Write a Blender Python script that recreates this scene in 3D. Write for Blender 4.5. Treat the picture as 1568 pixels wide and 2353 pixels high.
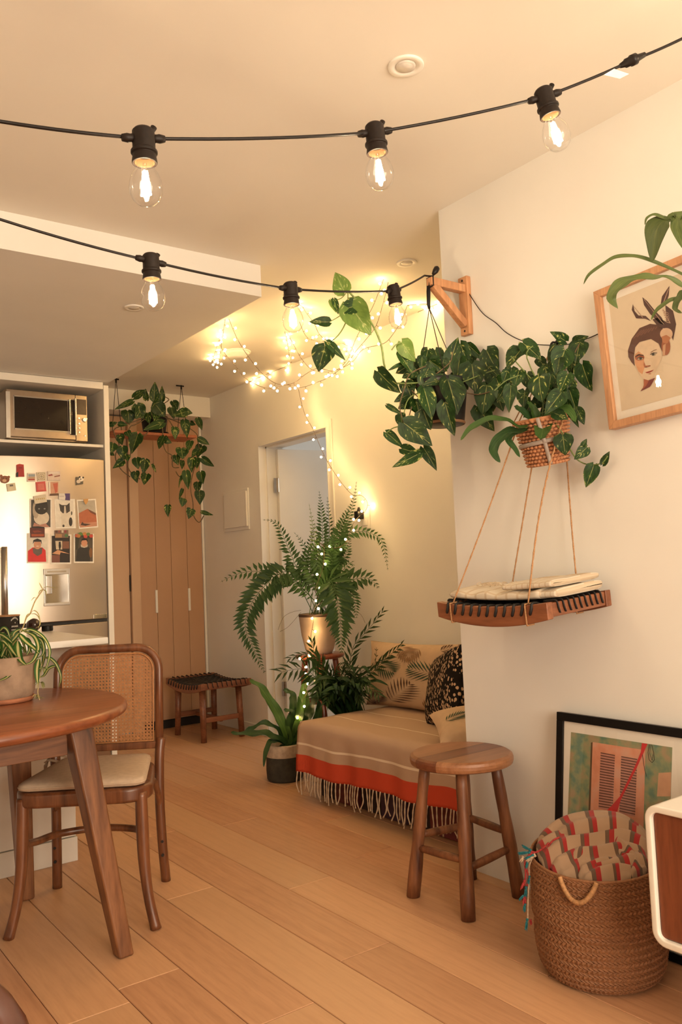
import bpy, bmesh, math, random
from mathutils import Vector, Matrix, Quaternion, noise as mnoise
random.seed(7)
for _o in list(bpy.data.objects): bpy.data.objects.remove(_o)
SC = bpy.context.scene; COL = SC.collection
PI = math.pi
# ------------------------------------------------------------------ camera
IW, IH, FPX = 1568.0, 2353.0, 1911.4
YAW, PIT, ROL = math.radians(36.53177), math.radians(3.98421), math.radians(-2.49404)
CAM = Vector((0, 0, 1.13))
FW = Vector((math.sin(YAW)*math.cos(PIT), math.cos(YAW)*math.cos(PIT), math.sin(PIT)))
_r = Vector((math.cos(YAW), -math.sin(YAW), 0)); _u = _r.cross(FW)
RT = _r*math.cos(ROL) + _u*math.sin(ROL); UP = -_r*math.sin(ROL) + _u*math.cos(ROL)
cd = bpy.data.cameras.new('camera'); cam = bpy.data.objects.new('camera', cd); COL.objects.link(cam)
cam.matrix_world = Matrix(((RT.x, UP.x, -FW.x, CAM.x), (RT.y, UP.y, -FW.y, CAM.y), (RT.z, UP.z, -FW.z, CAM.z), (0, 0, 0, 1)))
cd.sensor_fit = 'AUTO'; cd.sensor_width = 36.0; cd.lens = FPX/IH*36.0; cd.clip_start = 0.05; cd.clip_end = 60
SC.camera = cam
# ------------------------------------------------------------------ view, world
SC.view_settings.view_transform = 'Standard'
try: SC.view_settings.look = 'None'
except Exception: pass
SC.view_settings.exposure = 0.66; SC.view_settings.gamma = 1.0; SC.view_settings.use_curve_mapping = False
wd = bpy.data.worlds.new('world'); SC.world = wd; wd.use_nodes = True
wd.node_tree.nodes['Background'].inputs[0].default_value = (0.55, 0.68, 0.85, 1)
wd.node_tree.nodes['Background'].inputs[1].default_value = 0.2
WARM = (1.0, 0.70, 0.40)
def area(name, loc, target, sx, sy, power, col):
    l = bpy.data.lights.new(name, 'AREA'); l.shape = 'RECTANGLE'; l.size = sx; l.size_y = sy; l.energy = power; l.color = col
    o = bpy.data.objects.new(name, l); COL.objects.link(o); o.location = loc
    o.rotation_euler = (Vector(target)-Vector(loc)).to_track_quat('-Z', 'Y').to_euler(); return o
# dusk light outside the window behind the camera and outside the next room's window
area('window_back_offscreen', (0.9, -1.90, 1.375), (0.9, 5, 1.375), 2.10, 1.65, 106.0, (1.0, 0.82, 0.62))
area('window_next_room_offscreen', (5.72, 4.2, 1.55), (3, 4.2, 1.55), 1.5, 1.4, 20.0, (1.0, 0.97, 0.92))
def point(name, loc, power, col=WARM, rad=0.02):
    l = bpy.data.lights.new(name, 'POINT'); l.energy = power; l.color = col; l.shadow_soft_size = rad
    o = bpy.data.objects.new(name, l); COL.objects.link(o); o.location = loc; return o
# ------------------------------------------------------------------ pixel -> direction (distance always comes from a plane or a depth)
def ray(x, y): return FW + RT*((x-784.0)/FPX) - UP*((y-1176.5)/FPX)
def onz(x, y, z): d = ray(x, y); return CAM + d*((z-CAM.z)/d.z)
def onx(x, y, X): d = ray(x, y); return CAM + d*((X-CAM.x)/d.x)
def ony(x, y, Y): d = ray(x, y); return CAM + d*((Y-CAM.y)/d.y)
def atd(x, y, d): return CAM + ray(x, y)*d
def depth(p): return (Vector(p)-CAM).dot(FW)
# ------------------------------------------------------------------ things
ORG = {}
def tag(o, label, cat, group=None):
    o['label'] = label; o['category'] = cat
    if group: o['group'] = group
    return o
def thing(name, label, cat, loc=(0, 0, 0), group=None):
    o = bpy.data.objects.new(name, None); COL.objects.link(o); o.empty_display_size = 0.05
    o.location = loc; ORG[o] = Matrix.Translation(Vector(loc)); return tag(o, label, cat, group)
def par(o, t):
    """parent o (given in world coordinates) to t"""
    o.parent = t
    M = ORG.get(t)
    if M is None: M = Matrix.Identity(4)
    o.matrix_parent_inverse = M.inverted(); return o
class MB:
    def __init__(s): s.v = []; s.f = []; s.uv = None
    def add(s, vs, fs):
        k = len(s.v); s.v += [Vector(v) for v in vs]; s.f += [tuple(i+k for i in f) for f in fs]; return s
    def box(s, lo, hi, M=None):
        x0, y0, z0 = lo; x1, y1, z1 = hi
        vs = [Vector(p) for p in ((x0,y0,z0),(x1,y0,z0),(x1,y1,z0),(x0,y1,z0),(x0,y0,z1),(x1,y0,z1),(x1,y1,z1),(x0,y1,z1))]
        if M is not None: vs = [M @ v for v in vs]
        return s.add(vs, [(3,2,1,0),(4,5,6,7),(0,1,5,4),(1,2,6,5),(2,3,7,6),(3,0,4,7)])
    def beam(s, a, b, w, h, up=(0,0,1), w2=None, h2=None):
        """rectangular bar from a to b, w across, h along up; w2,h2 at b"""
        a = Vector(a); b = Vector(b); d = (b-a).normalized(); x = d.cross(Vector(up)).normalized(); z = x.cross(d)
        w2 = w if w2 is None else w2; h2 = h if h2 is None else h2
        vs = [a-x*w/2-z*h/2, a+x*w/2-z*h/2, a+x*w/2+z*h/2, a-x*w/2+z*h/2, b-x*w2/2-z*h2/2, b+x*w2/2-z*h2/2, b+x*w2/2+z*h2/2, b-x*w2/2+z*h2/2]
        return s.add(vs, [(0,1,2,3),(7,6,5,4),(0,4,5,1),(1,5,6,2),(2,6,7,3),(3,7,4,0)])
    def tube(s, pts, r, n=8, cap=True, sq=1.0, up0=None):
        pts = [Vector(p) for p in pts]; m = len(pts)
        rs = r if isinstance(r, (list, tuple)) else [r]*m
        t0 = (pts[1]-pts[0]).normalized()
        up = Vector(up0) if up0 else (Vector((0,0,1)) if abs(t0.z) < .9 else Vector((1,0,0)))
        x = t0.cross(up).normalized(); k = len(s.v)
        for i in range(m):
            t = (pts[min(i+1,m-1)]-pts[max(i-1,0)])
            if t.length < 1e-9: t = t0
            t = t.normalized(); x = (x - t*x.dot(t))
            x = x.normalized() if x.length > 1e-6 else t.orthogonal().normalized()
            y = t.cross(x)
            for j in range(n):
                a = 2*PI*j/n; s.v.append(pts[i] + (x*math.cos(a) + y*math.sin(a)*sq)*rs[i])
        for i in range(m-1):
            for j in range(n):
                j2 = (j+1) % n; s.f.append((k+i*n+j, k+i*n+j2, k+(i+1)*n+j2, k+(i+1)*n+j))
        if cap:
            s.f.append(tuple(k+j for j in range(n))[::-1]); s.f.append(tuple(k+(m-1)*n+j for j in range(n)))
        return s
    def lathe(s, prof, n=32, M=None, c=(0,0,0), cap0=False, cap1=False):
        k = len(s.v); c = Vector(c)
        for r, z in prof:
            for j in range(n):
                a = 2*PI*j/n; p = Vector((r*math.cos(a), r*math.sin(a), z))
                s.v.append((M @ p if M is not None else p) + c)
        for i in range(len(prof)-1):
            for j in range(n):
                j2 = (j+1) % n; s.f.append((k+i*n+j, k+i*n+j2, k+(i+1)*n+j2, k+(i+1)*n+j))
        if cap0: s.f.append(tuple(k+j for j in range(n))[::-1])
        if cap1: s.f.append(tuple(k+(len(prof)-1)*n+j for j in range(n)))
        return s
    def grid(s, fn, nu, nv, closeu=False):
        k = len(s.v)
        for i in range(nu):
            for j in range(nv): s.v.append(Vector(fn(i/(nu-1) if not closeu else i/nu, j/(nv-1))))
        for i in range(nu if closeu else nu-1):
            i2 = (i+1) % nu
            for j in range(nv-1): s.f.append((k+i*nv+j, k+i2*nv+j, k+i2*nv+j+1, k+i*nv+j+1))
        return s
    def poly(s, pts): 
        k = len(s.v); s.v += [Vector(p) for p in pts]; s.f.append(tuple(range(k, k+len(pts)))); return s
    def prism(s, pts, ext):
        """polygon pts (3D, planar) extruded by vector ext"""
        n = len(pts); e = Vector(ext); vs = [Vector(p) for p in pts]; vs += [v+e for v in vs]
        return s.add(vs, [tuple(range(n))[::-1], tuple(range(n, 2*n))] + [(i, (i+1) % n, n+(i+1) % n, n+i) for i in range(n)])
    def mesh(s, name, smooth=False, fix=True):
        me = bpy.data.meshes.new(name); me.from_pydata([tuple(v) for v in s.v], [], s.f)
        if fix:
            bm = bmesh.new(); bm.from_mesh(me); bmesh.ops.recalc_face_normals(bm, faces=bm.faces); bm.to_mesh(me); bm.free()
        if smooth:
            for p in me.polygons: p.use_smooth = True
        me.update(); return me
    def build(s, name, mat, parent=None, smooth=False, bevel=0, seg=2, origin=None, fix=True, solid=0, sub=0, ang=35):
        if origin is not None:
            oo = Vector(origin); s.v = [v-oo for v in s.v]
        me = s.mesh(name, smooth, fix)
        if mat is not None: me.materials.append(mat)
        o = bpy.data.objects.new(name, me); COL.objects.link(o)
        if origin is not None: o.location = origin; ORG[o] = Matrix.Translation(oo)
        if solid:
            m = o.modifiers.new('s', 'SOLIDIFY'); m.thickness = solid; m.offset = 0
        if bevel:
            m = o.modifiers.new('b', 'BEVEL'); m.width = bevel; m.segments = seg; m.limit_method = 'ANGLE'; m.angle_limit = math.radians(ang)
            for p in me.polygons: p.use_smooth = True
            w = o.modifiers.new('w', 'WEIGHTED_NORMAL'); w.keep_sharp = True
        if sub:
            m = o.modifiers.new('u', 'SUBSURF'); m.levels = sub; m.render_levels = sub
        if parent is not None: par(o, parent)
        return o
def struct(o): o['kind'] = 'structure'; return o
def stuff(o): o['kind'] = 'stuff'; return o
def crom(pts, n=6):
    """Catmull-Rom resample"""
    P = [Vector(p) for p in pts]; out = []
    for i in range(len(P)-1):
        p0 = P[max(i-1,0)]; p1 = P[i]; p2 = P[i+1]; p3 = P[min(i+2,len(P)-1)]
        for k in range(n):
            t = k/n
            out.append(0.5*((2*p1) + (p2-p0)*t + (2*p0-5*p1+4*p2-p3)*t*t + (3*p1-p0-3*p2+p3)*t*t*t))
    out.append(P[-1]); return out
def sag(a, b, drop, n=12):
    a = Vector(a); b = Vector(b)
    return [a.lerp(b, i/n) - Vector((0,0,4*drop*(i/n)*(1-i/n))) for i in range(n+1)]
# ------------------------------------------------------------------ materials
MAT = {}
def nodes(name):
    m = bpy.data.materials.new(name); m.use_nodes = True; nt = m.node_tree; MAT[name] = m
    return m, nt, nt.nodes['Principled BSDF'], nt.nodes.new, nt.links.new
def c4(c): return (c[0], c[1], c[2], 1)
def srgb(r, g, b): 
    f = lambda c: (c/255/12.92) if c/255 <= .04045 else ((c/255+.055)/1.055)**2.4
    return (f(r), f(g), f(b))
def plain(name, col, rough=0.5, metal=0, var=0.12, scale=30, bump=0.0, bscale=200, spec=0.5, coat=0, rnd=0.0, sub=0, trans=0):
    """principled with a soft noise variation of colour and fine relief"""
    m, nt, b, N, L = nodes(name)
    tc = N('ShaderNodeTexCoord'); nz = N('ShaderNodeTexNoise'); nz.inputs['Scale'].default_value = scale; nz.inputs['Detail'].default_value = 4
    L(tc.outputs['Object'], nz.inputs['Vector'])
    cr = N('ShaderNodeValToRGB'); cr.color_ramp.elements[0].color = c4([c*(1-var) for c in col]); cr.color_ramp.elements[1].color = c4([min(1, c*(1+var)) for c in col])
    cr.color_ramp.elements[0].position = .3; cr.color_ramp.elements[1].position = .7
    L(nz.outputs['Fac'], cr.inputs['Fac']); out = cr.outputs['Color']
    if rnd:
        oi = N('ShaderNodeObjectInfo'); hs = N('ShaderNodeHueSaturation'); mr = N('ShaderNodeMapRange'); mr.inputs[3].default_value = 1-rnd; mr.inputs[4].default_value = 1+rnd
        L(oi.outputs['Random'], mr.inputs[0]); L(mr.outputs[0], hs.inputs['Value']); L(out, hs.inputs['Color']); out = hs.outputs['Color']
    L(out, b.inputs['Base Color'])
    b.inputs['Roughness'].default_value = rough; b.inputs['Metallic'].default_value = metal; b.inputs['Specular IOR Level'].default_value = spec
    if coat: b.inputs['Coat Weight'].default_value = coat; b.inputs['Coat Roughness'].default_value = .15
    if bump:
        n2 = N('ShaderNodeTexNoise'); n2.inputs['Scale'].default_value = bscale; n2.inputs['Detail'].default_value = 3; L(tc.outputs['Object'], n2.inputs['Vector'])
        bp = N('ShaderNodeBump'); bp.inputs['Strength'].default_value = bump; bp.inputs['Distance'].default_value = .002; L(n2.outputs['Fac'], bp.inputs['Height']); L(bp.outputs[0], b.inputs['Normal'])
    return m
def wood(name, c1, c2, axis='Z', scale=14, stretch=12, rough=0.45, bump=0.15, rnd=0.0, dark=None, coat=0, knots=0.0, rings=True, ringf=.4, poref=.45, tint=None):
    m, nt, b, N, L = nodes(name)
    tc = N('ShaderNodeTexCoord'); mp = N('ShaderNodeMapping'); sc = [scale]*3; sc['XYZ'.index(axis)] = scale/stretch
    mp.inputs['Scale'].default_value = sc
    oi = N('ShaderNodeObjectInfo'); cx = N('ShaderNodeCombineXYZ'); mu = N('ShaderNodeMath'); mu.operation = 'MULTIPLY'; mu.inputs[1].default_value = 37.0
    L(oi.outputs['Random'], mu.inputs[0]); [L(mu.outputs[0], cx.inputs[i]) for i in range(3)]
    L(tc.outputs['Object'], mp.inputs['Vector']); L(cx.outputs[0], mp.inputs['Location'])
    nz = N('ShaderNodeTexNoise'); nz.inputs['Scale'].default_value = 1; nz.inputs['Detail'].default_value = 6; nz.inputs['Distortion'].default_value = 1.2; L(mp.outputs[0], nz.inputs['Vector'])
    cr = N('ShaderNodeValToRGB'); e = cr.color_ramp.elements; e[0].color = c4(c1); e[1].color = c4(c2); e[0].position = .34; e[1].position = .64
    if dark: k = e.new(.28); k.color = c4(dark)
    L(nz.outputs['Fac'], cr.inputs['Fac']); out = cr.outputs['Color']
    # fine pores
    n2 = N('ShaderNodeTexNoise'); n2.inputs['Scale'].default_value = 9; n2.inputs['Detail'].default_value = 3; L(mp.outputs[0], n2.inputs['Vector'])
    r2 = N('ShaderNodeValToRGB'); r2.color_ramp.elements[0].color = (.55,.5,.46,1); r2.color_ramp.elements[1].color = (1,1,1,1); r2.color_ramp.elements[0].position = .3; r2.color_ramp.elements[1].position = .55
    L(n2.outputs['Fac'], r2.inputs['Fac'])
    mx = N('ShaderNodeMix'); mx.data_type = 'RGBA'; mx.blend_type = 'MULTIPLY'; mx.inputs['Factor'].default_value = poref; L(out, mx.inputs['A']); L(r2.outputs['Color'], mx.inputs['B']); out = mx.outputs['Result']
    if rings:
        wv = N('ShaderNodeTexWave'); wv.wave_type = 'BANDS'; wv.bands_direction = 'X' if axis != 'X' else 'Y'; wv.inputs['Scale'].default_value = .55; wv.inputs['Distortion'].default_value = 9; wv.inputs['Detail'].default_value = 3; wv.inputs['Detail Scale'].default_value = .7
        L(mp.outputs[0], wv.inputs['Vector']); r3 = N('ShaderNodeValToRGB'); r3.color_ramp.elements[0].color = (.62,.55,.5,1); r3.color_ramp.elements[1].color = (1,1,1,1); r3.color_ramp.elements[1].position = .35
        L(wv.outputs['Fac'], r3.inputs['Fac']); mr = N('ShaderNodeMix'); mr.data_type = 'RGBA'; mr.blend_type = 'MULTIPLY'; mr.inputs['Factor'].default_value = ringf
        L(out, mr.inputs['A']); L(r3.outputs['Color'], mr.inputs['B']); out = mr.outputs['Result']
    if tint:
        wn = N('ShaderNodeTexWhiteNoise'); wn.noise_dimensions = '1D'; L(mu.outputs[0], wn.inputs['W']); tm = N('ShaderNodeMix'); tm.data_type = 'RGBA'; t2 = N('ShaderNodeMath'); t2.operation = 'MULTIPLY'; t2.inputs[1].default_value = .6; L(wn.outputs['Value'], t2.inputs[0]); L(t2.outputs[0], tm.inputs['Factor']); L(out, tm.inputs['A']); tm.inputs['B'].default_value = c4(tint); out = tm.outputs['Result']
    if rnd:
        hs = N('ShaderNodeHueSaturation'); q = N('ShaderNodeMapRange'); q.inputs[3].default_value = 1-rnd; q.inputs[4].default_value = 1+rnd
        L(oi.outputs['Random'], q.inputs[0]); L(q.outputs[0], hs.inputs['Value']); L(out, hs.inputs['Color']); out = hs.outputs['Color']
    L(out, b.inputs['Base Color']); b.inputs['Roughness'].default_value = rough
    if coat: b.inputs['Coat Weight'].default_value = coat; b.inputs['Coat Roughness'].default_value = .2
    if bump:
        bp = N('ShaderNodeBump'); bp.inputs['Strength'].default_value = bump; bp.inputs['Distance'].default_value = .001; L(n2.outputs['Fac'], bp.inputs['Height']); L(bp.outputs[0], b.inputs['Normal'])
    return m
def emis(name, col, strength):
    m, nt, b, N, L = nodes(name)
    b.inputs['Base Color'].default_value = c4(col); b.inputs['Emission Color'].default_value = c4(col); b.inputs['Emission Strength'].default_value = strength; return m
M_WALL = plain('wall_paint', (.80, .78, .735), .75, var=.025, scale=2.5, bump=.06, bscale=260, spec=.25)
M_CEIL = plain('ceiling_paint', (.80, .76, .69), .85, var=.02, scale=2, bump=.03, bscale=200, spec=.15)
M_WHITE = plain('white_lacquer', (.80, .77, .72), .35, var=.02, scale=6)
M_TRIM = plain('trim_paint', (.82, .79, .73), .4, var=.02, scale=5)
M_BLACK = plain('black_plastic', (.006, .005, .005), .45, var=.3, scale=60, spec=.25)
M_RUBBER = plain('black_rubber_cord', (.009, .006, .005), .40, var=.3, scale=80, spec=.3)
M_DARK = plain('dark_finish', (.02, .014, .01), .8)  # own dark finish of plinth, hinge, screws, plugs and cabinet back
M_CHROME = plain('chrome', (.75, .74, .72), .12, metal=1, var=.03)
M_STEELEDGE = plain('satin_steel', (.62, .60, .57), .3, metal=1, var=.06)
M_JUTE = plain('jute_rope', (.42, .22, .10), .85, var=.3, scale=300, bump=.6, bscale=900)
# ================================================================== SHARED BUILDERS FOR PRINTS, RIBBONS AND LEAVES
def crop(x0, y0, s): return lambda x, y: (x0+x/s, y0+y/s)
def col(name, rgb, rough=.6):
    return MAT.get(name) or plain(name, rgb, rough, var=.08, scale=40)
def flat(name, pts, pl, off, mat, parent):
    """flat print shape: pixel outline carried onto the plane pl(x,y), lifted by off towards the room"""
    return MB().poly([pl(x, y)+off for x, y in pts]).build(name, mat, parent, fix=False)
def ell(cx, cy, rx, ry, n=18, a=0):
    ca, sa = math.cos(a), math.sin(a)
    return [(cx+rx*math.cos(t)*ca-ry*math.sin(t)*sa, cy+rx*math.cos(t)*sa+ry*math.sin(t)*ca) for t in [2*PI*i/n for i in range(n)]]
def rect(x0, y0, x1, y1): return [(x0, y0), (x1, y0), (x1, y1), (x0, y1)]
def uvmesh(name, grid, mat, smooth=True):
    """grid[i][j]: i along, j across, with uv (across, along)"""
    ni, nj = len(grid), len(grid[0])
    me = bpy.data.meshes.new(name)
    me.from_pydata([tuple(p) for row in grid for p in row], [], [(i*nj+j, i*nj+j+1, (i+1)*nj+j+1, (i+1)*nj+j) for i in range(ni-1) for j in range(nj-1)])
    uv = me.uv_layers.new(name='UVMap'); k = 0
    for p in me.polygons:
        p.use_smooth = smooth
        for li in p.loop_indices:
            vi = me.loops[li].vertex_index; uv.data[li].uv = ((vi % nj)/(nj-1), (vi//nj)/(ni-1))
    if mat: me.materials.append(mat)
    me.update(); return me
def ribbon(name, pts, w, mat, parent, nrm=None, prof=None, fold=.18, wav=0, n=5, tw=0):
    """strap leaf along the curve pts (world), width w, gutter fold"""
    P = crom(pts, n); m = len(P); g = []
    prof = prof or (lambda t: (min(1, t*4+.25))*(1-t**2.2)**.75+.02)
    ph = random.random()*6
    for i, p in enumerate(P):
        t = i/(m-1); d = (P[min(i+1,m-1)]-P[max(i-1,0)]).normalized()
        nn = Vector(nrm) if nrm is not None else (CAM-p).normalized()*.7+Vector((0,0,.7))
        x = d.cross(nn)
        x = x.normalized() if x.length > 1e-4 else d.orthogonal().normalized()
        z = x.cross(d)
        if tw: q = Quaternion(d, tw*t); x = q @ x; z = q @ z
        hw = w*.5*prof(t); row = []
        for j in range(5):
            u = (j-2)/2
            o = abs(u)*fold*hw*2 + (wav*w*math.sin(t*26+ph+(2 if u > 0 else 0))*abs(u) if wav else 0)
            row.append(p + x*u*hw + z*o)
        g.append(row)
    me = uvmesh(name, g, mat); o = bpy.data.objects.new(name, me); COL.objects.link(o)
    return par(o, parent) if parent is not None else o
def leafmat(name, dark, mid, light, vari=.62, mode='pothos', rough=.38):
    """procedural leaf: midrib and side veins from the leaf's own uv, pale blotches, per-leaf variation"""
    m, nt, b, N, L = nodes(name)
    uv = N('ShaderNodeUVMap'); sp = N('ShaderNodeSeparateXYZ'); L(uv.outputs[0], sp.inputs[0])
    oi = N('ShaderNodeObjectInfo')
    def math_(op, a, bb=None, c=None):
        q = N('ShaderNodeMath'); q.operation = op
        for i, v in enumerate((a, bb, c)):
            if v is None: continue
            if isinstance(v, (int, float)): q.inputs[i].default_value = v
            else: L(v, q.inputs[i])
        return q.outputs[0]
    a = math_('ABSOLUTE', math_('SUBTRACT', sp.outputs[0], .5))       # 0 at midrib .5 at edge
    mp = N('ShaderNodeCombineXYZ'); L(math_('MULTIPLY', a, 5.0), mp.inputs[0])
    L(math_('SUBTRACT', math_('MULTIPLY', sp.outputs[1], 7.0), math_('MULTIPLY', a, 6.0)), mp.inputs[1]); L(math_('MULTIPLY', oi.outputs['Random'], 50.0), mp.inputs[2])
    nz = N('ShaderNodeTexNoise'); nz.inputs['Scale'].default_value = 1.0; nz.inputs['Detail'].default_value = 3; L(mp.outputs[0], nz.inputs['Vector'])
    cr = N('ShaderNodeValToRGB'); e = cr.color_ramp.elements; e[0].position = .35; e[0].color = c4(dark); e[1].position = .55; e[1].color = c4(mid)
    k = e.new(vari); k.color = c4(mid); k = e.new(min(.99, vari+.05)); k.color = c4(light)
    L(nz.outputs['Fac'], cr.inputs['Fac']); out = cr.outputs['Color']
    if mode == 'stripe':
        c2 = N('ShaderNodeValToRGB'); e = c2.color_ramp.elements; e[0].position = .13; e[0].color = c4(light); e[1].position = .19; e[1].color = c4(mid); q = e.new(.46); q.color = c4(dark); q = e.new(.5); q.color = c4(mid)
        L(a, c2.inputs['Fac']); out = c2.outputs['Color']
    # pale midrib
    md = N('ShaderNodeMix'); md.data_type = 'RGBA'; L(math_('MULTIPLY', math_('LESS_THAN', a, .018 if mode != 'stripe' else 0.0), .55), md.inputs['Factor']); L(out, md.inputs['A']); md.inputs['B'].default_value = c4(light); out = md.outputs['Result']
    hs = N('ShaderNodeHueSaturation'); mr = N('ShaderNodeMapRange'); mr.inputs[3].default_value = .75; mr.inputs[4].default_value = 1.3; L(oi.outputs['Random'], mr.inputs[0]); L(mr.outputs[0], hs.inputs['Value']); L(out, hs.inputs['Color']); out = hs.outputs['Color']
    L(out, b.inputs['Base Color']); b.inputs['Roughness'].default_value = rough; b.inputs['Specular IOR Level'].default_value = .35
    # thin leaves let a little light through
    tl = N('ShaderNodeBsdfTranslucent'); L(out, tl.inputs[0]); mx = N('ShaderNodeMixShader'); mx.inputs[0].default_value = .22
    L(b.outputs[0], mx.inputs[1]); L(tl.outputs[0], mx.inputs[2]); L(mx.outputs[0], nt.nodes['Material Output'].inputs[0])
    wv = N('ShaderNodeTexWave'); wv.inputs['Scale'].default_value = 1.1; L(mp.outputs[0], wv.inputs['Vector']); wv.bands_direction = 'Y'
    bp = N('ShaderNodeBump'); bp.inputs['Strength'].default_value = .25; bp.inputs['Distance'].default_value = .002; L(wv.outputs['Fac'], bp.inputs['Height']); L(bp.outputs[0], b.inputs['Normal'])
    return m
M_POTHOS = leafmat('pothos_leaf', (.008, .030, .006), (.020, .060, .011), (.42, .43, .13), .625)
M_POTHOS_PALE = leafmat('pothos_leaf_young', (.13, .24, .045), (.18, .30, .06), (.50, .55, .22), .62)
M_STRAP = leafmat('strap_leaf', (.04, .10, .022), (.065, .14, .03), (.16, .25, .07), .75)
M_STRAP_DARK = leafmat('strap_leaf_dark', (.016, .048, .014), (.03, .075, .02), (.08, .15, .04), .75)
M_OLIVE = leafmat('olive_strap_leaf', (.055, .085, .022), (.085, .115, .030), (.16, .19, .06), .7)
M_SPIDER = leafmat('spider_leaf', (.022, .085, .012), (.045, .135, .022), (.55, .50, .22), .9, 'stripe')
M_STEM = plain('green_stem', (.14, .20, .05), .5, var=.3, scale=60)
M_STEMB = plain('brown_stem', (.11, .07, .03), .6, var=.3, scale=60)
M_SOIL = plain('potting_soil', (.03, .018, .010), .95, var=.5, scale=120, bump=1, bscale=300)
# heart-shaped leaf, length 1 along +Y, width about 0.8 along X, facing +Z; a few bent variants share their mesh
def heart_mesh(cup, curl, wav, seed):
    rnd = random.Random(seed); ph = rnd.random()*6; g = []
    NU, NV = 11, 9
    for i in range(NU):
        t = i/(NU-1)
        hw = .50*(max(0.0, math.sin(PI*(t*.96+.04)**.62))**.85)*(1-.12*t) if 0 < t < 1 else (.10 if t == 0 else 0.0)
        row = []
        for j in range(NV):
            u = (j-NV//2)/(NV//2)
            back = .13*abs(u)**1.5*max(0, 1-t*3.2)      # rounded lobes reach behind the stalk
            x = u*hw; y = t-back
            z = cup*abs(u)*hw - curl*t*t + wav*math.sin(6*t+ph)*u*hw*.5 + .03*math.sin(9*t+ph*2)*abs(u)
            row.append((x, y, z))
        g.append(row)
    return g
HEART = [heart_mesh(*a) for a in ((.22, .16, .2, 1), (.12, .30, -.15, 2), (.34, .10, .25, 3), (.05, .22, .1, 4), (.28, .38, -.2, 5))]
HMESH = {}
def heart(parent, base, tip, wid, mat, nrm=None, k=None, jit=.45, name='leaf'):
    base = Vector(base); tip = Vector(tip); y = tip-base; Ln = y.length; y.normalize()
    n = Vector(nrm) if nrm is not None else (CAM-base).normalized()
    n = n + Vector((random.uniform(-jit, jit), random.uniform(-jit, jit), random.uniform(-jit, jit)+.12))
    x = y.cross(n).normalized(); z = x.cross(y)
    k = random.randrange(len(HEART)) if k is None else k
    key = (k, mat.name)
    if key not in HMESH: HMESH[key] = uvmesh(name, HEART[k], mat)
    o = bpy.data.objects.new(name, HMESH[key]); COL.objects.link(o)
    sx = wid/.86; zz = (sx+Ln)/2
    M = Matrix(((x.x*sx, y.x*Ln, z.x*zz, base.x), (x.y*sx, y.y*Ln, z.y*zz, base.y), (x.z*sx, y.z*Ln, z.z*zz, base.z), (0, 0, 0, 1)))
    T = ORG[parent]; o.parent = parent; o.matrix_world = M
    loc, rot, sc_ = (T.inverted() @ M).decompose(); o.location = loc; o.rotation_mode = 'QUATERNION'; o.rotation_quaternion = rot; o.scale = sc_
    return o
def stem(parent, pts, r, mat=None, name='vine', n=4):
    return MB().tube(crom(pts, n), r, 6).build(name, mat or M_STEM, parent, smooth=True)
# ================================================================== THE ROOM
XW, YC, ZC, XS, YE = 2.237, 2.292, 2.516, 3.03, 5.93     # right wall, its corner, ceiling, sofa wall, hall end
X0, Y0 = -1.75, -1.75
def wallbox(name, lo, hi, mat=None, bevel=0): return struct(MB().box(lo, hi).build(name, mat or M_WALL, bevel=bevel))
floor_base = struct(MB().box((X0-.1, Y0-.1, -.06), (5.6, 6.1, -.0145)).build('floor', plain('subfloor', (.16, .08, .045), .8), origin=(0,0,0)))
ORG[floor_base] = Matrix.Identity(4)
M_PLANK = wood('oak_plank', (.49, .255, .135), (.55, .292, .158), 'Y', 15, 10, .40, .08, rnd=.08, rings=True, ringf=.22, poref=.25, tint=(.62, .385, .21))
# planks: rows 0.1865 m wide parallel to the right wall, joints where the photograph shows them
PW = 0.1865; XR0 = 1.0655
known = {3: [2.605], 2: [2.04], 0: [1.90], -1: [2.318]}
plank_mesh = {}
def plank(x, y0, y1):
    w = PW-.0022; l = y1-y0-.0022; key = round(l, 3)
    if key not in plank_mesh:
        b = .0016; hw, hl = w/2, l/2
        me = MB().add([(-hw,-hl,-.014),(hw,-hl,-.014),(hw,hl,-.014),(-hw,hl,-.014),(-hw,-hl,-b),(hw,-hl,-b),(hw,hl,-b),(-hw,hl,-b),(-hw+b,-hl+b,0),(hw-b,-hl+b,0),(hw-b,hl-b,0),(-hw+b,hl-b,0)],
             [(3,2,1,0),(0,1,5,4),(1,2,6,5),(2,3,7,6),(3,0,4,7),(4,5,9,8),(5,6,10,9),(6,7,11,10),(7,4,8,11),(8,9,10,11)]).mesh('plank')
        me.materials.append(M_PLANK); plank_mesh[key] = me
    o = bpy.data.objects.new('plank', plank_mesh[key]); COL.objects.link(o); o.location = (x, (y0+y1)/2, 0); o.parent = floor_base
lens = (1.86, 2.04, 1.5, 2.04, 1.72)
for i in range(-15, 12):
    xc = XR0 + (i+.5)*PW
    if xc > XS+.02 or xc < X0: continue
    j0 = known.get(i, [Y0 + (i*0.83 % 1.9) + .2])[0]; cuts = [j0]; k = abs(i)
    while cuts[-1] < YE: cuts.append(cuts[-1]+lens[k % 5]); k += 1
    while cuts[0] > Y0: cuts.insert(0, cuts[0]-lens[k % 5]); k += 1
    for a, b in zip(cuts, cuts[1:]):
        a = max(a, Y0-.05); b = min(b, YE)
        if b-a > .05 and not (xc > XW+.12 and b < YC): plank(xc, a, b)
wallbox('ceiling', (X0-.1, Y0-.1, ZC), (5.6, 6.2, ZC+.1), M_CEIL)
wallbox('wall_right', (XW, Y0-.1, -.06), (3.25, YC, ZC))
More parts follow.
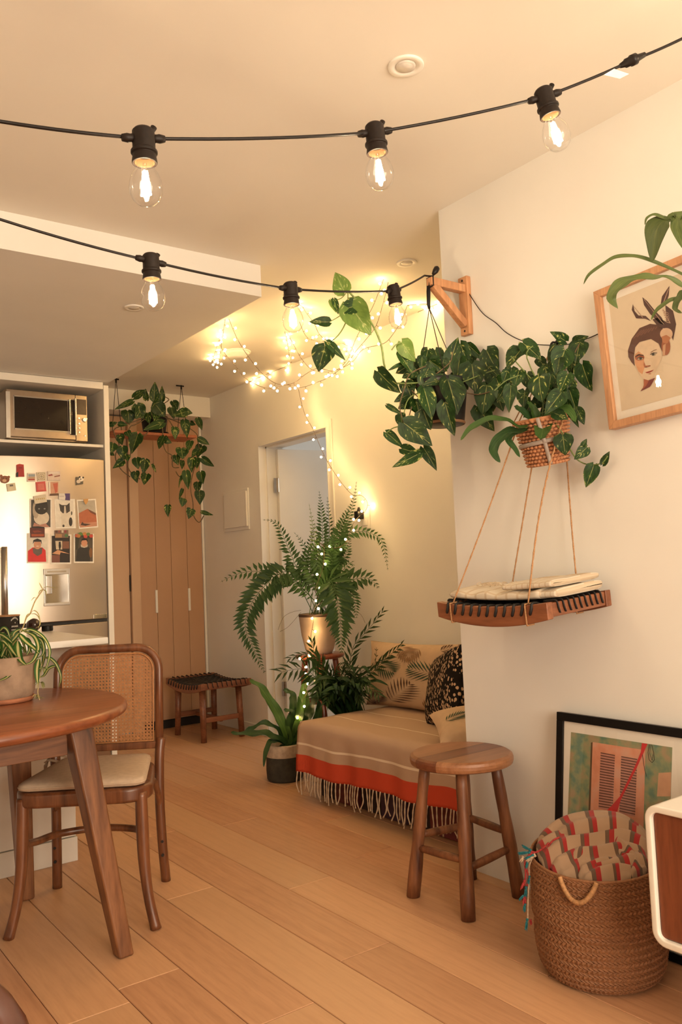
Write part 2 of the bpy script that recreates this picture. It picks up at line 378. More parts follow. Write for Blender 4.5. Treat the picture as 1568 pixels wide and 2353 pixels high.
# hall wall with the doorway
DY0, DY1, DZ = 4.207, 5.041, 2.032
hw = struct(MB().box((XS, YC, -.06), (XS+.20, DY0, ZC)).box((XS, DY1, -.06), (XS+.20, YE+.2, ZC)).box((XS, DY0, DZ), (XS+.20, DY1, ZC)).build('wall_hall', M_WALL))
wallbox('wall_hall_end', (1.80, YE+.04, -.06), (XS, YE+.2, ZC))
wallbox('wall_kitchen', (X0-.1, 5.72, -.06), (1.80, 5.9, ZC))
wallbox('wall_left', (X0-.1, Y0-.1, -.06), (X0, 5.72, ZC))
wb = MB().box((X0, Y0-.1, -.06), (-.2, Y0, ZC)).box((2.0, Y0-.1, -.06), (XW, Y0, ZC)).box((-.2, Y0-.1, -.06), (2.0, Y0, .5)).box((-.2, Y0-.1, 2.25), (2.0, Y0, ZC))
struct(wb.build('wall_back', M_WALL))
# window behind the camera
wnd = struct(MB().box((-.2, Y0-.09, .5), (-.14, Y0-.01, 2.25)).box((1.94, Y0-.09, .5), (2.0, Y0-.01, 2.25)).box((-.2, Y0-.09, .5), (2.0, Y0-.01, .56)).box((-.2, Y0-.09, 2.19), (2.0, Y0-.01, 2.25)).box((.87, Y0-.08, .56), (.93, Y0-.02, 2.19)).build('window_1', M_TRIM, origin=(.9, Y0, .5)))
def thin_glass(name, tint=(1,1,1), rough=0.0, refl=1.0):
    m, nt, b, N, L = nodes(name); nt.nodes.remove(b)
    tr = N('ShaderNodeBsdfTransparent'); tr.inputs[0].default_value = c4(tint); gl = N('ShaderNodeBsdfGlossy'); gl.inputs['Roughness'].default_value = rough
    lw = N('ShaderNodeLayerWeight'); lw.inputs[0].default_value = .5; pw = N('ShaderNodeMath'); pw.operation = 'POWER'; pw.inputs[1].default_value = 3.0; L(lw.outputs['Facing'], pw.inputs[0]); fr = N('ShaderNodeMath'); fr.operation = 'MULTIPLY_ADD'; fr.inputs[1].default_value = .8; fr.inputs[2].default_value = .05; L(pw.outputs[0], fr.inputs[0]); mx = N('ShaderNodeMixShader'); L(fr.outputs[0], mx.inputs[0]); L(tr.outputs[0], mx.inputs[1]); L(gl.outputs[0], mx.inputs[2])
    L(mx.outputs[0], nt.nodes['Material Output'].inputs[0]); return m
M_GLASS = thin_glass('clear_glass')
for a, b in ((-.14, .87), (.93, 1.94)):
    MB().box((a, Y0-.055, .56), (b, Y0-.049, 2.19)).build('pane', M_GLASS, wnd)
# lowered soffit over the kitchen, and the bulkhead at the end of the hall
wallbox('ceiling_soffit', (X0, 3.135, 2.371), (1.93, 5.72, ZC), M_WALL)
wallbox('ceiling_bulkhead', (1.80, 5.75, 2.36), (XS, YE+.04, ZC), M_CEIL)
# next room seen through the doorway
wallbox('floor_next_room', (XS+.20, 2.4, -.06), (5.5, 6.2, 0), plain('next_floor', (.35, .2, .1), .5))
nr = MB().box((5.5, 2.3, -.06), (5.6, 3.4, ZC)).box((5.5, 5.0, -.06), (5.6, 6.2, ZC)).box((5.5, 3.4, -.06), (5.6, 5.0, .8)).box((5.5, 3.4, 2.3), (5.6, 5.0, ZC))
struct(nr.build('wall_next_room_far', M_WALL)); wallbox('wall_next_room_end', (XS+.2, 6.1, 0), (5.5, 6.2, ZC)); wallbox('wall_next_room_near', (3.25, 2.3, 0), (5.5, 2.4, ZC))
# door frame lining, stop and architrave strip
tr = struct(MB().box((XS-.004, DY1-.004, 0), (XS+.20, DY1+.001, DZ)).box((XS+.055, DY1-.016, 0), (XS+.10, DY1, DZ)).box((XS+.10, DY1-.005, 0), (XS+.20, DY1, DZ))
   .box((XS-.004, DY0, DZ-.004), (XS+.20, DY1, DZ+.001)).box((XS+.055, DY0, DZ-.016), (XS+.10, DY1, DZ)).box((XS-.004, DY0-.001, 0), (XS+.20, DY0+.004, DZ)).build('trim_1', M_TRIM))
struct(MB().box((XS-.010, 4.143, 0), (XS, 4.163, 2.075)).build('trim_2', M_TRIM, bevel=.004))
# the open door, hinged on the far jamb, swung into the next room
HX, HY = XS+.125, DY1-.047; A = math.radians(9.0)
dv = Vector((math.cos(A), -math.sin(A), 0)); dn = Vector((-dv.y, dv.x, 0))
Md = Matrix(((dv.x, dn.x, 0, HX), (dv.y, dn.y, 0, HY), (0, 0, 1, 0), (0, 0, 0, 1)))
door = struct(MB().box((.004, 0, .008), (.80, .038, DZ-.022), Md).build('door_1', M_TRIM, bevel=.003, origin=(HX, HY, 0)))
hm = plain('hinge_steel', (.45, .40, .34), .3, metal=1)
for z in (.32, 1.75):
    h = MB(); h.tube([(HX-.008, HY-.008, z-.05), (HX-.008, HY-.008, z+.05)], .0075, 10)
    h.box((HX-.036, HY-.004, z-.05), (HX-.004, HY-.001, z+.05))
    h.build('hinge', hm, door)
# door of the hall end with its lining, and the built-in wardrobe
M_DOOR = plain('hall_door_paint', (.60, .40, .26), .5, var=.03, scale=3)
M_WARD = plain('wardrobe_laminate', (.48, .285, .17), .55, var=.04, scale=3)
d2 = struct(MB().box((2.0, YE-.005, .01), (2.408, YE+.03, 2.35)).build('door_2', M_DOOR, origin=(2.2, YE, 0)))
struct(MB().box((2.413, YE-.035, 0), (2.484, YE+.04, 2.36)).build('trim_3', M_DOOR, bevel=.003))
for z in (1.10,):
    MB().tube([(2.41, YE-.012, z-.06), (2.41, YE-.012, z+.06)], .006, 8).build('hinge', M_DARK, d2)
wr = thing('wardrobe', 'built-in grey wardrobe with folding doors under the hall bulkhead', 'wardrobe', (2.75, YE, 0))
MB().box((2.487, YE+.018, .0), (3.028, YE+.038, 2.358)).build('back_panel', M_WARD, wr)
MB().box((2.489, YE+.0, .0), (3.025, YE+.017, .06)).build('plinth', M_DARK, wr)
for i, (a, b) in enumerate(((2.489, 2.618), (2.620, 2.742), (2.744, 2.877), (2.879, 3.006))):
    dd = MB().box((a, YE-.014, .065), (b, YE+.016, 2.355)).build('door', M_WARD, wr, bevel=.002)
    if i in (0, 3):
        xh = b-.006 if i == 0 else a+.004
        MB().box((xh-.009, YE-.024, .868), (xh+.009, YE-.012, 1.04)).build('handle', M_TRIM, dd, bevel=.003)
MB().box((3.008, YE-.022, 0), (3.026, YE+.02, 2.355)).build('edge_strip', M_TRIM, wr)
# baseboards that show
struct(MB().box((XS-.012, DY1+.002, 0), (XS, YE-.03, .07)).build('baseboard_hall', M_WALL, bevel=.003))
# recessed lights and smoke detector
def downlight(label, c, r):
    t = thing('recessed_light', label, 'ceiling light', c, 'recessed ceiling lights')
    c = Vector(c)
    MB().lathe([(r, 0), (r, -.004), (r*.97, -.006), (r*.60, -.003), (r*.58, .0)], 40, c=c).build('rim', M_TRIM, t, smooth=True)
    MB().lathe([(r*.555, -.0005), (r*.545, -.005), (r*.40, -.003), (r*.36, -.0045), (0.0005, -.0055)], 40, c=c).build('lamp_face', plain('lamp_face', (.72,.68,.62), .3) if 'lamp_face' not in MAT else MAT['lamp_face'], t, smooth=True)
downlight('round white recessed ceiling light directly above the festoon bulbs', (1.506, 1.641, ZC), .050)
downlight('round white recessed ceiling light near the corner of the right wall', (2.489, 2.773, ZC), .047)
downlight('round recessed light in the lowered kitchen soffit', (1.495, 3.543, 2.371), .044)
sd = thing('smoke_detector', 'white domed smoke detector on the hall ceiling', 'smoke detector', (2.554, 4.464, ZC))
MB().lathe([(.075, 0), (.075, -.012), (.068, -.022), (.06, -.024), (.055, -.034), (.035, -.042), (.0005, -.043)], 36, c=(2.554, 4.464, ZC)).build('dome', M_TRIM, sd, smooth=True)
MB().lathe([(.085, 0), (.085, -.007), (.075, -.007)], 36, c=(2.554, 4.464, ZC)).build('base_ring', M_TRIM, sd, smooth=True)
# flush electrical cabinet on the hall wall
eb = thing('electrical_box', 'flush white electrical box with a hinged lid on the hall wall', 'fuse box', (XS, 5.38, 1.6))
MB().box((XS-.010, 5.196, 1.452), (XS, 5.569, 1.752)).build('frame', M_WALL, eb, bevel=.003)
MB().box((XS-.020, 5.225, 1.475), (XS-.010, 5.545, 1.73)).build('lid', M_WALL, eb, bevel=.003)
MB().box((XS-.024, 5.203, 1.475), (XS-.010, 5.218, 1.73)).build('hinge_strip', M_TRIM, eb, bevel=.003)
# ================================================================== KITCHEN: cabinet, fridge, microwave, island
YK = 5.0
def kz(x, y, Y=YK): return ony(x, y, Y)
M_CAB = plain('cabinet_white', (.78, .74, .67), .45, var=.02, scale=5)
cab = thing('fridge_cabinet', 'tall white open cabinet surround above and beside the fridge', 'cabinet', (1.3, 5.35, 0))
MB().box((1.893, YK, 0), (1.926, 5.715, 2.350)).build('side_panel', M_CAB, cab, bevel=.002)
MB().box((.55, YK+.003, 2.325), (1.892, 5.71, 2.369)).build('top_panel', M_CAB, cab, bevel=.002)
MB().box((.55, YK+.02, 1.958), (1.892, 5.68, 1.976)).build('shelf', M_CAB, cab, bevel=.002)
MB().box((.55, 5.685, 1.88), (1.892, 5.71, 2.325)).build('back_panel', M_CAB, cab)
MB().box((.52, YK, 0), (.549, 5.715, 2.369)).build('side_panel', M_CAB, cab, bevel=.002)
# ---- fridge
def brushed(name, colr, rough, axis='Z'):
    m, nt, b, N, L = nodes(name)
    tc = N('ShaderNodeTexCoord'); mp = N('ShaderNodeMapping'); s = [160]*3; s['XYZ'.index(axis)] = 1.5; mp.inputs['Scale'].default_value = s
    nz = N('ShaderNodeTexNoise'); nz.inputs['Scale'].default_value = 1; nz.inputs['Detail'].default_value = 2; L(tc.outputs['Object'], mp.inputs[0]); L(mp.outputs[0], nz.inputs['Vector'])
    b.inputs['Base Color'].default_value = c4(colr); b.inputs['Metallic'].default_value = 1; 
    mr = N('ShaderNodeMapRange'); mr.inputs[3].default_value = rough-.015; mr.inputs[4].default_value = rough+.02; L(nz.outputs['Fac'], mr.inputs[0]); L(mr.outputs[0], b.inputs['Roughness'])
    b.inputs['Anisotropic'].default_value = .5
    bp = N('ShaderNodeBump'); bp.inputs['Strength'].default_value = .015; bp.inputs['Distance'].default_value = .0006; L(nz.outputs['Fac'], bp.inputs['Height']); L(bp.outputs[0], b.inputs['Normal'])
    return m
M_FRIDGE = brushed('brushed_steel', (.50, .42, .34), .31, 'Z')
FX0, FX1 = 1.235, 1.888; FXC = (FX0+FX1)/2
def fy(X): return 4.972 + .034*((X-FXC)/((FX1-FX0)/2))**2
fr = thing('fridge', 'stainless steel fridge with curved door, covered in magnets and photos', 'fridge', (FXC, 5.3, 0))
MB().box((FX0+.005, 5.04, .02), (FX1-.005, 5.66, 1.865)).build('body', plain('fridge_side', (.22, .20, .18), .5, metal=.6), fr)
def curved_door(z0, z1, name):
    m = MB(); n = 18
    xs = [FX0+(FX1-FX0)*i/n for i in range(n+1)]
    out = [(x, fy(x)) for x in xs] + [(FX1, 5.038), (FX0, 5.038)]
    m.prism([(x, y, z0) for x, y in out], (0, 0, z1-z0)); return m.build(name, M_FRIDGE, fr, bevel=.004, origin=(FXC, 5, (z0+z1)/2), ang=50)
fd = curved_door(.898, 1.878, 'fridge_door'); fz = curved_door(.07, .878, 'freezer_drawer')
MB().box((FX0+.01, 5.020, .876), (FX1-.01, 5.042, .900)).build('gasket', plain('grey_gasket', (.05, .045, .04), .7), fr)
def fp(x, y):
    d = ray(x, y); Y = 4.98
    for _ in range(6): P = CAM + d*(Y/d.y); Y = fy(P.x)
    return CAM + d*(Y/d.y)
hx = 1.272
MB().tube([(hx, fy(hx)-.045, .905), (hx, fy(hx)-.045, 1.345)], .016, 12).tube([(hx, fy(hx), 1.32), (hx, fy(hx)-.045, 1.32)], .011, 8).tube([(hx, fy(hx), .93), (hx, fy(hx)-.045, .93)], .011, 8).build('handle', M_STEELEDGE, fd, smooth=True)
# water dispenser
K7 = crop(0, 1040, 5.346)
def q7(*a): return fp(*K7(*a))
a, b = q7(530, 1430), q7(855, 1870); x0, x1, zt, zb = a.x, b.x, a.z, b.z; ym = fy((x0+x1)/2)
dp = MB(); dp.box((x0, ym-.010, zt-.035), (x1, ym+.004, zt)).box((x0, ym-.010, zb), (x1, ym+.004, zb+.018)).box((x0, ym-.008, zb), (x0+.010, ym+.004, zt)).box((x1-.010, ym-.008, zb), (x1, ym+.004, zt))
dsp = dp.build('water_dispenser', M_STEELEDGE, fd, bevel=.002, origin=(x0, ym, zb))
MB().grid(lambda u, v: (x0+.01+(x1-x0-.02)*u, ym-.004+.0035*math.sin(PI*u), zb+.018+(zt-.053-zb)*v), 12, 2).build('recess', M_CHROME, dsp, smooth=True)
MB().box((x0+.012, ym-.012, zb+.07), (x0+.045, ym-.002, zt-.04)).build('paddle', M_STEELEDGE, dsp, bevel=.003)
MB().box((x0+.02, ym-.0125, zt-.022), (x1-.02, ym-.0101, zt-.014)).build('brand_strip', plain('etched_letters', (.45,.38,.28), .4), dsp)
a, b = q7(1150, 1990), q7(1300, 2030)
MB().box((a.x, fy(a.x)-.004, b.z), (b.x, fy(b.x), a.z)).build('badge', M_CHROME, fd, bevel=.001)
# ---- magnets and photographs on the fridge
OFF = Vector((0, -.0012, 0))
def card(name, label, cat, quad, colr, group=None, th=.0006, rough=.45):
    P = [fp(*K7(*p)) for p in quad]; c = sum(P, Vector())/4
    Y = min(p.y for p in P)-.0006-th-(.0065 if 'desert print' in label and 'holding' in label else .0027 if 'holding' in label else 0)
    pl = lambda x, y: ony(*K7(x, y), Y)
    t = MB().prism([pl(*p) for p in quad], (0, th, 0)).build(name, col('print_%d_%d_%d' % tuple(int(v*255) for v in colr), colr, rough), origin=pl(sum(p[0] for p in quad)/4, sum(p[1] for p in quad)/4))
    tag(t, label, cat, group or {'photo': 'photo prints on the fridge', 'magnet': 'magnets on the fridge door'}[cat])
    k = [0]
    def dec(nm, pts, c3):
        k[0] += 1
        return flat(nm, pts, pl, Vector((0, -.00012*k[0], 0)), col('print_%d_%d_%d' % tuple(int(v*255) for v in c3), c3, rough), t)
    return dec
WHT = (.80, .76, .68); BLK = (.012, .010, .009); SKIN = (.55, .27, .16)
d = card('photo_print', 'print of a dark-faced cat with white chest, on fridge', 'photo', [(366,566),(634,566),(638,930),(370,935)], WHT)
d('picture', rect(382, 580, 620, 916), (.06, .055, .05)); d('cat_chest', ell(510, 800, 95, 90), (.62, .55, .45)); d('cat_flank', ell(440, 700, 40, 110), (.40, .33, .25)); d('cat_face', ell(508, 680, 82, 80), (.018, .014, .012)); d('cat_ear', [(430,640),(450,580),(490,620)], BLK); d('cat_ear', [(530,610),(570,578),(585,650)], BLK); d('cat_eye', ell(480, 690, 12, 8), (.25,.25,.22)); d('cat_eye', ell(548, 690, 12, 8), (.25,.25,.22)); d('blanket', [(400,916),(420,860),(480,890),(560,870),(610,916)], (.45,.22,.16))
d = card('photo_print', 'print of a black and white cat on white ground, on fridge', 'photo', [(668,570),(920,570),(934,930),(684,932)], WHT)
d('picture', rect(690, 590, 905, 915), (.72, .68, .60)); d('cat_body', [(745,740),(860,735),(890,915),(760,915)], (.66,.60,.50)); d('cat_head', [(725,625),(760,645),(820,645),(855,615),(860,720),(820,745),(770,745),(740,715)], (.05,.04,.035)); d('cat_blaze', [(790,655),(805,655),(815,745),(785,745)], (.6,.52,.42)); d('cat_patch', ell(868, 850, 22, 55), (.03,.025,.02)); d('cat_paw', ell(780, 900, 14, 16), (.05,.04,.03)); d('cat_tail', ell(880, 745, 8, 25), (.06,.05,.04))
d = card('photo_print', 'print of a red desert dune on fridge', 'photo', [(941,580),(1178,568),(1208,918),(970,938)], WHT)
d('picture', [(955,595),(1165,583),(1193,903),(984,922)], (.42,.38,.31)); d('dune', [(968,745),(1075,690),(1180,750),(1192,870),(975,905)], (.42,.13,.06)); d('dune_shade', [(1075,690),(1180,745),(1180,770),(1110,735)], (.16,.06,.035)); d('sand', [(976,870),(1190,850),(1193,903),(984,922)], (.50,.24,.15)); d('shadow', [(990,890),(1010,850),(1030,870),(1120,880),(1050,900)], (.06,.03,.02))
d = card('photo_print', 'print of a person in red jacket, grey scarf, on fridge', 'photo', [(334,990),(598,990),(595,1358),(334,1358)], WHT)
d('picture', rect(342, 1005, 585, 1342), (.70,.66,.58)); d('jacket', [(342,1210),(400,1165),(520,1165),(560,1200),(568,1342),(342,1342)], (.62,.022,.02)); d('scarf', [(400,1175),(520,1170),(515,1240),(462,1272),(410,1235)], (.13,.10,.085)); d('face', ell(460, 1130, 46, 58), SKIN); d('hat', [(402,1125),(410,1075),(460,1055),(508,1075),(516,1130),(500,1095),(420,1095)], (.02,.016,.015)); d('smile', ell(460, 1150, 18, 5), (.75,.6,.5))
d = card('photo_print', 'print of a lone figure walking in low light, on fridge', 'photo', [(618,1005),(878,1005),(875,1368),(616,1370)], WHT)
d('picture', rect(635, 1022, 860, 1350), (.022,.014,.011)); d('bright_gap', [(680,1085),(765,1085),(765,1190),(690,1190)], (.62,.52,.38)); d('haze', [(770,1090),(850,1090),(850,1180),(770,1180)], (.22,.09,.05)); d('ground', [(640,1240),(710,1195),(860,1245),(745,1225),(735,1255)], (.62,.32,.17)); d('wall', [(637,1258),(735,1258),(735,1350),(637,1350)], (.20,.07,.045)); d('figure', [(722,1095),(745,1095),(752,1150),(740,1190),(728,1190),(720,1150)], BLK)
d = card('photo_print', 'print of a person in dark jacket among trees, on fridge', 'photo', [(905,997),(1155,997),(1155,1356),(907,1356)], WHT)
d('picture', rect(922, 1012, 1140, 1338), (.075,.06,.04)); d('trees', [(930,1020),(980,1020),(960,1180),(930,1200)], (.03,.03,.018)); d('jacket', [(935,1338),(950,1190),(1000,1150),(1080,1150),(1115,1190),(1105,1338)], (.022,.020,.018)); d('collar', [(990,1130),(1080,1130),(1075,1160),(1035,1170),(995,1160)], (.45,.40,.33)); d('face', ell(1036, 1105, 38, 50), SKIN); d('hair', [(998,1100),(1003,1060),(1040,1046),(1075,1065),(1076,1105),(1060,1075),(1010,1080)], BLK); d('foliage', ell(1115, 1230, 20, 60), (.20,.09,.03))
T3 = .006
d = card('fridge_magnet', 'red letter-box shaped fridge magnet', 'magnet', [(205,150),(292,146),(300,296),(205,296)], (.36,.02,.015), th=T3); d('cap', [(200,150),(240,138),(292,148),(290,162),(204,164)], (.42,.03,.02)); d('base', [(198,250),(225,235),(225,300),(198,298)], BLK); d('slot', rect(230, 185, 270, 192), (.10,.01,.01))
d = card('fridge_magnet', 'brown bear head fridge magnet', 'magnet', [(8,290),(112,290),(108,360),(14,360)], (.20,.07,.025), th=T3)
d('head', ell(60, 330, 58, 46), (.24,.08,.03)); d('ear', ell(15, 285, 16, 16), (.24,.08,.03)); d('ear', ell(108, 300, 16, 16), (.24,.08,.03)); d('muzzle', ell(55, 345, 26, 18), (.55,.36,.22)); d('eye', ell(38, 315, 6, 6), BLK); d('eye', ell(80, 318, 6, 6), BLK)
d = card('fridge_magnet', 'tilted cream square fridge magnet with grey mark', 'magnet', [(80,385),(185,370),(200,462),(95,477)], (.62,.56,.40), th=T3); d('mark', [(118,395),(160,390),(162,412),(120,417)], (.14,.12,.09))
d = card('fridge_magnet', 'small framed seaside picture fridge magnet', 'magnet', [(338,250),(440,248),(440,354),(335,355)], (.74,.68,.58), th=T3); d('sky', rect(348, 265, 430, 295), (.28,.33,.36)); d('beach', rect(345, 297, 430, 318), (.45,.30,.18)); d('roof', rect(345, 320, 428, 342), (.40,.08,.05))
d = card('fridge_magnet', 'white square tile fridge magnet with dark grid pattern', 'magnet', [(450,242),(558,235),(570,345),(462,350)], (.70,.62,.46), th=T3)
for r0 in (44, 26, 10):
    d('ring', rect(510-r0, 293-r0, 510+r0, 293+r0), (.20,.15,.09)); d('tile', rect(510-r0+6, 293-r0+6, 510+r0-6, 293+r0-6), (.68,.60,.44))
d = card('fridge_magnet', 'wide pink and white fridge magnet with dark streaks', 'magnet', [(582,230),(742,226),(744,340),(584,342)], (.62,.50,.42), th=T3); d('streak', [(590,275),(640,262),(650,282),(600,290)], (.28,.06,.05)); d('streak', [(665,290),(735,275),(738,290),(670,302)], (.24,.08,.05)); d('light_band', [(600,238),(735,234),(735,258),(600,262)], (.70,.62,.55))
d = card('fridge_magnet', 'red square fridge magnet below the grid tile', 'magnet', [(440,362),(560,352),(578,472),(450,482)], (.55,.08,.07), th=T3); d('light_edge', [(556,354),(566,354),(580,474),(570,476)], (.75,.62,.52)); d('figure', [(465,385),(540,380),(548,455),(470,460)], (.62,.17,.13))
d = card('fridge_magnet', 'red and orange picture fridge magnet with white edge', 'magnet', [(597,362),(716,358),(718,525),(605,530)], (.55,.30,.20), th=T3); d('edge', [(597,362),(618,362),(622,520),(605,528)], (.75,.68,.58)); d('flame', [(650,380),(710,372),(705,480),(680,500)], (.50,.12,.07)); d('foot', [(612,505),(716,500),(718,526),(610,530)], (.12,.06,.035))
d = card('fridge_magnet', 'small black and white panda fridge magnet', 'magnet', [(935,300),(1025,298),(1022,385),(935,400)], (.10,.085,.06), th=T3); d('head', ell(1000, 325, 30, 30), (.72,.66,.56)); d('ear', ell(980, 300, 11, 11), BLK); d('ear', ell(1022, 306, 11, 11), BLK); d('belly', ell(965, 355, 26, 22), (.60,.52,.42)); d('eye', ell(992, 326, 7, 8), BLK)
d = card('fridge_magnet', 'cream label magnet holding the dark-faced cat print', 'magnet', [(412,535),(562,510),(578,605),(428,632)], (.62,.55,.42), th=T3)
for i in range(5): d('gold_mark', rect(440+i*24, 566-i*3, 454+i*24, 582-i*3), (.50,.36,.10))
d = card('fridge_magnet', 'white and blue label magnet holding a cat print', 'magnet', [(724,502),(860,500),(862,588),(724,575)], (.68,.64,.58), th=T3); d('blue_field', [(795,502),(860,501),(861,587),(800,583),(806,545)], (.075,.045,.16)); d('line', rect(728, 535, 785, 540), (.3,.25,.3))
d = card('fridge_magnet', 'dark red landscape magnet holding the red-jacket print', 'magnet', [(372,925),(550,925),(550,1040),(376,1042)], (.10,.018,.012), th=T3); d('glow', [(385,1000),(540,1000),(540,1028),(388,1030)], (.35,.07,.02)); d('ridge', [(372,925),(400,908),(470,905),(545,915),(550,930)], (.02,.015,.012)); d('light', [(400,960),(470,955),(520,975),(420,985)], (.22,.04,.02))
d = card('fridge_magnet', 'lettered souvenir magnet holding the lone-figure print', 'magnet', [(672,955),(840,950),(842,1048),(676,1050)], (.20,.12,.08), th=T3)
for i, w in enumerate((26, 20, 24, 18)): d('letter', rect(680+i*38, 955, 680+i*38+w, 985), [(.10,.04,.03), (.32,.08,.05), (.6,.52,.42), (.30,.03,.06)][i])
d('picture_strip', rect(682, 1000, 760, 1042), (.40,.22,.10)); d('green_corner', ell(815, 1020, 22, 20), (.06,.16,.06))
d = card('fridge_magnet', 'flower garland magnet holding the dark-jacket print', 'magnet', [(925,1000),(1140,1000),(1140,1020),(925,1020)], (.08,.14,.04), th=T3)
for x, y, c3 in ((945,1020,(.45,.08,.04)),(990,1000,(.10,.20,.05)),(1040,1000,(.45,.20,.05)),(1050,1030,(.50,.07,.05)),(1085,1005,(.12,.20,.06)),(1120,1025,(.48,.06,.04)),(965,1025,(.40,.16,.04))): d('flower', ell(x, y, 24, 22), c3)
d = card('fridge_magnet', 'orange clip magnet holding the desert print', 'magnet', [(1026,572),(1086,566),(1080,605),(1034,610)], (.55,.30,.10), th=T3); d('tip', [(1034,608),(1080,604),(1062,635),(1050,636)], (.55,.30,.10))
# ---- microwave
M_MWS = plain('microwave_steel', (.40, .32, .25), .28, metal=1, var=.05); M_MWG = plain('microwave_glass', (.018, .012, .009), .08, var=.1)
YM = 5.10
mw = thing('microwave', 'stainless steel microwave oven on the shelf above the fridge', 'microwave', (1.56, 5.3, 1.976))
K4 = crop(0, 820, 5.2267)
def q4(x, y): return ony(*K4(x, y), YM)
a, b = q4(60, 380), q4(1045, 1000); MX0, MX1, MZ0, MZ1 = a.x+.0, b.x, 1.993, q4(550, 425).z
MB().box((MX0, YM, MZ0), (MX1, YM+.36, MZ1)).build('body', M_MWS, mw, bevel=.006)
sx = (MX1-MX0)/(1045-60)
def mx(x): return MX0+(x-60)*sx
zt, zb = MZ1, MZ0; H = zt-zb
mdoor = MB().box((mx(62), YM-.022, zb+.012), (mx(890), YM-.001, zt-.004)).build('door', M_MWS, mw, bevel=.004, origin=(mx(60), YM, zb))
MB().box((mx(150), YM-.026, zb+H*.21), (mx(790), YM-.0221, zb+H*.84)).build('window', M_MWG, mdoor, bevel=.003)
MB().box((mx(145), YM-.027, zb+H*.84), (mx(810), YM-.022, zb+H*.865)).box((mx(145), YM-.027, zb+H*.185), (mx(810), YM-.022, zb+H*.21)).box((mx(138), YM-.027, zb+H*.185), (mx(150), YM-.022, zb+H*.865)).build('window_trim', M_CHROME, mdoor)
MB().box((mx(55), YM-.024, zb+.004), (mx(105), YM-.0222, zt-.02)).build('edge_strip', M_STEELEDGE, mdoor, bevel=.002)
MB().box((mx(795), YM-.05, zb+H*.14), (mx(815), YM-.022, zb+H*.87)).box((mx(865), YM-.05, zb+H*.12), (mx(888), YM-.022, zb+H*.9)).build('handle', M_CHROME, mdoor, bevel=.004)
MB().box((mx(816), YM-.0235, zb+H*.14), (mx(864), YM-.0222, zb+H*.87)).build('handle_strip', M_MWG, mdoor)  # dark flat strip between the two handle bars
pn = MB().box((mx(893), YM-.020, zb+.006), (mx(1044), YM-.001, zt-.004)).build('control_panel', M_MWS, mw, bevel=.004, origin=(mx(960), YM, zb))
MB().box((mx(912), YM-.0225, zb+H*.58), (mx(1030), YM-.0205, zb+H*.90)).build('display', plain('display_dark', (.06,.035,.02), .25), pn, bevel=.002)
def knob(x, z, r, l): MB().tube([(mx(x), YM-.020, zb+H*z), (mx(x), YM-.020-l, zb+H*z)], [r, r*.85], 18).build('knob', M_CHROME, pn, smooth=False, bevel=.001)
knob(1000, .47, .014, .014)
for x, z in ((935, .50), (935, .385), (935, .295), (935, .205), (1005, .14), (1030, .50)): knob(x, z, .0075 if x < 1000 else .006, .006)
for x in (100, 1000):
    for y in (YM+.03, YM+.32): MB().tube([(mx(x), y, 1.976), (mx(x), y, 1.994)], .012, 10).build('foot', M_BLACK, mw)
# ---- island
M_ISL = plain('island_white', (.74, .70, .63), .5, var=.02, scale=4)
isl = thing('kitchen_island', 'white kitchen island body with a plinth line behind the dining table', 'kitchen island', (.5, 3.8, 0))
MB().box((-.35, 3.466, .098), (1.154, 4.12, .872)).build('body', M_ISL, isl, bevel=.003)
MB().box((-.35, 3.460, .0), (1.157, 4.10, .095)).build('plinth', M_ISL, isl, bevel=.002)
ct = tag(MB().box((-.45, 3.305, .873), (1.247, 4.20, .900)).build('island_worktop', plain('stone_white', (.80, .77, .71), .25, var=.02), bevel=.003, origin=(.4, 3.75, .873)), 'thin white worktop overhanging the kitchen island', 'worktop')
# enamel mug, jar and cap on the worktop
mc = onz(19, 1458, .9)
mug = thing('enamel_mug', 'black enamel mug with wooden-coloured rim on the island', 'mug', mc)
M_ENAM = plain('black_enamel', (.010, .009, .010), .22, var=.2)
MB().lathe([(.046, 0), (.05, .004), (.05, .082), (.052, .086), (.047, .086), (.046, .006), (.0, .004)], 32, c=mc).build('cup', M_ENAM, mug, smooth=True)
MB().lathe([(.0505, .083), (.0535, .086), (.052, .0895), (.047, .0895), (.0455, .086)], 32, c=mc).build('rim', plain('rim_copper', (.42,.23,.12), .35, metal=.5), mug, smooth=True)
M_PRINTW = plain('white_print', (.55,.52,.47), .6)
mk = MB(); vd = (CAM-mc); vd.z = 0; a0 = math.atan2(vd.y, vd.x)
def mugpt(a, z): return mc + Vector((math.cos(a0+a)*.0504, math.sin(a0+a)*.0504, z))
for i in range(9):
    a = .25+i*.085; zz = .060+.012*math.sin(PI*(i+.5)/9)
    mk.poly([mugpt(a, zz), mugpt(a+.05, zz+.001), mugpt(a+.05, zz+.009), mugpt(a, zz+.008)])
mk.poly([mugpt(.58, .052), mugpt(.64, .058), mugpt(.70, .052)])
for i in range(7): mk.poly([mugpt(.3+i*.1, .033+.004*(i % 2)), mugpt(.38+i*.1, .035), mugpt(.36+i*.1, .042), mugpt(.31+i*.1, .040)])
for i in range(10): mk.poly([mugpt(.28+i*.075, .020), mugpt(.33+i*.075, .020), mugpt(.33+i*.075, .024), mugpt(.28+i*.075, .024)])
mk.build('lettering', M_PRINTW, mug, fix=False)
jc = onz(77, 1452, .9)
jar = thing('glass_jar', 'small dark glass jar lying on the island beside the mug', 'jar', jc)
Mj = Matrix.Rotation(math.radians(82), 4, 'X')
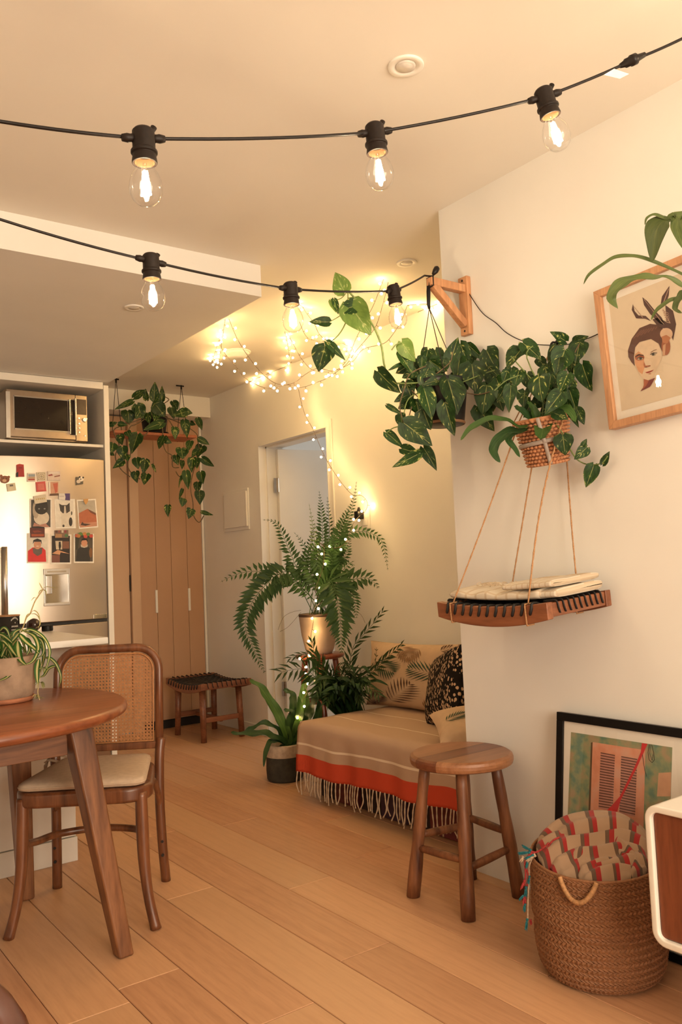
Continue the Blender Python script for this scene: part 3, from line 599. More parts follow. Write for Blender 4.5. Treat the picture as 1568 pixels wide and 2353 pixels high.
MB().lathe([(.0, -.03), (.022, -.028), (.031, -.015), (.031, .012), (.024, .024), (.020, .026), (.020, .036), (.0, .037)], 28, M=Mj.to_3x3(), c=jc+Vector((0,0,.0315))).build('body', plain('dark_glass', (.03,.014,.010), .06, coat=.5), jar, smooth=True)
MB().lathe([(.0325, -.004), (.0325, .004)], 28, M=Mj.to_3x3(), c=jc+Vector((0,0,.0315))).build('band', M_STEELEDGE, jar, smooth=True)
cc = onz(109, 1450, .9)
cap = thing('jar_lid', 'black round lid lying beside the dark glass jar', 'lid', cc)
MB().lathe([(.0, 0), (.025, 0), (.026, .004), (.026, .024), (.022, .028), (.0, .028)], 28, c=cc).build('shell', M_BLACK, cap, smooth=True, bevel=.001)
MB().lathe([(.0262, .008), (.0268, .010), (.0262, .012)], 28, c=cc).build('grip_ring', M_BLACK, cap, smooth=True)
# ================================================================== DINING: table, cane chair, spider plant
M_TABLE = wood('table_wood', (.16, .040, .014), (.28, .086, .031), 'X', 11, 9, .34, .2, dark=(.07,.02,.008), coat=.25)
M_TLEG = wood('table_leg_wood', (.12, .045, .018), (.25, .105, .043), 'Z', 15, 10, .42, .25, dark=(.05,.02,.01))
M_CHAIR = wood('chair_wood', (.10, .032, .012), (.21, .076, .029), 'Z', 18, 9, .36, .15, coat=.2)
TC = Vector((.558, 2.857, 0)); TR_, TZ = .542, .738
tb = thing('dining_table', 'round wooden dining table with splayed square legs', 'table', TC)
MB().lathe([(0, TZ), (TR_-.012, TZ), (TR_-.003, TZ-.006), (TR_, TZ-.017), (TR_-.003, TZ-.028), (TR_-.014, TZ-.034), (0, TZ-.034)], 96, c=TC).build('tabletop', M_TABLE, tb, smooth=True, origin=TC)
angs = [math.radians(a) for a in (-40, 46, 138, 228)]
tops, feet = [], []
for i, a in enumerate(angs):
    rt, rf = .405, (.540, .456, .5, .5)[i]
    t = TC+Vector((rt*math.cos(a), rt*math.sin(a), TZ-.034)); f = TC+Vector((rf*math.cos(a), rf*math.sin(a), 0)); tops.append(t); feet.append(f)
    d = (t-f).normalized(); rad = Vector((math.cos(a+PI/4), math.sin(a+PI/4), 0))
    m = MB(); m.beam(f+d*.001, t+d*.0, .050, .050, up=rad, w2=.078, h2=.078)
    for v in m.v:
        if v.z < .03: v.z = .0
        if v.z > TZ-.07: v.z = TZ-.0345
    m.build('leg', M_TLEG, tb, bevel=.008, origin=f)
for i in range(4):
    a, b = tops[i], tops[(i+1) % 4]; d = (b-a).normalized()
    p, q = a+d*.03-Vector((0,0,.050)), b-d*.03-Vector((0,0,.050))
    M_AP = MAT.get('apron_wood') or wood('apron_wood', (.12, .045, .018), (.25, .105, .043), 'X', 13, 9, .42, .25, dark=(.05,.02,.01))
    m = MB().beam(p, q, .022, .098); c0 = (p+q)/2; ang = math.atan2(d.y, d.x)
    o = MB().box((-(q-p).length/2, -.011, -.049), ((q-p).length/2, .011, .049)).build('apron', M_AP, None, bevel=.002)
    o.parent = tb; o.location = c0-TC; o.rotation_euler = (0, 0, ang)
# ---- cane chair (built in its own frame: x to its side, y to the front)
M_CANE = plain('cane_strand', (.40, .175, .065), .45, var=.2, scale=90)
M_CUSH = plain('seat_cushion_linen', (.50, .375, .265), .85, var=.08, scale=60, bump=.35, bscale=700)
def make_chair(label, O, yaw):
    t = thing('cane_chair', label, 'chair', O, 'bentwood cane chairs'); R = Matrix.Rotation(yaw, 4, 'Z'); T = Matrix.Translation(Vector(O)) @ R
    ORG[t] = T; t.rotation_euler = (0, 0, yaw)
    def W(p): return T @ Vector(p)
    def bw(m, name, mat, parent=t, **k):
        m.v = [T @ v for v in m.v]; return m.build(name, mat, parent, **k)
    # seat ring: rounded trapezoid
    def outline(w0, w1, d0, d1, r, n=8):
        C = [(w1-r, d1-r, 0), (-w1+r, d1-r, 1), (-w0+r, d0+r, 2), (w0-r, d0+r, 3)]; out = []
        for x, y, k in C:
            for i in range(n+1):
                a = PI/2*k+PI/2*i/n; out.append((x+r*math.cos(a), y+r*math.sin(a)))
        return out
    o1 = outline(.185, .222, -.215, .215, .09)
    m = MB(); m.prism([(x, y, .402) for x, y in o1], (0, 0, .050)); sr = bw(m, 'seat_frame', M_CHAIR, bevel=.012, seg=3)
    # front legs, splayed in a soft curve
    for s in (-1, 1):
        pts = crom([(s*.192, .178, .43), (s*.193, .18, .33), (s*.198, .184, .2), (s*.212, .194, .09), (s*.234, .206, .0)], 5)
        m = MB().tube(pts, [.0185+.002*math.sin(i*.3) for i in range(len(pts))], 14); bw(m, 'leg', M_CHAIR, smooth=True)
        # rear leg and back post in one sweep
        pts = crom([(s*.200, -.225, .0), (s*.193, -.203, .16), (s*.190, -.193, .32), (s*.192, -.200, .46), (s*.198, -.212, .53)], 5)
        m = MB().tube(pts, .0175, 14); bw(m, 'leg', M_CHAIR, smooth=True)
        m = MB().tube([(s*.196, -.203, .105), (s*.196, -.1855, .105)], .0055, 8).tube([(s*.196, -.203, .155), (s*.196, -.1855, .155)], .0055, 8)
        bw(m, 'screw_plug', M_DARK)
        # curved knee brace between seat and rear leg
        m = MB().tube(crom([(s*.190, -.195, .27), (s*.188, -.165, .34), (s*.185, -.11, .395), (s*.183, -.06, .405)], 5), .011, 10); bw(m, 'brace', M_CHAIR, smooth=True)
    # hoop stretcher
    pts = crom([(-.185, .178, .285), (-.178, .08, .262), (-.13, -.03, .252), (0, -.075, .25), (.13, -.03, .252), (.178, .08, .262), (.185, .178, .285)], 6)
    bw(MB().tube(pts, .0125, 12), 'hoop_stretcher', M_CHAIR, smooth=True)
    # back: bentwood frame, beaded inner edge, woven cane
    BH0, BH1, BW = .492, .882, .206; r = .085
    rake = lambda z: -.212-(z-BH0)*.13
    def arch(w, z0, z1, rr, n=8):
        p = [(w, z0)] + [(w-rr+rr*math.cos(a), z1-rr+rr*math.sin(a)) for a in [PI/2*i/n for i in range(n+1)]] + [(-w+rr-rr*math.sin(a), z1-rr+rr*math.cos(a)) for a in [PI/2*i/n for i in range(n+1)]] + [(-w, z0)]
        return p
    fr_ = arch(BW-.015, .44, BH1-.015, r)
    bf = bw(MB().tube([(x, rake(z), z) for x, z in fr_], .0158, 12, up0=(0, 1, 0)), 'back_frame', M_CHAIR, smooth=True)
    bw(MB().beam((-BW+.02, rake(.505), .505), (BW-.02, rake(.505), .505), .020, .026), 'back_rail', M_CHAIR, bevel=.004)
    inn = arch(BW-.036, .522, BH1-.036, r-.02)
    bw(MB().tube([(x, rake(z)+.006, z) for x, z in inn+[inn[0]]], .0036, 6, up0=(0, 1, 0)), 'cane_beading', M_CANE, bf, smooth=True)
    hwid, z0, z1, rr = BW-.034, .52, BH1-.034, r-.02
    def inside(x, z):
        if abs(x) > hwid or z < z0 or z > z1: return False
        if z > z1-rr and abs(x) > hwid-rr: return (abs(x)-hwid+rr)**2+(z-z1+rr)**2 < rr*rr
        return True
    m = MB()
    def strand(p, d, off, wd):
        n = 60; pts = [(p[0]+d[0]*i/n, p[1]+d[1]*i/n) for i in range(n+1)]; ins = [q for q in pts if inside(*q)]
        if len(ins) < 2: return
        a, b = ins[0], ins[-1]
        m.beam((a[0], rake(a[1])+off, a[1]), (b[0], rake(b[1])+off, b[1]), wd, .0008, up=(0, 1, 0))
    pitch = .0122
    nx = int(hwid/pitch)+1
    for i in range(-nx, nx+1):
        for e in (-.0019, .0019): strand((i*pitch+e, z0-.01), (0, z1-z0+.02), .0008, .0022)
    nz = int((z1-z0)/pitch)+1
    for i in range(nz+1):
        for e in (-.0019, .0019): strand((-hwid-.01, z0+i*pitch+e), (2*hwid+.02, 0), -.0008, .0022)
    for i in range(-nx-nz, nx+nz+1):
        strand((i*pitch+pitch/2, z0), (z1-z0, z1-z0), .0018, .0024); strand((i*pitch+pitch/2, z0), (-(z1-z0), z1-z0), -.0018, .0024)
    stuff(bw(m, 'cane_webbing', M_CANE, bf, fix=False))
    return t, T, bw, outline
YAWC = math.atan2(-.837, -.547)-PI/2
ch, TCH, bwc, outl = make_chair('bentwood chair with woven cane back and linen seat pad at the table', (1.04, 2.917, 0), YAWC)
# seat pad with piping and tie
pad = thing('seat_cushion', 'thin beige linen seat pad tied to the cane chair', 'cushion', (1.04, 2.917, .453))
oc = outl(.165, .205, -.195, .205, .035, 5)
m = MB(); k = len(oc); lev = [(.93, .453), (1.0, .459), (1.0, .474), (.94, .482), (.75, .488), (.4, .490)]
for s_, z in lev: m.v += [Vector((x*s_, y*s_, z)) for x, y in oc]
for i in range(len(lev)-1):
    for j in range(k): m.f.append((i*k+j, i*k+(j+1) % k, (i+1)*k+(j+1) % k, (i+1)*k+j))
m.f.append(tuple(range(k))[::-1]); m.f.append(tuple((len(lev)-1)*k+j for j in range(k)))
bwc(m, 'pad', M_CUSH, pad, smooth=True)
bwc(MB().tube([(x*1.0, y*1.0, .4665) for x, y in oc+[oc[0]]], .0035, 6), 'piping', M_CUSH, pad, smooth=True)
for pts in ([(.160,-.155,.470),(.192,-.166,.476),(.222,-.185,.472),(.230,-.205,.450),(.233,-.215,.40),(.241,-.222,.345),(.238,-.226,.315)], [(.150,-.190,.468),(.158,-.222,.474),(.190,-.237,.478),(.222,-.225,.470),(.231,-.212,.44),(.236,-.232,.39),(.240,-.240,.35)]):
    ribbon('tie', [TCH @ Vector(p) for p in pts], .011, M_CUSH, pad, prof=lambda t: 1.0, fold=.1)
# another chair of the set stands in front of the camera; only the bend of its back reaches into the picture
M_NEAR = wood('near_chair_wood', (.045, .010, .004), (.08, .020, .007), 'Z', 14, 9, .3, .1, coat=.4)
yn = -.20; Rn = Matrix.Rotation(yn, 3, 'Z'); On = atd(-14, 2262, .585) - Rn @ Vector((.178, -.262, 0)); On.z = 0
_keep = M_CHAIR; M_CHAIR = M_NEAR
make_chair('dark red-brown bentwood chair standing apart from the dining table', On, yn); M_CHAIR = _keep
# ---- spider plant in a clay pot
pc = onz(9, 1612, TZ); pc.z = TZ
sp = thing('spider_plant', 'variegated spider plant with runners on the dining table', 'plant', pc)
M_CLAY = plain('aged_clay', (.33, .225, .155), .85, var=.28, scale=16, bump=.4, bscale=90)
M_TERRA = plain('terracotta', (.36, .135, .065), .75, var=.2, scale=25, bump=.2, bscale=200)
MB().lathe([(0, 0), (.088, 0), (.094, .003), (.098, .016), (.092, .016), (.088, .007), (0, .006)], 40, c=pc).build('saucer', M_TERRA, sp, smooth=True)
MB().lathe([(0, .007), (.080, .007), (.090, .014), (.099, .035), (.105, .09), (.107, .148), (.104, .152), (.100, .150), (.097, .12), (0, .12)], 48, c=pc).build('pot', M_CLAY, sp, smooth=True)
MB().lathe([(.097, .131), (.05, .137), (0, .14)], 24, c=pc).build('soil', M_SOIL, sp, smooth=True)
K3 = crop(0, 1320, 6.92); dS = depth(pc)
def s3(x, y, dd=0): return atd(*K3(x, y), dS+dd)
SL = [([(300,930),(480,880),(680,990),(790,1200),(760,1420),(690,1580)],42,-.03), ([(300,940),(400,1060),(560,1190),(620,1260)],70,-.05), ([(370,900),(540,980),(610,1150),(570,1310),(480,1410),(300,1450)],58,-.08),
 ([(500,970),(650,1040),(700,1180),(670,1290),(570,1335)],46,-.04), ([(280,1060),(290,1240),(330,1370),(420,1445)],86,-.10), ([(20,1020),(120,1110),(200,1220),(262,1300)],76,-.09), ([(130,1180),(220,1380),(200,1530),(110,1640),(-40,1700)],62,-.12),
 ([(0,900),(60,850),(120,900),(160,1030)],44,.0), ([(310,930),(240,1010),(160,1100)],62,-.02), ([(110,1140),(60,1230),(20,1320)],48,-.08), ([(-60,950),(40,970),(150,1050),(200,1100)],56,-.03), ([(620,1340),(590,1500),(590,1640),(600,1740)],70,-.02),
 ([(700,1330),(800,1340),(900,1440),(970,1640),(930,1800)],44,.0), ([(900,1450),(780,1500),(700,1610),(620,1640)],48,.0), ([(380,1000),(460,1080),(470,1200),(420,1290)],56,-.03), ([(200,1000),(240,920),(330,880),(420,930)],50,.02), ([(-40,1080),(50,1060),(140,1150)],60,-.07), ([(-60,1260),(60,1300),(160,1370)],50,-.06), ([(640,1100),(700,1250),(680,1420),(640,1560)],44,.02), ([(-80,1350),(-20,1250),(40,1180)],50,-.05)]
for pts, w, dd in SL:
    n = len(pts)
    P = [s3(x, y, dd*(i/(n-1))) for i, (x, y) in enumerate(pts)]
    if P[0].z < pc.z+.13: P[0].z = max(P[0].z, pc.z+.09)
    ribbon('leaf', P, 1.4*w*dS/FPX/6.92, M_SPIDER, sp, fold=.16)
rs = random.Random(3)
for i in range(26):      # the side of the plant that the picture does not reach
    a = math.atan2(RT.y, RT.x)+PI+rs.uniform(-1.75, 1.75); e = Vector((math.cos(a), math.sin(a), 0)); L_ = rs.uniform(.13, .24); top_ = rs.uniform(.035, .09)
    b = pc+Vector((0,0,.135))+e*.02
    P = [b, b+e*L_*.35+Vector((0,0,top_)), b+e*L_*.75+Vector((0,0,top_*.6)), b+e*L_+Vector((0,0,top_*.2-rs.uniform(.03,.09)))]
    ribbon('leaf', P, rs.uniform(.012, .017), M_SPIDER, sp, fold=.16, nrm=(0,0,1))
M_RUN = plain('pale_runner', (.50, .40, .20), .5, var=.15)
stem(sp, [s3(330,900), s3(370,830), s3(420,690), s3(480,620), s3(550,440), s3(620,330), s3(680,245)], .0021, M_RUN, 'runner')
M_RUNL = leafmat('runner_leaf', (.35,.33,.11), (.48,.42,.18), (.6,.55,.3), .9)
for pts, w in (([(680,245),(650,190),(620,125)],26), ([(680,240),(740,200),(850,210),(930,215)],16), ([(680,240),(720,190),(760,190)],16), ([(685,240),(730,270),(740,335)],20), ([(670,240),(630,270),(612,318)],20), ([(580,380),(540,370),(490,425)],16), ([(480,640),(540,575),(610,630),(635,760),(600,895)],18), ([(475,632),(560,630),(620,690),(640,800),(560,860)],16), ([(480,620),(430,650),(395,740),(370,840)],18)):
    ribbon('leaf', [s3(x, y, -.01*i) for i, (x, y) in enumerate(pts)], w*dS/FPX/6.92, M_RUNL, sp)
stem(sp, [s3(640,1330), s3(660,1500), s3(625,1680), s3(600,1880,-.02), s3(630,1995,-.05)], .0016, M_RUN, 'runner')
for cx, cy, dd, s_ in ((640, 1720, 0, 1.0), (590, 1920, -.01, .6), (640, 2045, -.03, 1.0), (690, 1480, 0, .6)):
    for i in range(11):
        a = random.uniform(-.3, PI+.3); L_ = random.uniform(70, 135)*s_
        p0 = s3(cx, cy, dd); p1 = s3(cx+L_*.5*math.cos(a), cy-18*s_+L_*.30*math.sin(a), dd-.01); p2 = s3(cx+L_*math.cos(a), cy+L_*.95*abs(math.sin(a))+20, dd-.02)
        for p in (p0, p1, p2): p.z = max(p.z, TZ+.012)
        ribbon('leaf', [p0, p1, p2], random.uniform(12, 20)*dS/FPX/6.92, random.choice([M_SPIDER, M_RUNL]), sp)
# ================================================================== FESTOON LIGHTS AND FAIRY LIGHTS
M_FIL = emis('led_filament', (1.0, .80, .52), 140)
M_SOCK = plain('brown_black_socket', (.013, .008, .006), .5, var=.25, scale=90, spec=.25)
M_BRASS = plain('socket_inner', (.45, .26, .14), .4, metal=.6)
BULB_W = 0.75
def bulb(parent, top, axis=(0,0,-1), power=None, lit=True):
    """socket hanging from the cable at top, pointing along axis, A60 filament bulb"""
    z = -Vector(axis).normalized(); x = Vector((1,0,0)); x = (x-z*x.dot(z)).normalized(); y = z.cross(x)
    M = Matrix(((x.x, y.x, z.x), (x.y, y.y, z.y), (x.z, y.z, z.z))); c = Vector(top)
    sk = MB().lathe([(0, .018), (.016, .018), (.0205, .013), (.021, -.022), (.0245, -.024), (.0245, -.029), (.021, -.031), (.0235, -.046), (.0225, -.048), (.019, -.047), (.0185, -.030), (0, -.028)], 24, M=M, c=c).build('socket', M_SOCK, parent, smooth=True, origin=c, bevel=.001)
    MB().lathe([(.0180, -.031), (.0184, -.0465)], 20, M=M, c=c).build('contact', M_BRASS, sk, smooth=True)
    gl = [(.0135, -.040), (.0150, -.050), (.0190, -.060), (.0255, -.071), (.0292, -.082), (.0303, -.093), (.0290, -.105), (.0240, -.116), (.0155, -.1235), (.006, -.1265), (.0002, -.127)]
    g = MB().lathe(gl, 32, M=M, c=c).build('glass', M_GLASS, sk, smooth=True)
    MB().lathe([(.0, -.145), (.0026, -.147), (.002, -.1505), (.0, -.1515)], 10, M=M, c=c).build('tip', M_GLASS, g, smooth=True) if False else None
    f = MB()
    f.tube([c+M @ Vector((0, 0, -.048)), c+M @ Vector((0, 0, -.064))], .0042, 8)
    f.build('stem', thin_glass('stem_glass', (.95,.9,.85)) if 'stem_glass' not in MAT else MAT['stem_glass'], sk, smooth=True)
    f = MB()
    for i in range(4):
        a = PI/4+PI/2*i; ca, sa = math.cos(a), math.sin(a)
        f.tube([c+M @ Vector((.0030*ca, .0030*sa, -.062)), c+M @ Vector((.0085*ca, .0085*sa, -.108))], .0021, 6)
    f.build('filament', M_FIL, sk, smooth=True)
    if power is None: power = BULB_W
    q = c+M @ Vector((0, 0, -.088)); v = q-CAM; w_ = v.dot(FW)
    seen = w_ > 0 and abs(v.dot(RT)/w_*FPX) < IW/2 and abs(v.dot(UP)/w_*FPX) < IH/2
    lp = point('bulb_light' if seen else 'festoon_bulb_offscreen', q, power, WARM, .012); par(lp, parent)
    return sk
def plug(parent, p, d):
    """ribbed strain reliefs left and right of a socket"""
    for s in (-1, 1):
        MB().tube([p+d*s*.018, p+d*s*.024, p+d*s*.030, p+d*s*.040], [.0085, .0075, .0085, .0065], 10).build('strain_relief', M_SOCK, parent, smooth=True)
DB = dict(b1=(330,318,1.53), b2=(862,304,1.79), b3=(1252,222,1.85), b4=(347,600,2.09), b5=(668,664,2.39), b6=(905,668,2.73))
def festoon(label, knots, bulbs, group=None):
    t = thing('festoon_lights', label, 'string lights', knots[0], 'festoon light strings')
    path = []
    for i, (a, b) in enumerate(zip(knots, knots[1:])):
        L_ = (Vector(b)-Vector(a)).length; path += sag(a, b, .012*L_, 8)[:-1]
    path.append(Vector(knots[-1]))
    MB().tube(path, .0034, 8).build('cable', M_RUBBER, t, smooth=True)
    for p, ax in bulbs:
        p = Vector(p); i = min(range(len(path)), key=lambda k: (path[k]-p).length)
        d = (path[min(i+1, len(path)-1)]-path[max(i-1, 0)]).normalized()
        bulb(t, p, ax); plug(t, p, d)
        MB().tube([p+d*.014+Vector((0,0,.010)), p+d*.020+Vector((0,0,.022))], [.0045, .006], 10).build('hanging_eye', M_SOCK, t, smooth=True)
    return t, path
B = {k: atd(*v) for k, v in DB.items()}
kA = [Vector((-.55, 1.50, 2.14)), atd(0, 279, 1.45), B['b1'], B['b2'], B['b3'], atd(1455, 138, 1.88), atd(1568, 89, 1.90), Vector((1.93, .80, 2.40)), Vector((2.2, .55, 2.47))]
tA, pA = festoon('upper festoon string with three glowing clear bulbs under the ceiling', kA,
   [(B['b1'], (.02,.0,-1)), (B['b2'], (.06,-.03,-1)), (B['b3'], (.20,-.13,-1)), (Vector((-.35, 1.49, 2.09)), (0,0,-1)), (Vector((1.97, .762, 2.41)), (0,0,-1))])
cn = atd(1455, 138, 1.88); dn_ = (atd(1500, 118, 1.885)-atd(1420, 155, 1.875)).normalized()
MB().tube([cn-dn_*.034, cn-dn_*.02, cn-dn_*.019, cn-dn_*.006, cn-dn_*.005, cn+dn_*.008, cn+dn_*.009, cn+dn_*.032], [.005, .008, .010, .010, .0125, .0125, .0085, .0055], 14).build('connector', M_RUBBER, tA, smooth=True)
# paper tag on the cable
tgp = [atd(1388, 172, 1.868), atd(1412, 158, 1.87), atd(1446, 170, 1.875), atd(1425, 181, 1.872)]
MB().poly(tgp).build('paper_tag', plain('tag_paper', (.80, .77, .70), .5), tA, fix=False, solid=.0004)
BT = Vector((2.05, 2.163, 2.175))     # tip of the wall bracket
kB = [Vector((-.5, 1.8, 2.10)), atd(0, 504, 1.90), B['b4'], B['b5'], B['b6'], Vector((2.02, 2.158, 2.176)), BT+Vector((.015, 0, .008)), BT+Vector((.03, 0, .03))]
tB, pB = festoon('lower festoon string with three glowing bulbs ending at the wooden bracket', kB,
   [(B['b4'], (.03,0,-1)), (B['b5'], (.03,-.02,-1)), (B['b6'], (.09,-.05,-1)), (Vector((-.25, 1.84, 2.055)), (0,0,-1))])
e_ = BT+Vector((.03, 0, .03))
MB().tube([e_-Vector((.012,0,.014)), e_, e_+Vector((.008,0,.012)), e_+Vector((.011,0,.017))], [.006, .011, .011, .006], 12).build('end_cap', M_RUBBER, tB, smooth=True)
# added unseen string behind the camera, carries on the upper one, lights the room
tC, pC = festoon('added unseen festoon string with five glowing bulbs near the window', [Vector((2.2, .50, 2.47)), Vector((1.75, .1, 2.36)), Vector((1.2, -.2, 2.32)), Vector((.5, -.3, 2.32)), Vector((-.3, -.25, 2.34)), Vector((-1.2, .1, 2.42))],
   [(Vector((1.75, .1, 2.36)), (0,0,-1)), (Vector((1.2, -.2, 2.32)), (0,0,-1)), (Vector((.5, -.3, 2.32)), (0,0,-1)), (Vector((-.3, -.25, 2.34)), (0,0,-1)), (Vector((-1.0, .03, 2.40)), (0,0,-1))])
# ---- fairy lights: one long wire pinned to the ceiling in loops, then down past the door to the socket and through the fern
M_FWIRE = plain('fairy_wire', (.10, .055, .025), .5, var=.3)
M_FB = emis('fairy_bulb', (1.0, .64, .26), 58)
KF = crop(440, 600, 2.3757)
def zc_(x, y): return onz(*KF(x, y), ZC-.012)
def hang(pts, dz):
    """pixel polyline; first and last pinned to the ceiling, the rest hanging in the vertical plane between them"""
    A_, B_ = zc_(*pts[0]), zc_(*pts[-1]); n = (B_-A_); n = Vector((n.y, -n.x, 0))
    n = n.normalized() if n.length > .08 else Vector((FW.x, FW.y, 0)).normalized()
    out = []
    for x, y in pts:
        d = ray(*KF(x, y)); k = (A_-CAM).dot(n)/d.dot(n); out.append(CAM+d*k)
    return out
swags = [
 [(185,318),(178,360),(165,420),(120,445),(112,500),(125,545),(150,560),(160,500),(165,440),(150,432)],
 [(150,440),(180,500),(240,570),(290,635),(380,685),(450,695),(520,675),(600,690),(690,660),(740,640),(800,600),(850,560),(900,490),(960,420),(1010,350),(1050,220),(1075,115)],
 [(205,315),(235,390),(265,450),(310,520),(370,595),(430,650),(490,675),(560,665),(620,620),(690,585),(770,600),(840,575),(890,540),(940,480),(1050,450),(1100,400),(1150,320),(1190,215),(1225,175),(1262,180),(1285,235)],
 [(510,385),(525,450),(540,530),(575,610),(585,690)],
 [(525,395),(560,460),(600,530),(655,590),(730,605),(800,590),(850,540),(880,470),(905,410),(990,250),(1030,150),(1050,100)],
 [(500,185),(580,190),(620,270),(670,340),(700,400),(760,450),(830,490),(900,480),(960,470)],
 [(590,330),(620,400),(655,430),(720,440),(780,440)],
 [(1285,290),(1310,265),(1350,245),(1375,240)],
]
fl = thing('fairy_lights', 'tangled string of tiny glowing fairy lights looped under the hall ceiling', 'string lights', (2.4, 3.6, ZC))
FWP = []; FBP = []
def lay(P, step=.055, flat_=0):
    P = crom(P, 4)
    for p in P: p.x = min(p.x, XS-.022); p.z = min(p.z, ZC-.010)
    FWP.append(P)
    s_ = 0; side = 1; last = 0
    for a, b in zip(P, P[1:]):
        L_ = (b-a).length; s_ += L_
        if s_-last > step:
            last = s_-random.uniform(0, .012); side = -side
            d = (b-a).normalized(); x = d.cross((CAM-b).normalized())
            if x.length < 1e-3: continue
            q = b + x.normalized()*side*random.uniform(.010, .022) - Vector((0,0,random.uniform(.0, .010))); q.x = min(q.x, XS-.009); q.z = min(q.z, ZC-.009)
            FBP.append((Vector(b), q))
for sw in swags: lay(hang(sw, 0), .050)
# run down the wall to the socket (in front of the hall wall), then over the fern and its pot
lay([onx(*KF(x, y), XS-.10) for x, y in [(585,700),(600,770),(622,840),(660,910),(690,980),(725,1060),(765,1130),(820,1210),(880,1275)]] + [onx(*KF(x, y), XS-.03) for x, y in [(930,1280),(962,1320),(950,1365),(920,1390)]], .058)
K6 = crop(480, 1080, 2.45)
FD = 4.72
lay([onx(*KF(920, 1390), XS-.05)] + [atd(*K6(x, y), FD-.12-(.09 if y > 1100 else 0)) for x, y in [(815,300),(770,410),(700,440),(620,410),(650,440),(640,560),(600,680),(640,740),(600,770),(590,850),(575,940),(580,1000),(530,1040),(540,1120),(565,1130),(540,1215),(555,1250),(520,1320),(510,1390)]], .062)
for P in FWP: MB().tube(P, .0014, 5).build('wire', M_FWIRE, fl, smooth=True)
bm_ = MB().lathe([(.0002, .0065)]+[(.0065*math.sin(a), .0065*math.cos(a)) for a in [PI*i/6 for i in range(1, 6)]]+[(.0002, -.0065)], 10).mesh('fairy_bulb', True); bm_.materials.append(M_FB)
tw = MB()
for a, b in FBP[:290]:
    o = bpy.data.objects.new('bulb', bm_); COL.objects.link(o); o.parent = fl; o.location = b-Vector((2.4, 3.6, ZC))
    tw.tube([a, a.lerp(b, .75)], .0013, 5)
stuff(tw.build('bulb_stalks', M_FWIRE, fl, smooth=True))
# wall socket with the black adapter of the fairy lights
oc_ = onx(842, 1192, XS)
so = thing('power_socket', 'white double wall socket beside the fern', 'socket', (XS, oc_.y, oc_.z))
MB().box((XS-.008, oc_.y-.040, oc_.z-.060), (XS, oc_.y+.040, oc_.z+.060)).build('plate', M_TRIM, so, bevel=.003)
MB().box((XS-.012, oc_.y-.025, oc_.z-.040), (XS-.008, oc_.y+.025, oc_.z-.005)).build('rocker', M_TRIM, so, bevel=.002)
ad = thing('power_adapter', 'black plug adapter of the fairy lights in the wall socket', 'adapter', (XS-.04, oc_.y+.03, oc_.z))
ap_ = onx(827, 1183, XS-.03)
MB().box((XS-.060, ap_.y-.018, ap_.z-.026), (XS-.0125, ap_.y+.018, ap_.z+.022)).build('case', M_BLACK, ad, bevel=.005)
MB().tube([(XS-.035, ap_.y, ap_.z+.022), (XS-.035, ap_.y, ap_.z+.045)], [.012, .006], 10).build('cable_boot', M_BLACK, ad, smooth=True)
# ================================================================== LIVING SIDE: stool, basket, cabinet, pictures, bracket, hanging seat
# ---- round stool
M_ST = [wood('stool_board_%d' % i, c1, c2, 'X', 13, 9, .4, .15, coat=.15, rings=False) for i, (c1, c2) in enumerate((((.22,.080,.032),(.31,.125,.052)), ((.11,.030,.011),(.17,.050,.019)), ((.24,.095,.040),(.33,.145,.064))))]
M_STLEG = wood('stool_leg_wood', (.105, .034, .013), (.26, .10, .040), 'Z', 16, 8, .45, .2, dark=(.045,.013,.006))
SCn = Vector((2.04, 2.12, 0)); SR, SZ0, SZ1 = .177, .450, .488
st = thing('round_stool', 'round wooden stool with four peg legs in front of the daybed', 'stool', SCn)
cuts = [-SR, -.052, .042, SR]
for i in range(3):
    a, b = cuts[i]+.0006, cuts[i+1]-.0006; n = 26
    pts = [(math.sqrt(max(0, SR*SR-y*y)), y) for y in [a+(b-a)*k/n for k in range(n+1)]]
    pts += [(-x, y) for x, y in reversed(pts)]
    pts = [p for k, p in enumerate(pts) if k == 0 or (Vector(p)-Vector(pts[k-1])).length > 1e-4]
    if (Vector(pts[0])-Vector(pts[-1])).length < 1e-4: pts.pop()
    m = MB(); k = len(pts)
    def ring(off, z):
        out = []
        for x, y in pts:
            r = math.hypot(x, y)
            f = (r-off)/r if r > SR-.004 else 1.0
            out.append(SCn+Vector((x*f, y*f, z)))
        return out
    lev = [(.012, SZ0), (.003, SZ0+.005), (0, SZ0+.014), (0, SZ1-.014), (.003, SZ1-.006), (.012, SZ1)]
    for o_, z in lev: m.v += ring(o_, z)
    for q in range(len(lev)-1):
        for j in range(k): m.f.append((q*k+j, q*k+(j+1) % k, (q+1)*k+(j+1) % k, (q+1)*k+j))
    m.f.append(tuple(range(k))[::-1]); m.f.append(tuple((len(lev)-1)*k+j for j in range(k)))
    m.build('seat_board', M_ST[(2, 1, 0)[i]], st, origin=SCn)
legs = []
for fx, fy_ in ((1.908, 2.255), (1.909, 1.990), (2.170, 2.008), (2.168, 2.240)):
    f = Vector((fx, fy_, 0)); tp = SCn + (f-SCn)*.66; tp.z = SZ0+.004; pts = [f.lerp(tp, i/8) for i in range(9)]
    legs.append((f, tp))
    MB().tube(pts, [.0245-.0008*i+.0012*math.sin(i*2.1+fx*9) for i in range(9)], 14).build('leg', M_STLEG, st, smooth=True, origin=f)
def on_leg(i, z): f, tp = legs[i]; return f.lerp(tp, z/tp.z)
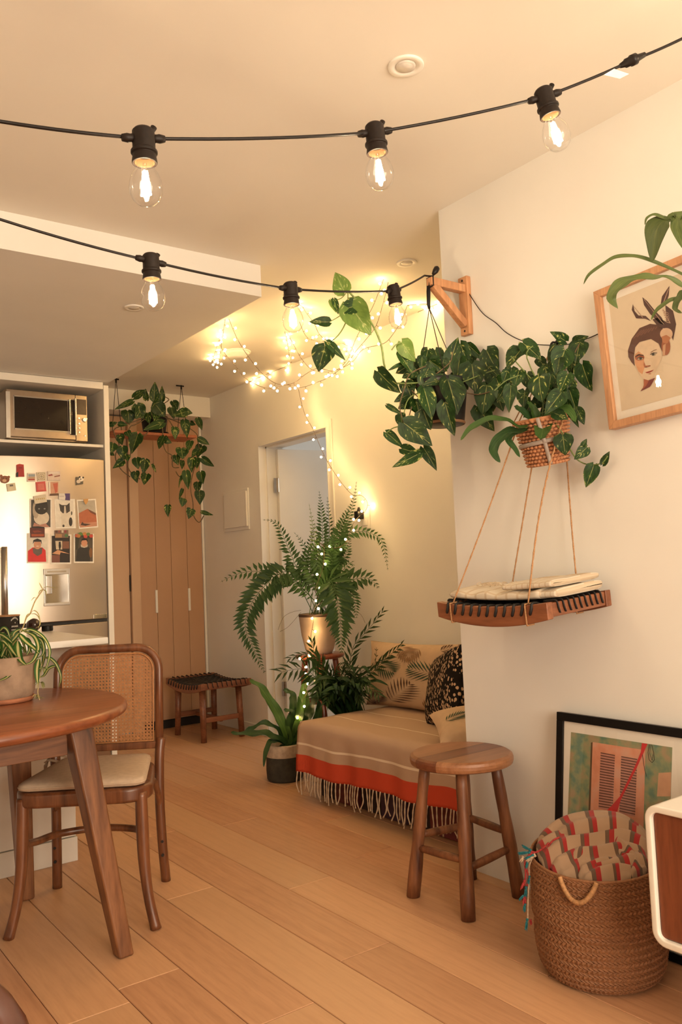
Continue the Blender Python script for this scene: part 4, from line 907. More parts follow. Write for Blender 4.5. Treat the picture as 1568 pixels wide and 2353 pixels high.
for i, z in ((0, .165), (1, .150), (2, .215), (3, .195)):
    a, b = on_leg(i, z), on_leg((i+1) % 4, z+.012)
    pts = [a.lerp(b, k/6) for k in range(7)]
    MB().tube(pts, [.010, .0125, .0135, .014, .0135, .0125, .010], 10).build('stretcher', M_STLEG, st, smooth=True)
# ---- seagrass basket
BC = Vector((1.953, 1.516, 0)); M_SG1 = plain('seagrass', (.235, .100, .040), .7, var=.22, scale=160, bump=.3, bscale=500)
M_SGIN = plain('seagrass_inside', (.235, .100, .040), .8)
azc = math.atan2(CAM.y-BC.y, CAM.x-BC.x)
prof = [(.0, .0), (.135, .0), (.150, .006), (.164, .03), (.173, .07), (.177, .11), (.175, .135), (.173, .143), (.177, .152), (.1815, .170), (.180, .20), (.178, .26), (.178, .312)]
def prof_at(s):
    L_ = [0]
    for a, b in zip(prof[1:], prof[2:]): L_.append(L_[-1]+math.hypot(b[0]-a[0], b[1]-a[1]))
    x = s*L_[-1]
    for i in range(len(L_)-1):
        if x <= L_[i+1]+1e-9:
            t = (x-L_[i])/(L_[i+1]-L_[i]); a, b = prof[i+1], prof[i+2]; return a[0]+(b[0]-a[0])*t, a[1]+(b[1]-a[1])*t
    return prof[-1]
def bpt(a, s, off=0):
    r, z = prof_at(min(1, max(0, s))); w = max(0, (z-.2)/.1)
    z -= .013*w*math.cos(a-azc); r += off; k = 1+.02*math.sin(2*a+.6)*min(1, z*8)
    return BC + Vector((r*k*math.cos(a), r*k*math.sin(a), z))
bk = thing('seagrass_basket', 'woven seagrass belly basket holding the striped blanket', 'basket', BC)
m = MB(); m.grid(lambda u, v: bpt(2*PI*u, v, -.004), 72, 28, closeu=True); m.poly([bpt(2*PI*i/48, 0, -.004) for i in range(48)])
m.build('body', M_SGIN, bk, smooth=True)
m = MB(); NA, NS = 88, 34
for i in range(NS):
    s0, s1 = i/NS, (i+1.25)/NS
    for j in range(NA):
        sl = 1.0 if i % 2 else -1.0; da = 2*PI/NA; a0 = j*da + (da*.25 if i % 2 else 0)
        jt = random.uniform(-.0006, .0006)
        p = [bpt(a0+sl*da*.55, s0, .0004), bpt(a0+da*1.02+sl*da*.55, s0, .0040+jt), bpt(a0+da*1.02-sl*da*.45, s1, .0004), bpt(a0-sl*da*.45, s1, .0030+jt)]
        c = (p[0]+p[1]+p[2]+p[3])/4; c += (c-Vector((BC.x, BC.y, c.z))).normalized()*(.0042+jt)
        m.add(p+[c], [(0,1,4),(1,2,4),(2,3,4),(3,0,4)])
stuff(m.build('weave', M_SG1, bk, fix=False))
MB().tube([bpt(2*PI*i/64, 1.0, .0)+Vector((0,0,.001)) for i in range(65)], .0042, 6).build('rim', M_SG1, bk, smooth=True)
M_SGH = plain('wrapped_handle', (.46, .24, .10), .7, var=.25, scale=120)
for az0 in (azc-.26, azc+PI-.3):
    P = []
    for i in range(49):
        t = i/48; a = az0 + (.5-t)*.50; dz = -.052*math.sin(PI*t)**.8
        b = bpt(a, 1.0, .006); P.append(b + Vector((math.cos(a), math.sin(a), 0))*(.004+.010*math.sin(PI*t)) + Vector((0, 0, dz+.004)))
    rr = [.0062+.0011*math.sin(i*PI*.9) for i in range(len(crom(P, 4)))]
    MB().tube(crom(P, 4), rr, 8).build('handle', M_SGH, bk, smooth=True)
# ---- striped blanket heaped in the basket
def stripe_mat(name):
    m, nt, b, N, L = nodes(name)
    uv = N('ShaderNodeUVMap'); sp_ = N('ShaderNodeSeparateXYZ'); L(uv.outputs[0], sp_.inputs[0])
    fr_ = N('ShaderNodeMath'); fr_.operation = 'FRACT'; L(sp_.outputs[0], fr_.inputs[0])
    cr = N('ShaderNodeValToRGB'); cr.color_ramp.interpolation = 'CONSTANT'; e = cr.color_ramp.elements
    e[0].position = 0; e[0].color = c4((.43, .285, .185)); e[1].position = .50; e[1].color = c4((.14, .085, .055))
    for p, c3 in ((.66, (.36, .03, .028)), (.86, (.43, .285, .185))): k = e.new(p); k.color = c4(c3)
    L(fr_.outputs[0], cr.inputs['Fac'])
    wv = N('ShaderNodeTexWave'); wv.inputs['Scale'].default_value = 26; wv.inputs['Distortion'].default_value = .4; wv.bands_direction = 'DIAGONAL'; L(uv.outputs[0], wv.inputs['Vector'])
    mx = N('ShaderNodeMix'); mx.data_type = 'RGBA'; mx.blend_type = 'MULTIPLY'; mx.inputs['Factor'].default_value = .45; L(cr.outputs['Color'], mx.inputs['A']); L(wv.outputs['Color'], mx.inputs['B'])
    m2 = N('ShaderNodeMix'); m2.data_type = 'RGBA'; m2.inputs['Factor'].default_value = .65; L(mx.outputs['Result'], m2.inputs['A']); L(cr.outputs['Color'], m2.inputs['B'])
    L(m2.outputs['Result'], b.inputs['Base Color']); b.inputs['Roughness'].default_value = .95; b.inputs['Specular IOR Level'].default_value = .1
    try: b.inputs['Sheen Weight'].default_value = .2
    except Exception: pass
    bp = N('ShaderNodeBump'); bp.inputs['Strength'].default_value = .4; bp.inputs['Distance'].default_value = .0015; L(wv.outputs['Fac'], bp.inputs['Height']); L(bp.outputs[0], b.inputs['Normal']); return m
M_BLK = stripe_mat('striped_wool')
bl = thing('striped_blanket', 'red, brown and cream striped wool blanket heaped in the basket', 'blanket', BC+Vector((0,0,.25)))
def clothgrid(name, fn, uvf, nu, nv, mat, parent, thick=.006):
    g = [[Vector(fn(i/(nu-1), j/(nv-1))) for j in range(nv)] for i in range(nu)]
    me = bpy.data.meshes.new(name); me.from_pydata([tuple(p) for r in g for p in r], [], [(i*nv+j, i*nv+j+1, (i+1)*nv+j+1, (i+1)*nv+j) for i in range(nu-1) for j in range(nv-1)])
    uv = me.uv_layers.new(name='UVMap')
    for p in me.polygons:
        p.use_smooth = True
        for li in p.loop_indices:
            v = me.loops[li].vertex_index; uv.data[li].uv = uvf((v//nv)/(nu-1), (v % nv)/(nv-1))
    me.materials.append(mat); o = bpy.data.objects.new(name, me); COL.objects.link(o)
    if thick: s = o.modifiers.new('s', 'SOLIDIFY'); s.thickness = thick; s.offset = -1
    return par(o, parent)
VX = Vector((math.cos(azc), math.sin(azc), 0)); VR = Vector((-VX.y, VX.x, 0)) * 1.0     # towards camera, and its left-hand normal
if VR.dot(RT) < 0: VR = -VR
def heap(u, v):
    a = 2*PI*u; r = v*.160
    e = VX*math.cos(a)*r + VR*math.sin(a)*r
    side = e.dot(VR)/.163; frn = e.dot(VX)/.163
    h = .262 + .085*(1-v**2.6) + .02*side*(1-v) - .02*frn
    f = math.sin(frn*7.5+side*3.2+1.5*math.sin(side*4))*.020 + math.sin(side*10-frn*4)*.013 + mnoise.noise(Vector((side*3, frn*3, 1)))*.022
    return BC + e + Vector((0, 0, h + f*(1-v**4)*.9))
def heap_uv(u, v):
    a = 2*PI*u; x, y = v*math.sin(a), v*math.cos(a)
    return (x*2.5+.7*y+.35*math.sin(y*4+x*2)+.5, y*3)
clothgrid('heap', heap, heap_uv, 72, 30, M_BLK, bl, .004)
# loose layers of the blanket lying over the heap, each a swooping sheet with wrinkles and tucked edges
def layer(path, wid, hump, ustr, tilt=0.0, seed=0, uoff=0.0):
    P = crom(path, 8); n = len(P)
    def fn(u, v):
        i = u*(n-1); k = min(int(i), n-2); p = P[k].lerp(P[k+1], i-k); d = (P[min(k+3, n-1)]-P[max(k-3, 0)]); d.z *= .4; d.normalize()
        x = d.cross(Vector((0,0,1))).normalized(); q = 2*v-1
        w = wid*(.62+.38*math.sin(PI*min(1, max(0, .08+.84*u))))
        prof_ = (1-abs(q)**2.4)*hump - max(0, abs(q)-.72)*hump*1.6
        wr = .006*math.sin(q*7.5+u*4+seed)*(1-q*q)
        ns = mnoise.noise(Vector((u*3+seed, q*1.4, seed)))*.010
        tuck = -.02*max(0, abs(2*u-1)-.8)/.2
        o_ = p + x*q*w*.5 + Vector((0, 0, prof_+wr+ns+tuck+tilt*q)); e_ = Vector((o_.x-BC.x, o_.y-BC.y, 0)); r_ = e_.length
        if r_ > .160: o_ -= e_*(1-.160/r_)
        return o_
    clothgrid('fold', fn, lambda u, v: (u*ustr+.10*math.sin(v*3+seed)+uoff, v*2.4), 54, 26, M_BLK, bl, .004)
def hp(s, f, dz=0): return BC + VR*s*.163 + VX*f*.163 + Vector((0, 0, .306+dz))
layer([hp(-.98,-.10,-.004), hp(-.60,-.35,.040), hp(.0,-.40,.066), hp(.5,-.36,.060), hp(.92,-.25,.02)], .175, .034, 5.5, .012, 1)
layer([hp(-.96,.30,-.012), hp(-.6,.14,.020), hp(-.1,.05,.040), hp(.45,.02,.040), hp(.92,.12,.008)], .155, .032, 5.2, -.014, 4, .3)
layer([hp(-.72,.60,-.020), hp(-.35,.46,.004), hp(.05,.46,.012), hp(.50,.40,.018), hp(.86,.34,.0)], .13, .028, 4.4, -.020, 7, .6)
layer([hp(-.28,.84,-.024), hp(.05,.72,-.004), hp(.35,.66,.0), hp(.60,.66,-.012)], .085, .024, 2.8, -.012, 9, .1)
layer([hp(.36,.16,.036), hp(.55,.40,.026), hp(.60,.60,.002), hp(.50,.80,-.022)], .075, .024, 2.8, .004, 12, .45)
M_TEAL = plain('teal_wool', (.012, .13, .15), .9, var=.4, scale=200); M_REDW = plain('red_wool', (.33, .03, .03), .9, var=.4, scale=200); M_CRW = plain('cream_wool', (.50, .36, .25), .9, var=.3, scale=200)
KB = crop(1180, 1820, 4.041); dT = depth(bpt(azc-1.3, .9))-.005
def kb(x, y, dd=0): return atd(*KB(x, y), dT+dd)
tl_n = 0
def tassel(x0, y0, x1, y1, mat, parent, w=22):
    a, b = kb(x0, y0, -.01), kb(x1, y1, -.015); k = dT/FPX/4.041
    m = MB(); ax = (b-a)
    for i in range(11):
        j = Vector((random.uniform(-1,1), random.uniform(-1,1), random.uniform(-1,1)))*w*k*.55
        m.tube([a, a.lerp(b, .45)+j*.8, b+j+ax*random.uniform(-.12, .12)], [.0012, .0015, .0006], 4)
    m.tube([a-ax*.06, a+ax*.14], .0036, 8)
    m.build('tassel', mat, parent)
for q in ((160,540,85,495,M_TEAL),(150,560,60,570,M_TEAL),(185,585,110,625,M_TEAL),(205,590,130,640,M_CRW),(130,640,120,700,M_TEAL),(300,580,270,640,M_TEAL),(150,780,140,850,M_TEAL),(120,880,115,970,M_TEAL),(110,950,65,995,M_TEAL),(100,960,90,1030,M_REDW),(110,1040,105,1110,M_TEAL),(130,1180,120,1280,M_TEAL),(160,1185,168,1230,M_REDW),(105,820,75,900,M_REDW),(90,600,70,640,M_CRW)):
    tassel(*q[:4], q[4], bl)
for pts in ([(190,560),(140,600),(125,700),(140,800),(120,900),(110,1040)], [(200,570),(150,680),(150,800),(140,920),(135,1060),(135,1190)], [(170,560),(110,640),(115,760),(105,870)], [(330,470),(280,520),(210,560),(160,545)], [(430,420),(370,450),(330,500),(300,580)]):
    MB().tube(crom([kb(x, y, -.008) for x, y in pts], 5), .0026, 6).build('twisted_cord', random.choice([M_REDW, M_CRW]), bl, smooth=True)
# ---- low cabinet along the right wall (only its far end is in the picture)
TVX0, TVX1, TVY0, TVY1, TVZ0, TVZ1 = 1.738, 2.215, -.35, 1.203, .232, .553
tv = thing('tv_cabinet', 'low white cabinet with rounded corners and red-brown wood doors', 'cabinet', (1.97, .43, 0))
def rrect(y0, y1, z0, z1, r, n=6):
    out = []
    for cy_, cz_, k in ((y1-r, z1-r, 0), (y0+r, z1-r, 1), (y0+r, z0+r, 2), (y1-r, z0+r, 3)):
        out += [(cy_+r*math.cos(PI/2*k+PI/2*i/n), cz_+r*math.sin(PI/2*k+PI/2*i/n)) for i in range(n+1)]
    return out
oo, ii = rrect(TVY0, TVY1, TVZ0, TVZ1, .034), rrect(TVY0+.017, TVY1-.017, TVZ0+.017, TVZ1-.017, .018)
m = MB(); k = len(oo)
for X, pts in ((TVX0, ii), (TVX0, oo), (TVX1, oo), (TVX1, ii)): m.v += [Vector((X, y, z)) for y, z in pts]
for q in range(4):
    for j in range(k): m.f.append((q*k+j, q*k+(j+1) % k, ((q+1) % 4)*k+(j+1) % k, ((q+1) % 4)*k+j))
m.build('shell', plain('tv_white', (.80, .76, .68), .3, var=.02), tv, bevel=.004)
M_TVD = wood('tv_door_wood', (.15, .036, .012), (.21, .058, .021), 'Z', 16, 9, .4, .15, rings=False)
for i in range(3):
    y1 = TVY1-.018-i*.509; y0 = y1-.503
    MB().box((TVX0+.010, y0, TVZ0+.018), (TVX0+.028, y1, TVZ1-.018)).build('door', M_TVD, tv, bevel=.003)
MB().box((TVX1-.012, TVY0+.018, TVZ0+.018), (TVX1-.002, TVY1-.018, TVZ1-.018)).build('back_panel', M_DARK, tv)
for y in (-.2, 1.0):
    for x in (1.80, 2.14): MB().tube([(x, y, 0), (x, y, TVZ0+.002)], [.012, .016], 12).build('leg', M_BLACK, tv, smooth=True)
# ---- black-framed print leaning against the wall
LX0, LX1, LZ = 2.128, 2.205, .634           # front face: bottom X, top X, top height
LN = Vector((-LZ, 0, LX1-LX0)).normalized()
def lp_(x, y, off=0):
    d = ray(x, y); o = Vector((LX0, 0, 0))+LN*off; return CAM + d*((o-CAM).dot(LN)/d.dot(LN))
def lpt(y, t, off=0): return Vector((LX0+(LX1-LX0)*t, y, LZ*t)) + LN*off
bp = thing('leaning_print', 'black-framed photograph of pink shutters leaning on the wall behind the basket', 'picture', (2.14, 1.57, 0))
LY1, LY0, FWd = 1.828, 1.318, .026; tw_ = FWd/LZ
def slab(name, y0, y1, t0, t1, o0, o1, mat, parent, bevel=0):
    vs = [lpt(y, t, o) for o in (o0, o1) for y, t in ((y0, t0), (y1, t0), (y1, t1), (y0, t1))]
    return MB().add(vs, [(0,1,2,3),(7,6,5,4),(0,4,5,1),(1,5,6,2),(2,6,7,3),(3,7,4,0)]).build(name, mat, parent, bevel=bevel)
M_FRB = plain('black_frame', (.006, .005, .0045), .4, var=.2, spec=.2)
slab('frame_rail', LY0, LY1, 1-tw_, 1.0, -.020, .004, M_FRB, bp, .0015); slab('frame_rail', LY0, LY1, 0.004, tw_, -.020, .004, M_FRB, bp, .0015)
slab('frame_stile', LY1-FWd, LY1, tw_, 1-tw_, -.020, .004, M_FRB, bp, .0015); slab('frame_stile', LY0, LY0+FWd, tw_, 1-tw_, -.020, .004, M_FRB, bp, .0015)
slab('mat_board', LY0+FWd, LY1-FWd, tw_, 1-tw_, -.008, -.004, plain('mat_white', (.78, .74, .66), .7, var=.01), bp)
KL = crop(1180, 1600, 4.041)
def paint(name, c1, c2, c3, sc=28):
    m, nt, b, N, L = nodes(name); tc = N('ShaderNodeTexCoord'); nz = N('ShaderNodeTexNoise'); nz.inputs['Scale'].default_value = sc; nz.inputs['Detail'].default_value = 5; L(tc.outputs['Object'], nz.inputs['Vector'])
    cr = N('ShaderNodeValToRGB'); e = cr.color_ramp.elements; e[0].color = c4(c1); e[0].position = .35; e[1].color = c4(c2); e[1].position = .5; k = e.new(.64); k.color = c4(c3)
    L(nz.outputs['Fac'], cr.inputs['Fac']); L(cr.outputs['Color'], b.inputs['Base Color']); b.inputs['Roughness'].default_value = .5; return m
pic = thing('x', 'x', 'x') if False else None
def lflat(nm, pts, k, mat, par_): return MB().poly([lp_(*KL(x, y), -.0036+.0003*k) for x, y in pts]).build(nm, mat, par_, fix=False)
pr_ = lflat('print', [(537,332),(1478,475),(1440,1700),(490,1480)], 0, paint('peeling_green', (.11,.21,.15), (.24,.28,.15), (.36,.27,.155)), bp)
ORG[pr_] = Matrix.Identity(4)
M_PINK = paint('pink_paint', (.60,.25,.15), (.66,.30,.19), (.62,.34,.24), 20)
lflat('shutter_frame', [(738,425),(1228,500),(1208,1300),(712,1190)], 1, M_PINK, pr_)
lflat('plaster_patch', [(1350,712),(1468,705),(1462,930),(1335,930)], 1, col('patch_pink', (.58,.33,.20)), pr_)
lflat('frame_shadow', [(722,430),(738,425),(712,1190),(695,1185)], 1, col('shadow_brown', (.10,.06,.03)), pr_)
for (x0, y0), (x1, y1), (x2, y2), (x3, y3) in (((812,520),(945,545),(925,1062),(792,1040)), ((1003,555),(1152,582),(1132,1117),(985,1085))):
    lflat('louvre_ground', [(x0,y0),(x1,y1),(x2,y2),(x3,y3)], 2, col('louvre_dark', (.10,.035,.025)), pr_)
    n = 21
    for i in range(n):
        t0, t1 = (i+.38)/n, (i+.98)/n
        lflat('louvre_slat', [(x0+(x3-x0)*t0, y0+(y3-y0)*t0), (x1+(x2-x1)*t0, y1+(y2-y1)*t0), (x1+(x2-x1)*t1, y1+(y2-y1)*t1), (x0+(x3-x0)*t1, y0+(y3-y0)*t1)], 3, col('slat_pink', (.46,.22,.17)), pr_)
lflat('red_rope', [(1195,434),(1248,442),(1140,680),(1000,960),(975,1040),(950,1125),(820,1108),(910,1020),(990,930),(1130,650),(1185,520)], 4, col('rope_red', (.55,.015,.02)), pr_)
M_INK = col('ink_dark', (.03,.02,.015))
def lline(pts, k, w, mat):
    P = [lp_(*KL(x, y), -.0036+.0003*k) for x, y in pts]; m = MB()
    for a, b in zip(P, P[1:]):
        d = (b-a).normalized(); s = d.cross(LN)*w; m.poly([a-s, b-s, b+s, a+s])
    m.build('cord_loop', mat, pr_, fix=False)
lline([(1265,446),(1252,520),(1262,590),(1290,616),(1312,590),(1305,520),(1285,448)], 4, .0008, M_INK); lline([(1275,446),(1268,530),(1290,596),(1300,540)], 4, .0006, M_INK); lline([(1200,540),(1222,690),(1240,745)], 4, .0008, M_INK)
MB().add([lpt(LY0+FWd, tw_, .0015), lpt(LY1-FWd, tw_, .0015), lpt(LY1-FWd, 1-tw_, .0015), lpt(LY0+FWd, 1-tw_, .0015)], [(0,1,2,3)]).build('glass', M_GLASS, bp, fix=False)
# ---- oak-framed portrait hanging on the wall
XP = 2.210
def wp(x, y, off=0): return onx(x, y, XP-off)
P0 = Vector((XP, 1.580, 1.972)); dwn = Vector((0, -.0245, -.444)); rgt = Vector((0, -.345, .0195)); fb = .0225
rl, dl = rgt.length, dwn.length; ru, du = rgt.normalized(), dwn.normalized()
wf = thing('framed_portrait', 'oak-framed drawing of a woman with feathers in her hair on the wall', 'picture', P0+rgt*.5+dwn)
def fpt(a, b, off): return P0+ru*a+du*b+Vector((-off, 0, 0))
M_OAKF = wood('oak_frame', (.47, .235, .115), (.57, .305, .155), 'Z', 16, 8, .45, .1, rings=False)
def bar(nm, a0, b0, a1, b1, mit):
    """frame bar with mitred ends: outline in frame coordinates"""
    pts = mit; vs = [fpt(a, b, o) for o in (-.022, .010) for a, b in pts]
    return MB().add(vs, [(0,1,2,3),(7,6,5,4),(0,4,5,1),(1,5,6,2),(2,6,7,3),(3,7,4,0)]).build(nm, M_OAKF, wf, bevel=.001)
bar('frame_rail', 0,0,0,0, [(0,0),(rl,0),(rl-fb,fb),(fb,fb)]); bar('frame_rail', 0,0,0,0, [(0,dl),(rl,dl),(rl-fb,dl-fb),(fb,dl-fb)])
bar('frame_stile', 0,0,0,0, [(0,0),(0,dl),(fb,dl-fb),(fb,fb)]); bar('frame_stile', 0,0,0,0, [(rl,0),(rl,dl),(rl-fb,dl-fb),(rl-fb,fb)])
MB().add([fpt(a, b, o) for o in (-.012, -.006) for a, b in ((fb,fb),(rl-fb,fb),(rl-fb,dl-fb),(fb,dl-fb))], [(0,1,2,3),(7,6,5,4),(0,4,5,1),(1,5,6,2),(2,6,7,3),(3,7,4,0)]).build('mat_board', plain('mat_white2', (.80,.77,.70), .7, var=.01), wf)
pp = MB().poly([fpt(a, b, -.0055) for a, b in ((.042,.045),(rl-.045,.045),(rl-.045,dl-.050),(.042,dl-.050))]).build('print', plain('cream_paper', (.66,.56,.42), .7, var=.02), wf, fix=False)
ORG[pp] = Matrix.Identity(4)
K5 = crop(1300, 480, 4.526)
def pf(nm, pts, k, rgb): return MB().poly([wp(*K5(x, y), -.0050+.00025*k) for x, y in pts]).build(nm, col('ink_%d_%d_%d' % tuple(int(v*255) for v in rgb), rgb, .7), pp, fix=False)
HAIR = (.10, .040, .028); HAIR2 = (.17, .075, .05)
pf('hair', [(655,1540),(650,1470),(690,1350),(770,1240),(880,1195),(960,1205),(1030,1260),(1010,1420),(1005,1480),(970,1400),(890,1352),(770,1385),(725,1440),(712,1540),(722,1635),(685,1592)], 1, HAIR)
for i in range(7): pf('hair_strand', [(700+i*38,1345-i*16),(790+i*26,1258-i*6),(800+i*26,1262-i*6),(712+i*38,1352-i*16)], 2, HAIR2)
pf('face', [(715,1530),(728,1440),(770,1388),(890,1355),(968,1402),(1000,1490),(1008,1540),(960,1640),(920,1755),(860,1782),(810,1768),(760,1700),(722,1620)], 2, (.66,.52,.37))
pf('cheek_shade', [(720,1520),(760,1480),(815,1520),(825,1640),(800,1720),(760,1690),(724,1610)], 3, (.60,.31,.16))
pf('eye_shade', ell(772, 1545, 50, 34), 4, (.36,.10,.04)); pf('brow', [(725,1530),(765,1508),(815,1520),(812,1532),(765,1522),(730,1545)], 5, (.07,.03,.02))
pf('eye', ell(778, 1556, 32, 17), 5, (.42,.34,.24)); pf('iris', ell(782, 1556, 15, 15), 6, (.07,.05,.035)); pf('pupil', ell(784, 1554, 7, 7), 7, (.01,.01,.01)); pf('lash', [(745,1552),(775,1536),(812,1546),(812,1552),(775,1543),(748,1560)], 7, (.03,.015,.01))
pf('eye', ell(915, 1512, 30, 16), 5, (.42,.36,.26)); pf('iris', ell(912, 1511, 15, 15), 6, (.09,.07,.05)); pf('pupil', ell(912, 1510, 7, 7), 7, (.01,.01,.01)); pf('lash', [(880,1510),(915,1492),(955,1496),(955,1502),(915,1499),(884,1518)], 7, (.03,.015,.01)); pf('brow', [(885,1490),(920,1468),(950,1458),(950,1464),(920,1476),(888,1498)], 7, (.22,.12,.07))
pf('nose', [(818,1590),(835,1630),(885,1625),(886,1636),(850,1648),(820,1650),(812,1620)], 5, (.40,.14,.06)); pf('nostril', ell(838, 1645, 12, 5), 6, (.16,.04,.02)); pf('nostril', ell(872, 1632, 9, 4), 6, (.20,.06,.03))
pf('lips', [(830,1700),(860,1690),(880,1684),(922,1672),(900,1690),(880,1702),(850,1710)], 5, (.42,.07,.05)); pf('lip_line', [(830,1702),(880,1690),(922,1673),(880,1696)], 6, (.16,.025,.02)); pf('chin', ell(878, 1715, 16, 5), 5, (.38,.14,.08))
pf('neck', [(815,1768),(860,1785),(935,1755),(905,1810),(880,1850),(780,1898),(815,1845)], 3, (.17,.035,.03)); pf('neck_shade', [(815,1768),(870,1786),(840,1840),(800,1880),(815,1830)], 4, (.34,.10,.05))
FE = (.075,.035,.03)
pf('feather', [(702,988),(690,1050),(735,1138),(830,1142),(892,1168),(835,1112),(760,1108),(718,1060)], 1, FE); pf('feather', [(800,918),(818,1000),(880,1092),(985,1195),(1035,1205),(1000,1128),(935,1062),(850,958)], 1, FE); pf('feather', [(1082,800),(1005,910),(990,1000),(1040,1005),(1075,900)], 1, FE); pf('feather', [(1040,1000),(1120,1060),(1152,1200),(1120,1370),(1088,1280),(1050,1240),(980,1245),(905,1150),(960,1130),(1050,1175)], 1, FE)
for x0, y0, x1, y1 in ((815,940,1000,1180),(705,1010,800,1130),(1070,830,1010,990),(1010,1040,1085,1190),(930,1090,1020,1200)): pf('quill', [(x0,y0),(x0+6,y0),(x1+10,y1),(x1,y1)], 2, (.40,.26,.19))
for i in range(6): pf('barb', [(1010+i*8,1050+i*24),(1075+i*3,1085+i*20),(1075+i*3,1090+i*20),(1010+i*8,1060+i*24)], 2, (.42,.28,.20))
pf('flower', ell(1050, 1300, 66, 62), 3, (.60,.42,.29)); pf('flower', ell(1045, 1430, 46, 92), 4, (.30,.10,.045)); pf('petal', [(1000,1330),(1050,1310),(1095,1340),(1060,1400),(1010,1390)], 5, (.42,.17,.08)); pf('petal', [(1015,1420),(1045,1400),(1035,1525),(1010,1530)], 5, (.50,.30,.18))
MB().add([fpt(fb,fb,.002), fpt(rl-fb,fb,.002), fpt(rl-fb,dl-fb,.002), fpt(fb,dl-fb,.002)], [(0,1,2,3)]).build('glass', M_GLASS, wf, fix=False)
# ---- pine bracket at the wall corner
M_PINE = wood('pine_bracket', (.46, .21, .095), (.60, .31, .15), 'Z', 13, 9, .5, .1, rings=False)
br = thing('shelf_bracket', 'triangular pine wall bracket that carries the hanging plant', 'bracket', (XW, 2.163, 1.985))
MB().box((XW-.022, 2.140, 1.985), (XW, 2.186, 2.207)).build('wall_plate', M_PINE, br, bevel=.003)
MB().beam((XW-.021, 2.163, 2.160), (2.045, 2.163, 2.160), .030, .030).build('arm', M_PINE, br, bevel=.003)
MB().beam((2.062, 2.163, 2.150), (XW-.021, 2.163, 2.022), .028, .028).build('brace', M_PINE, br, bevel=.003)
for z in (2.0, 2.192): MB().tube([(XW-.0222, 2.163, z), (XW-.0235, 2.163, z)], .0042, 10).build('screw', M_DARK, br)
# thin black cable from the bracket along the wall to the picture
cb = [onx(x, y, XW-(.0022 if x > 1345 else .010)) for x, y in ((1068,655),(1085,685),(1110,720),(1140,742),(1165,765),(1200,783),(1240,792),(1300,792),(1345,780),(1380,765),(1420,745))]
tag(MB().tube(crom(cb, 5), .0016, 6).build('thin_cable', M_RUBBER, None, smooth=True, origin=cb[0]), 'thin black cable draped along the wall from bracket to portrait', 'cable')
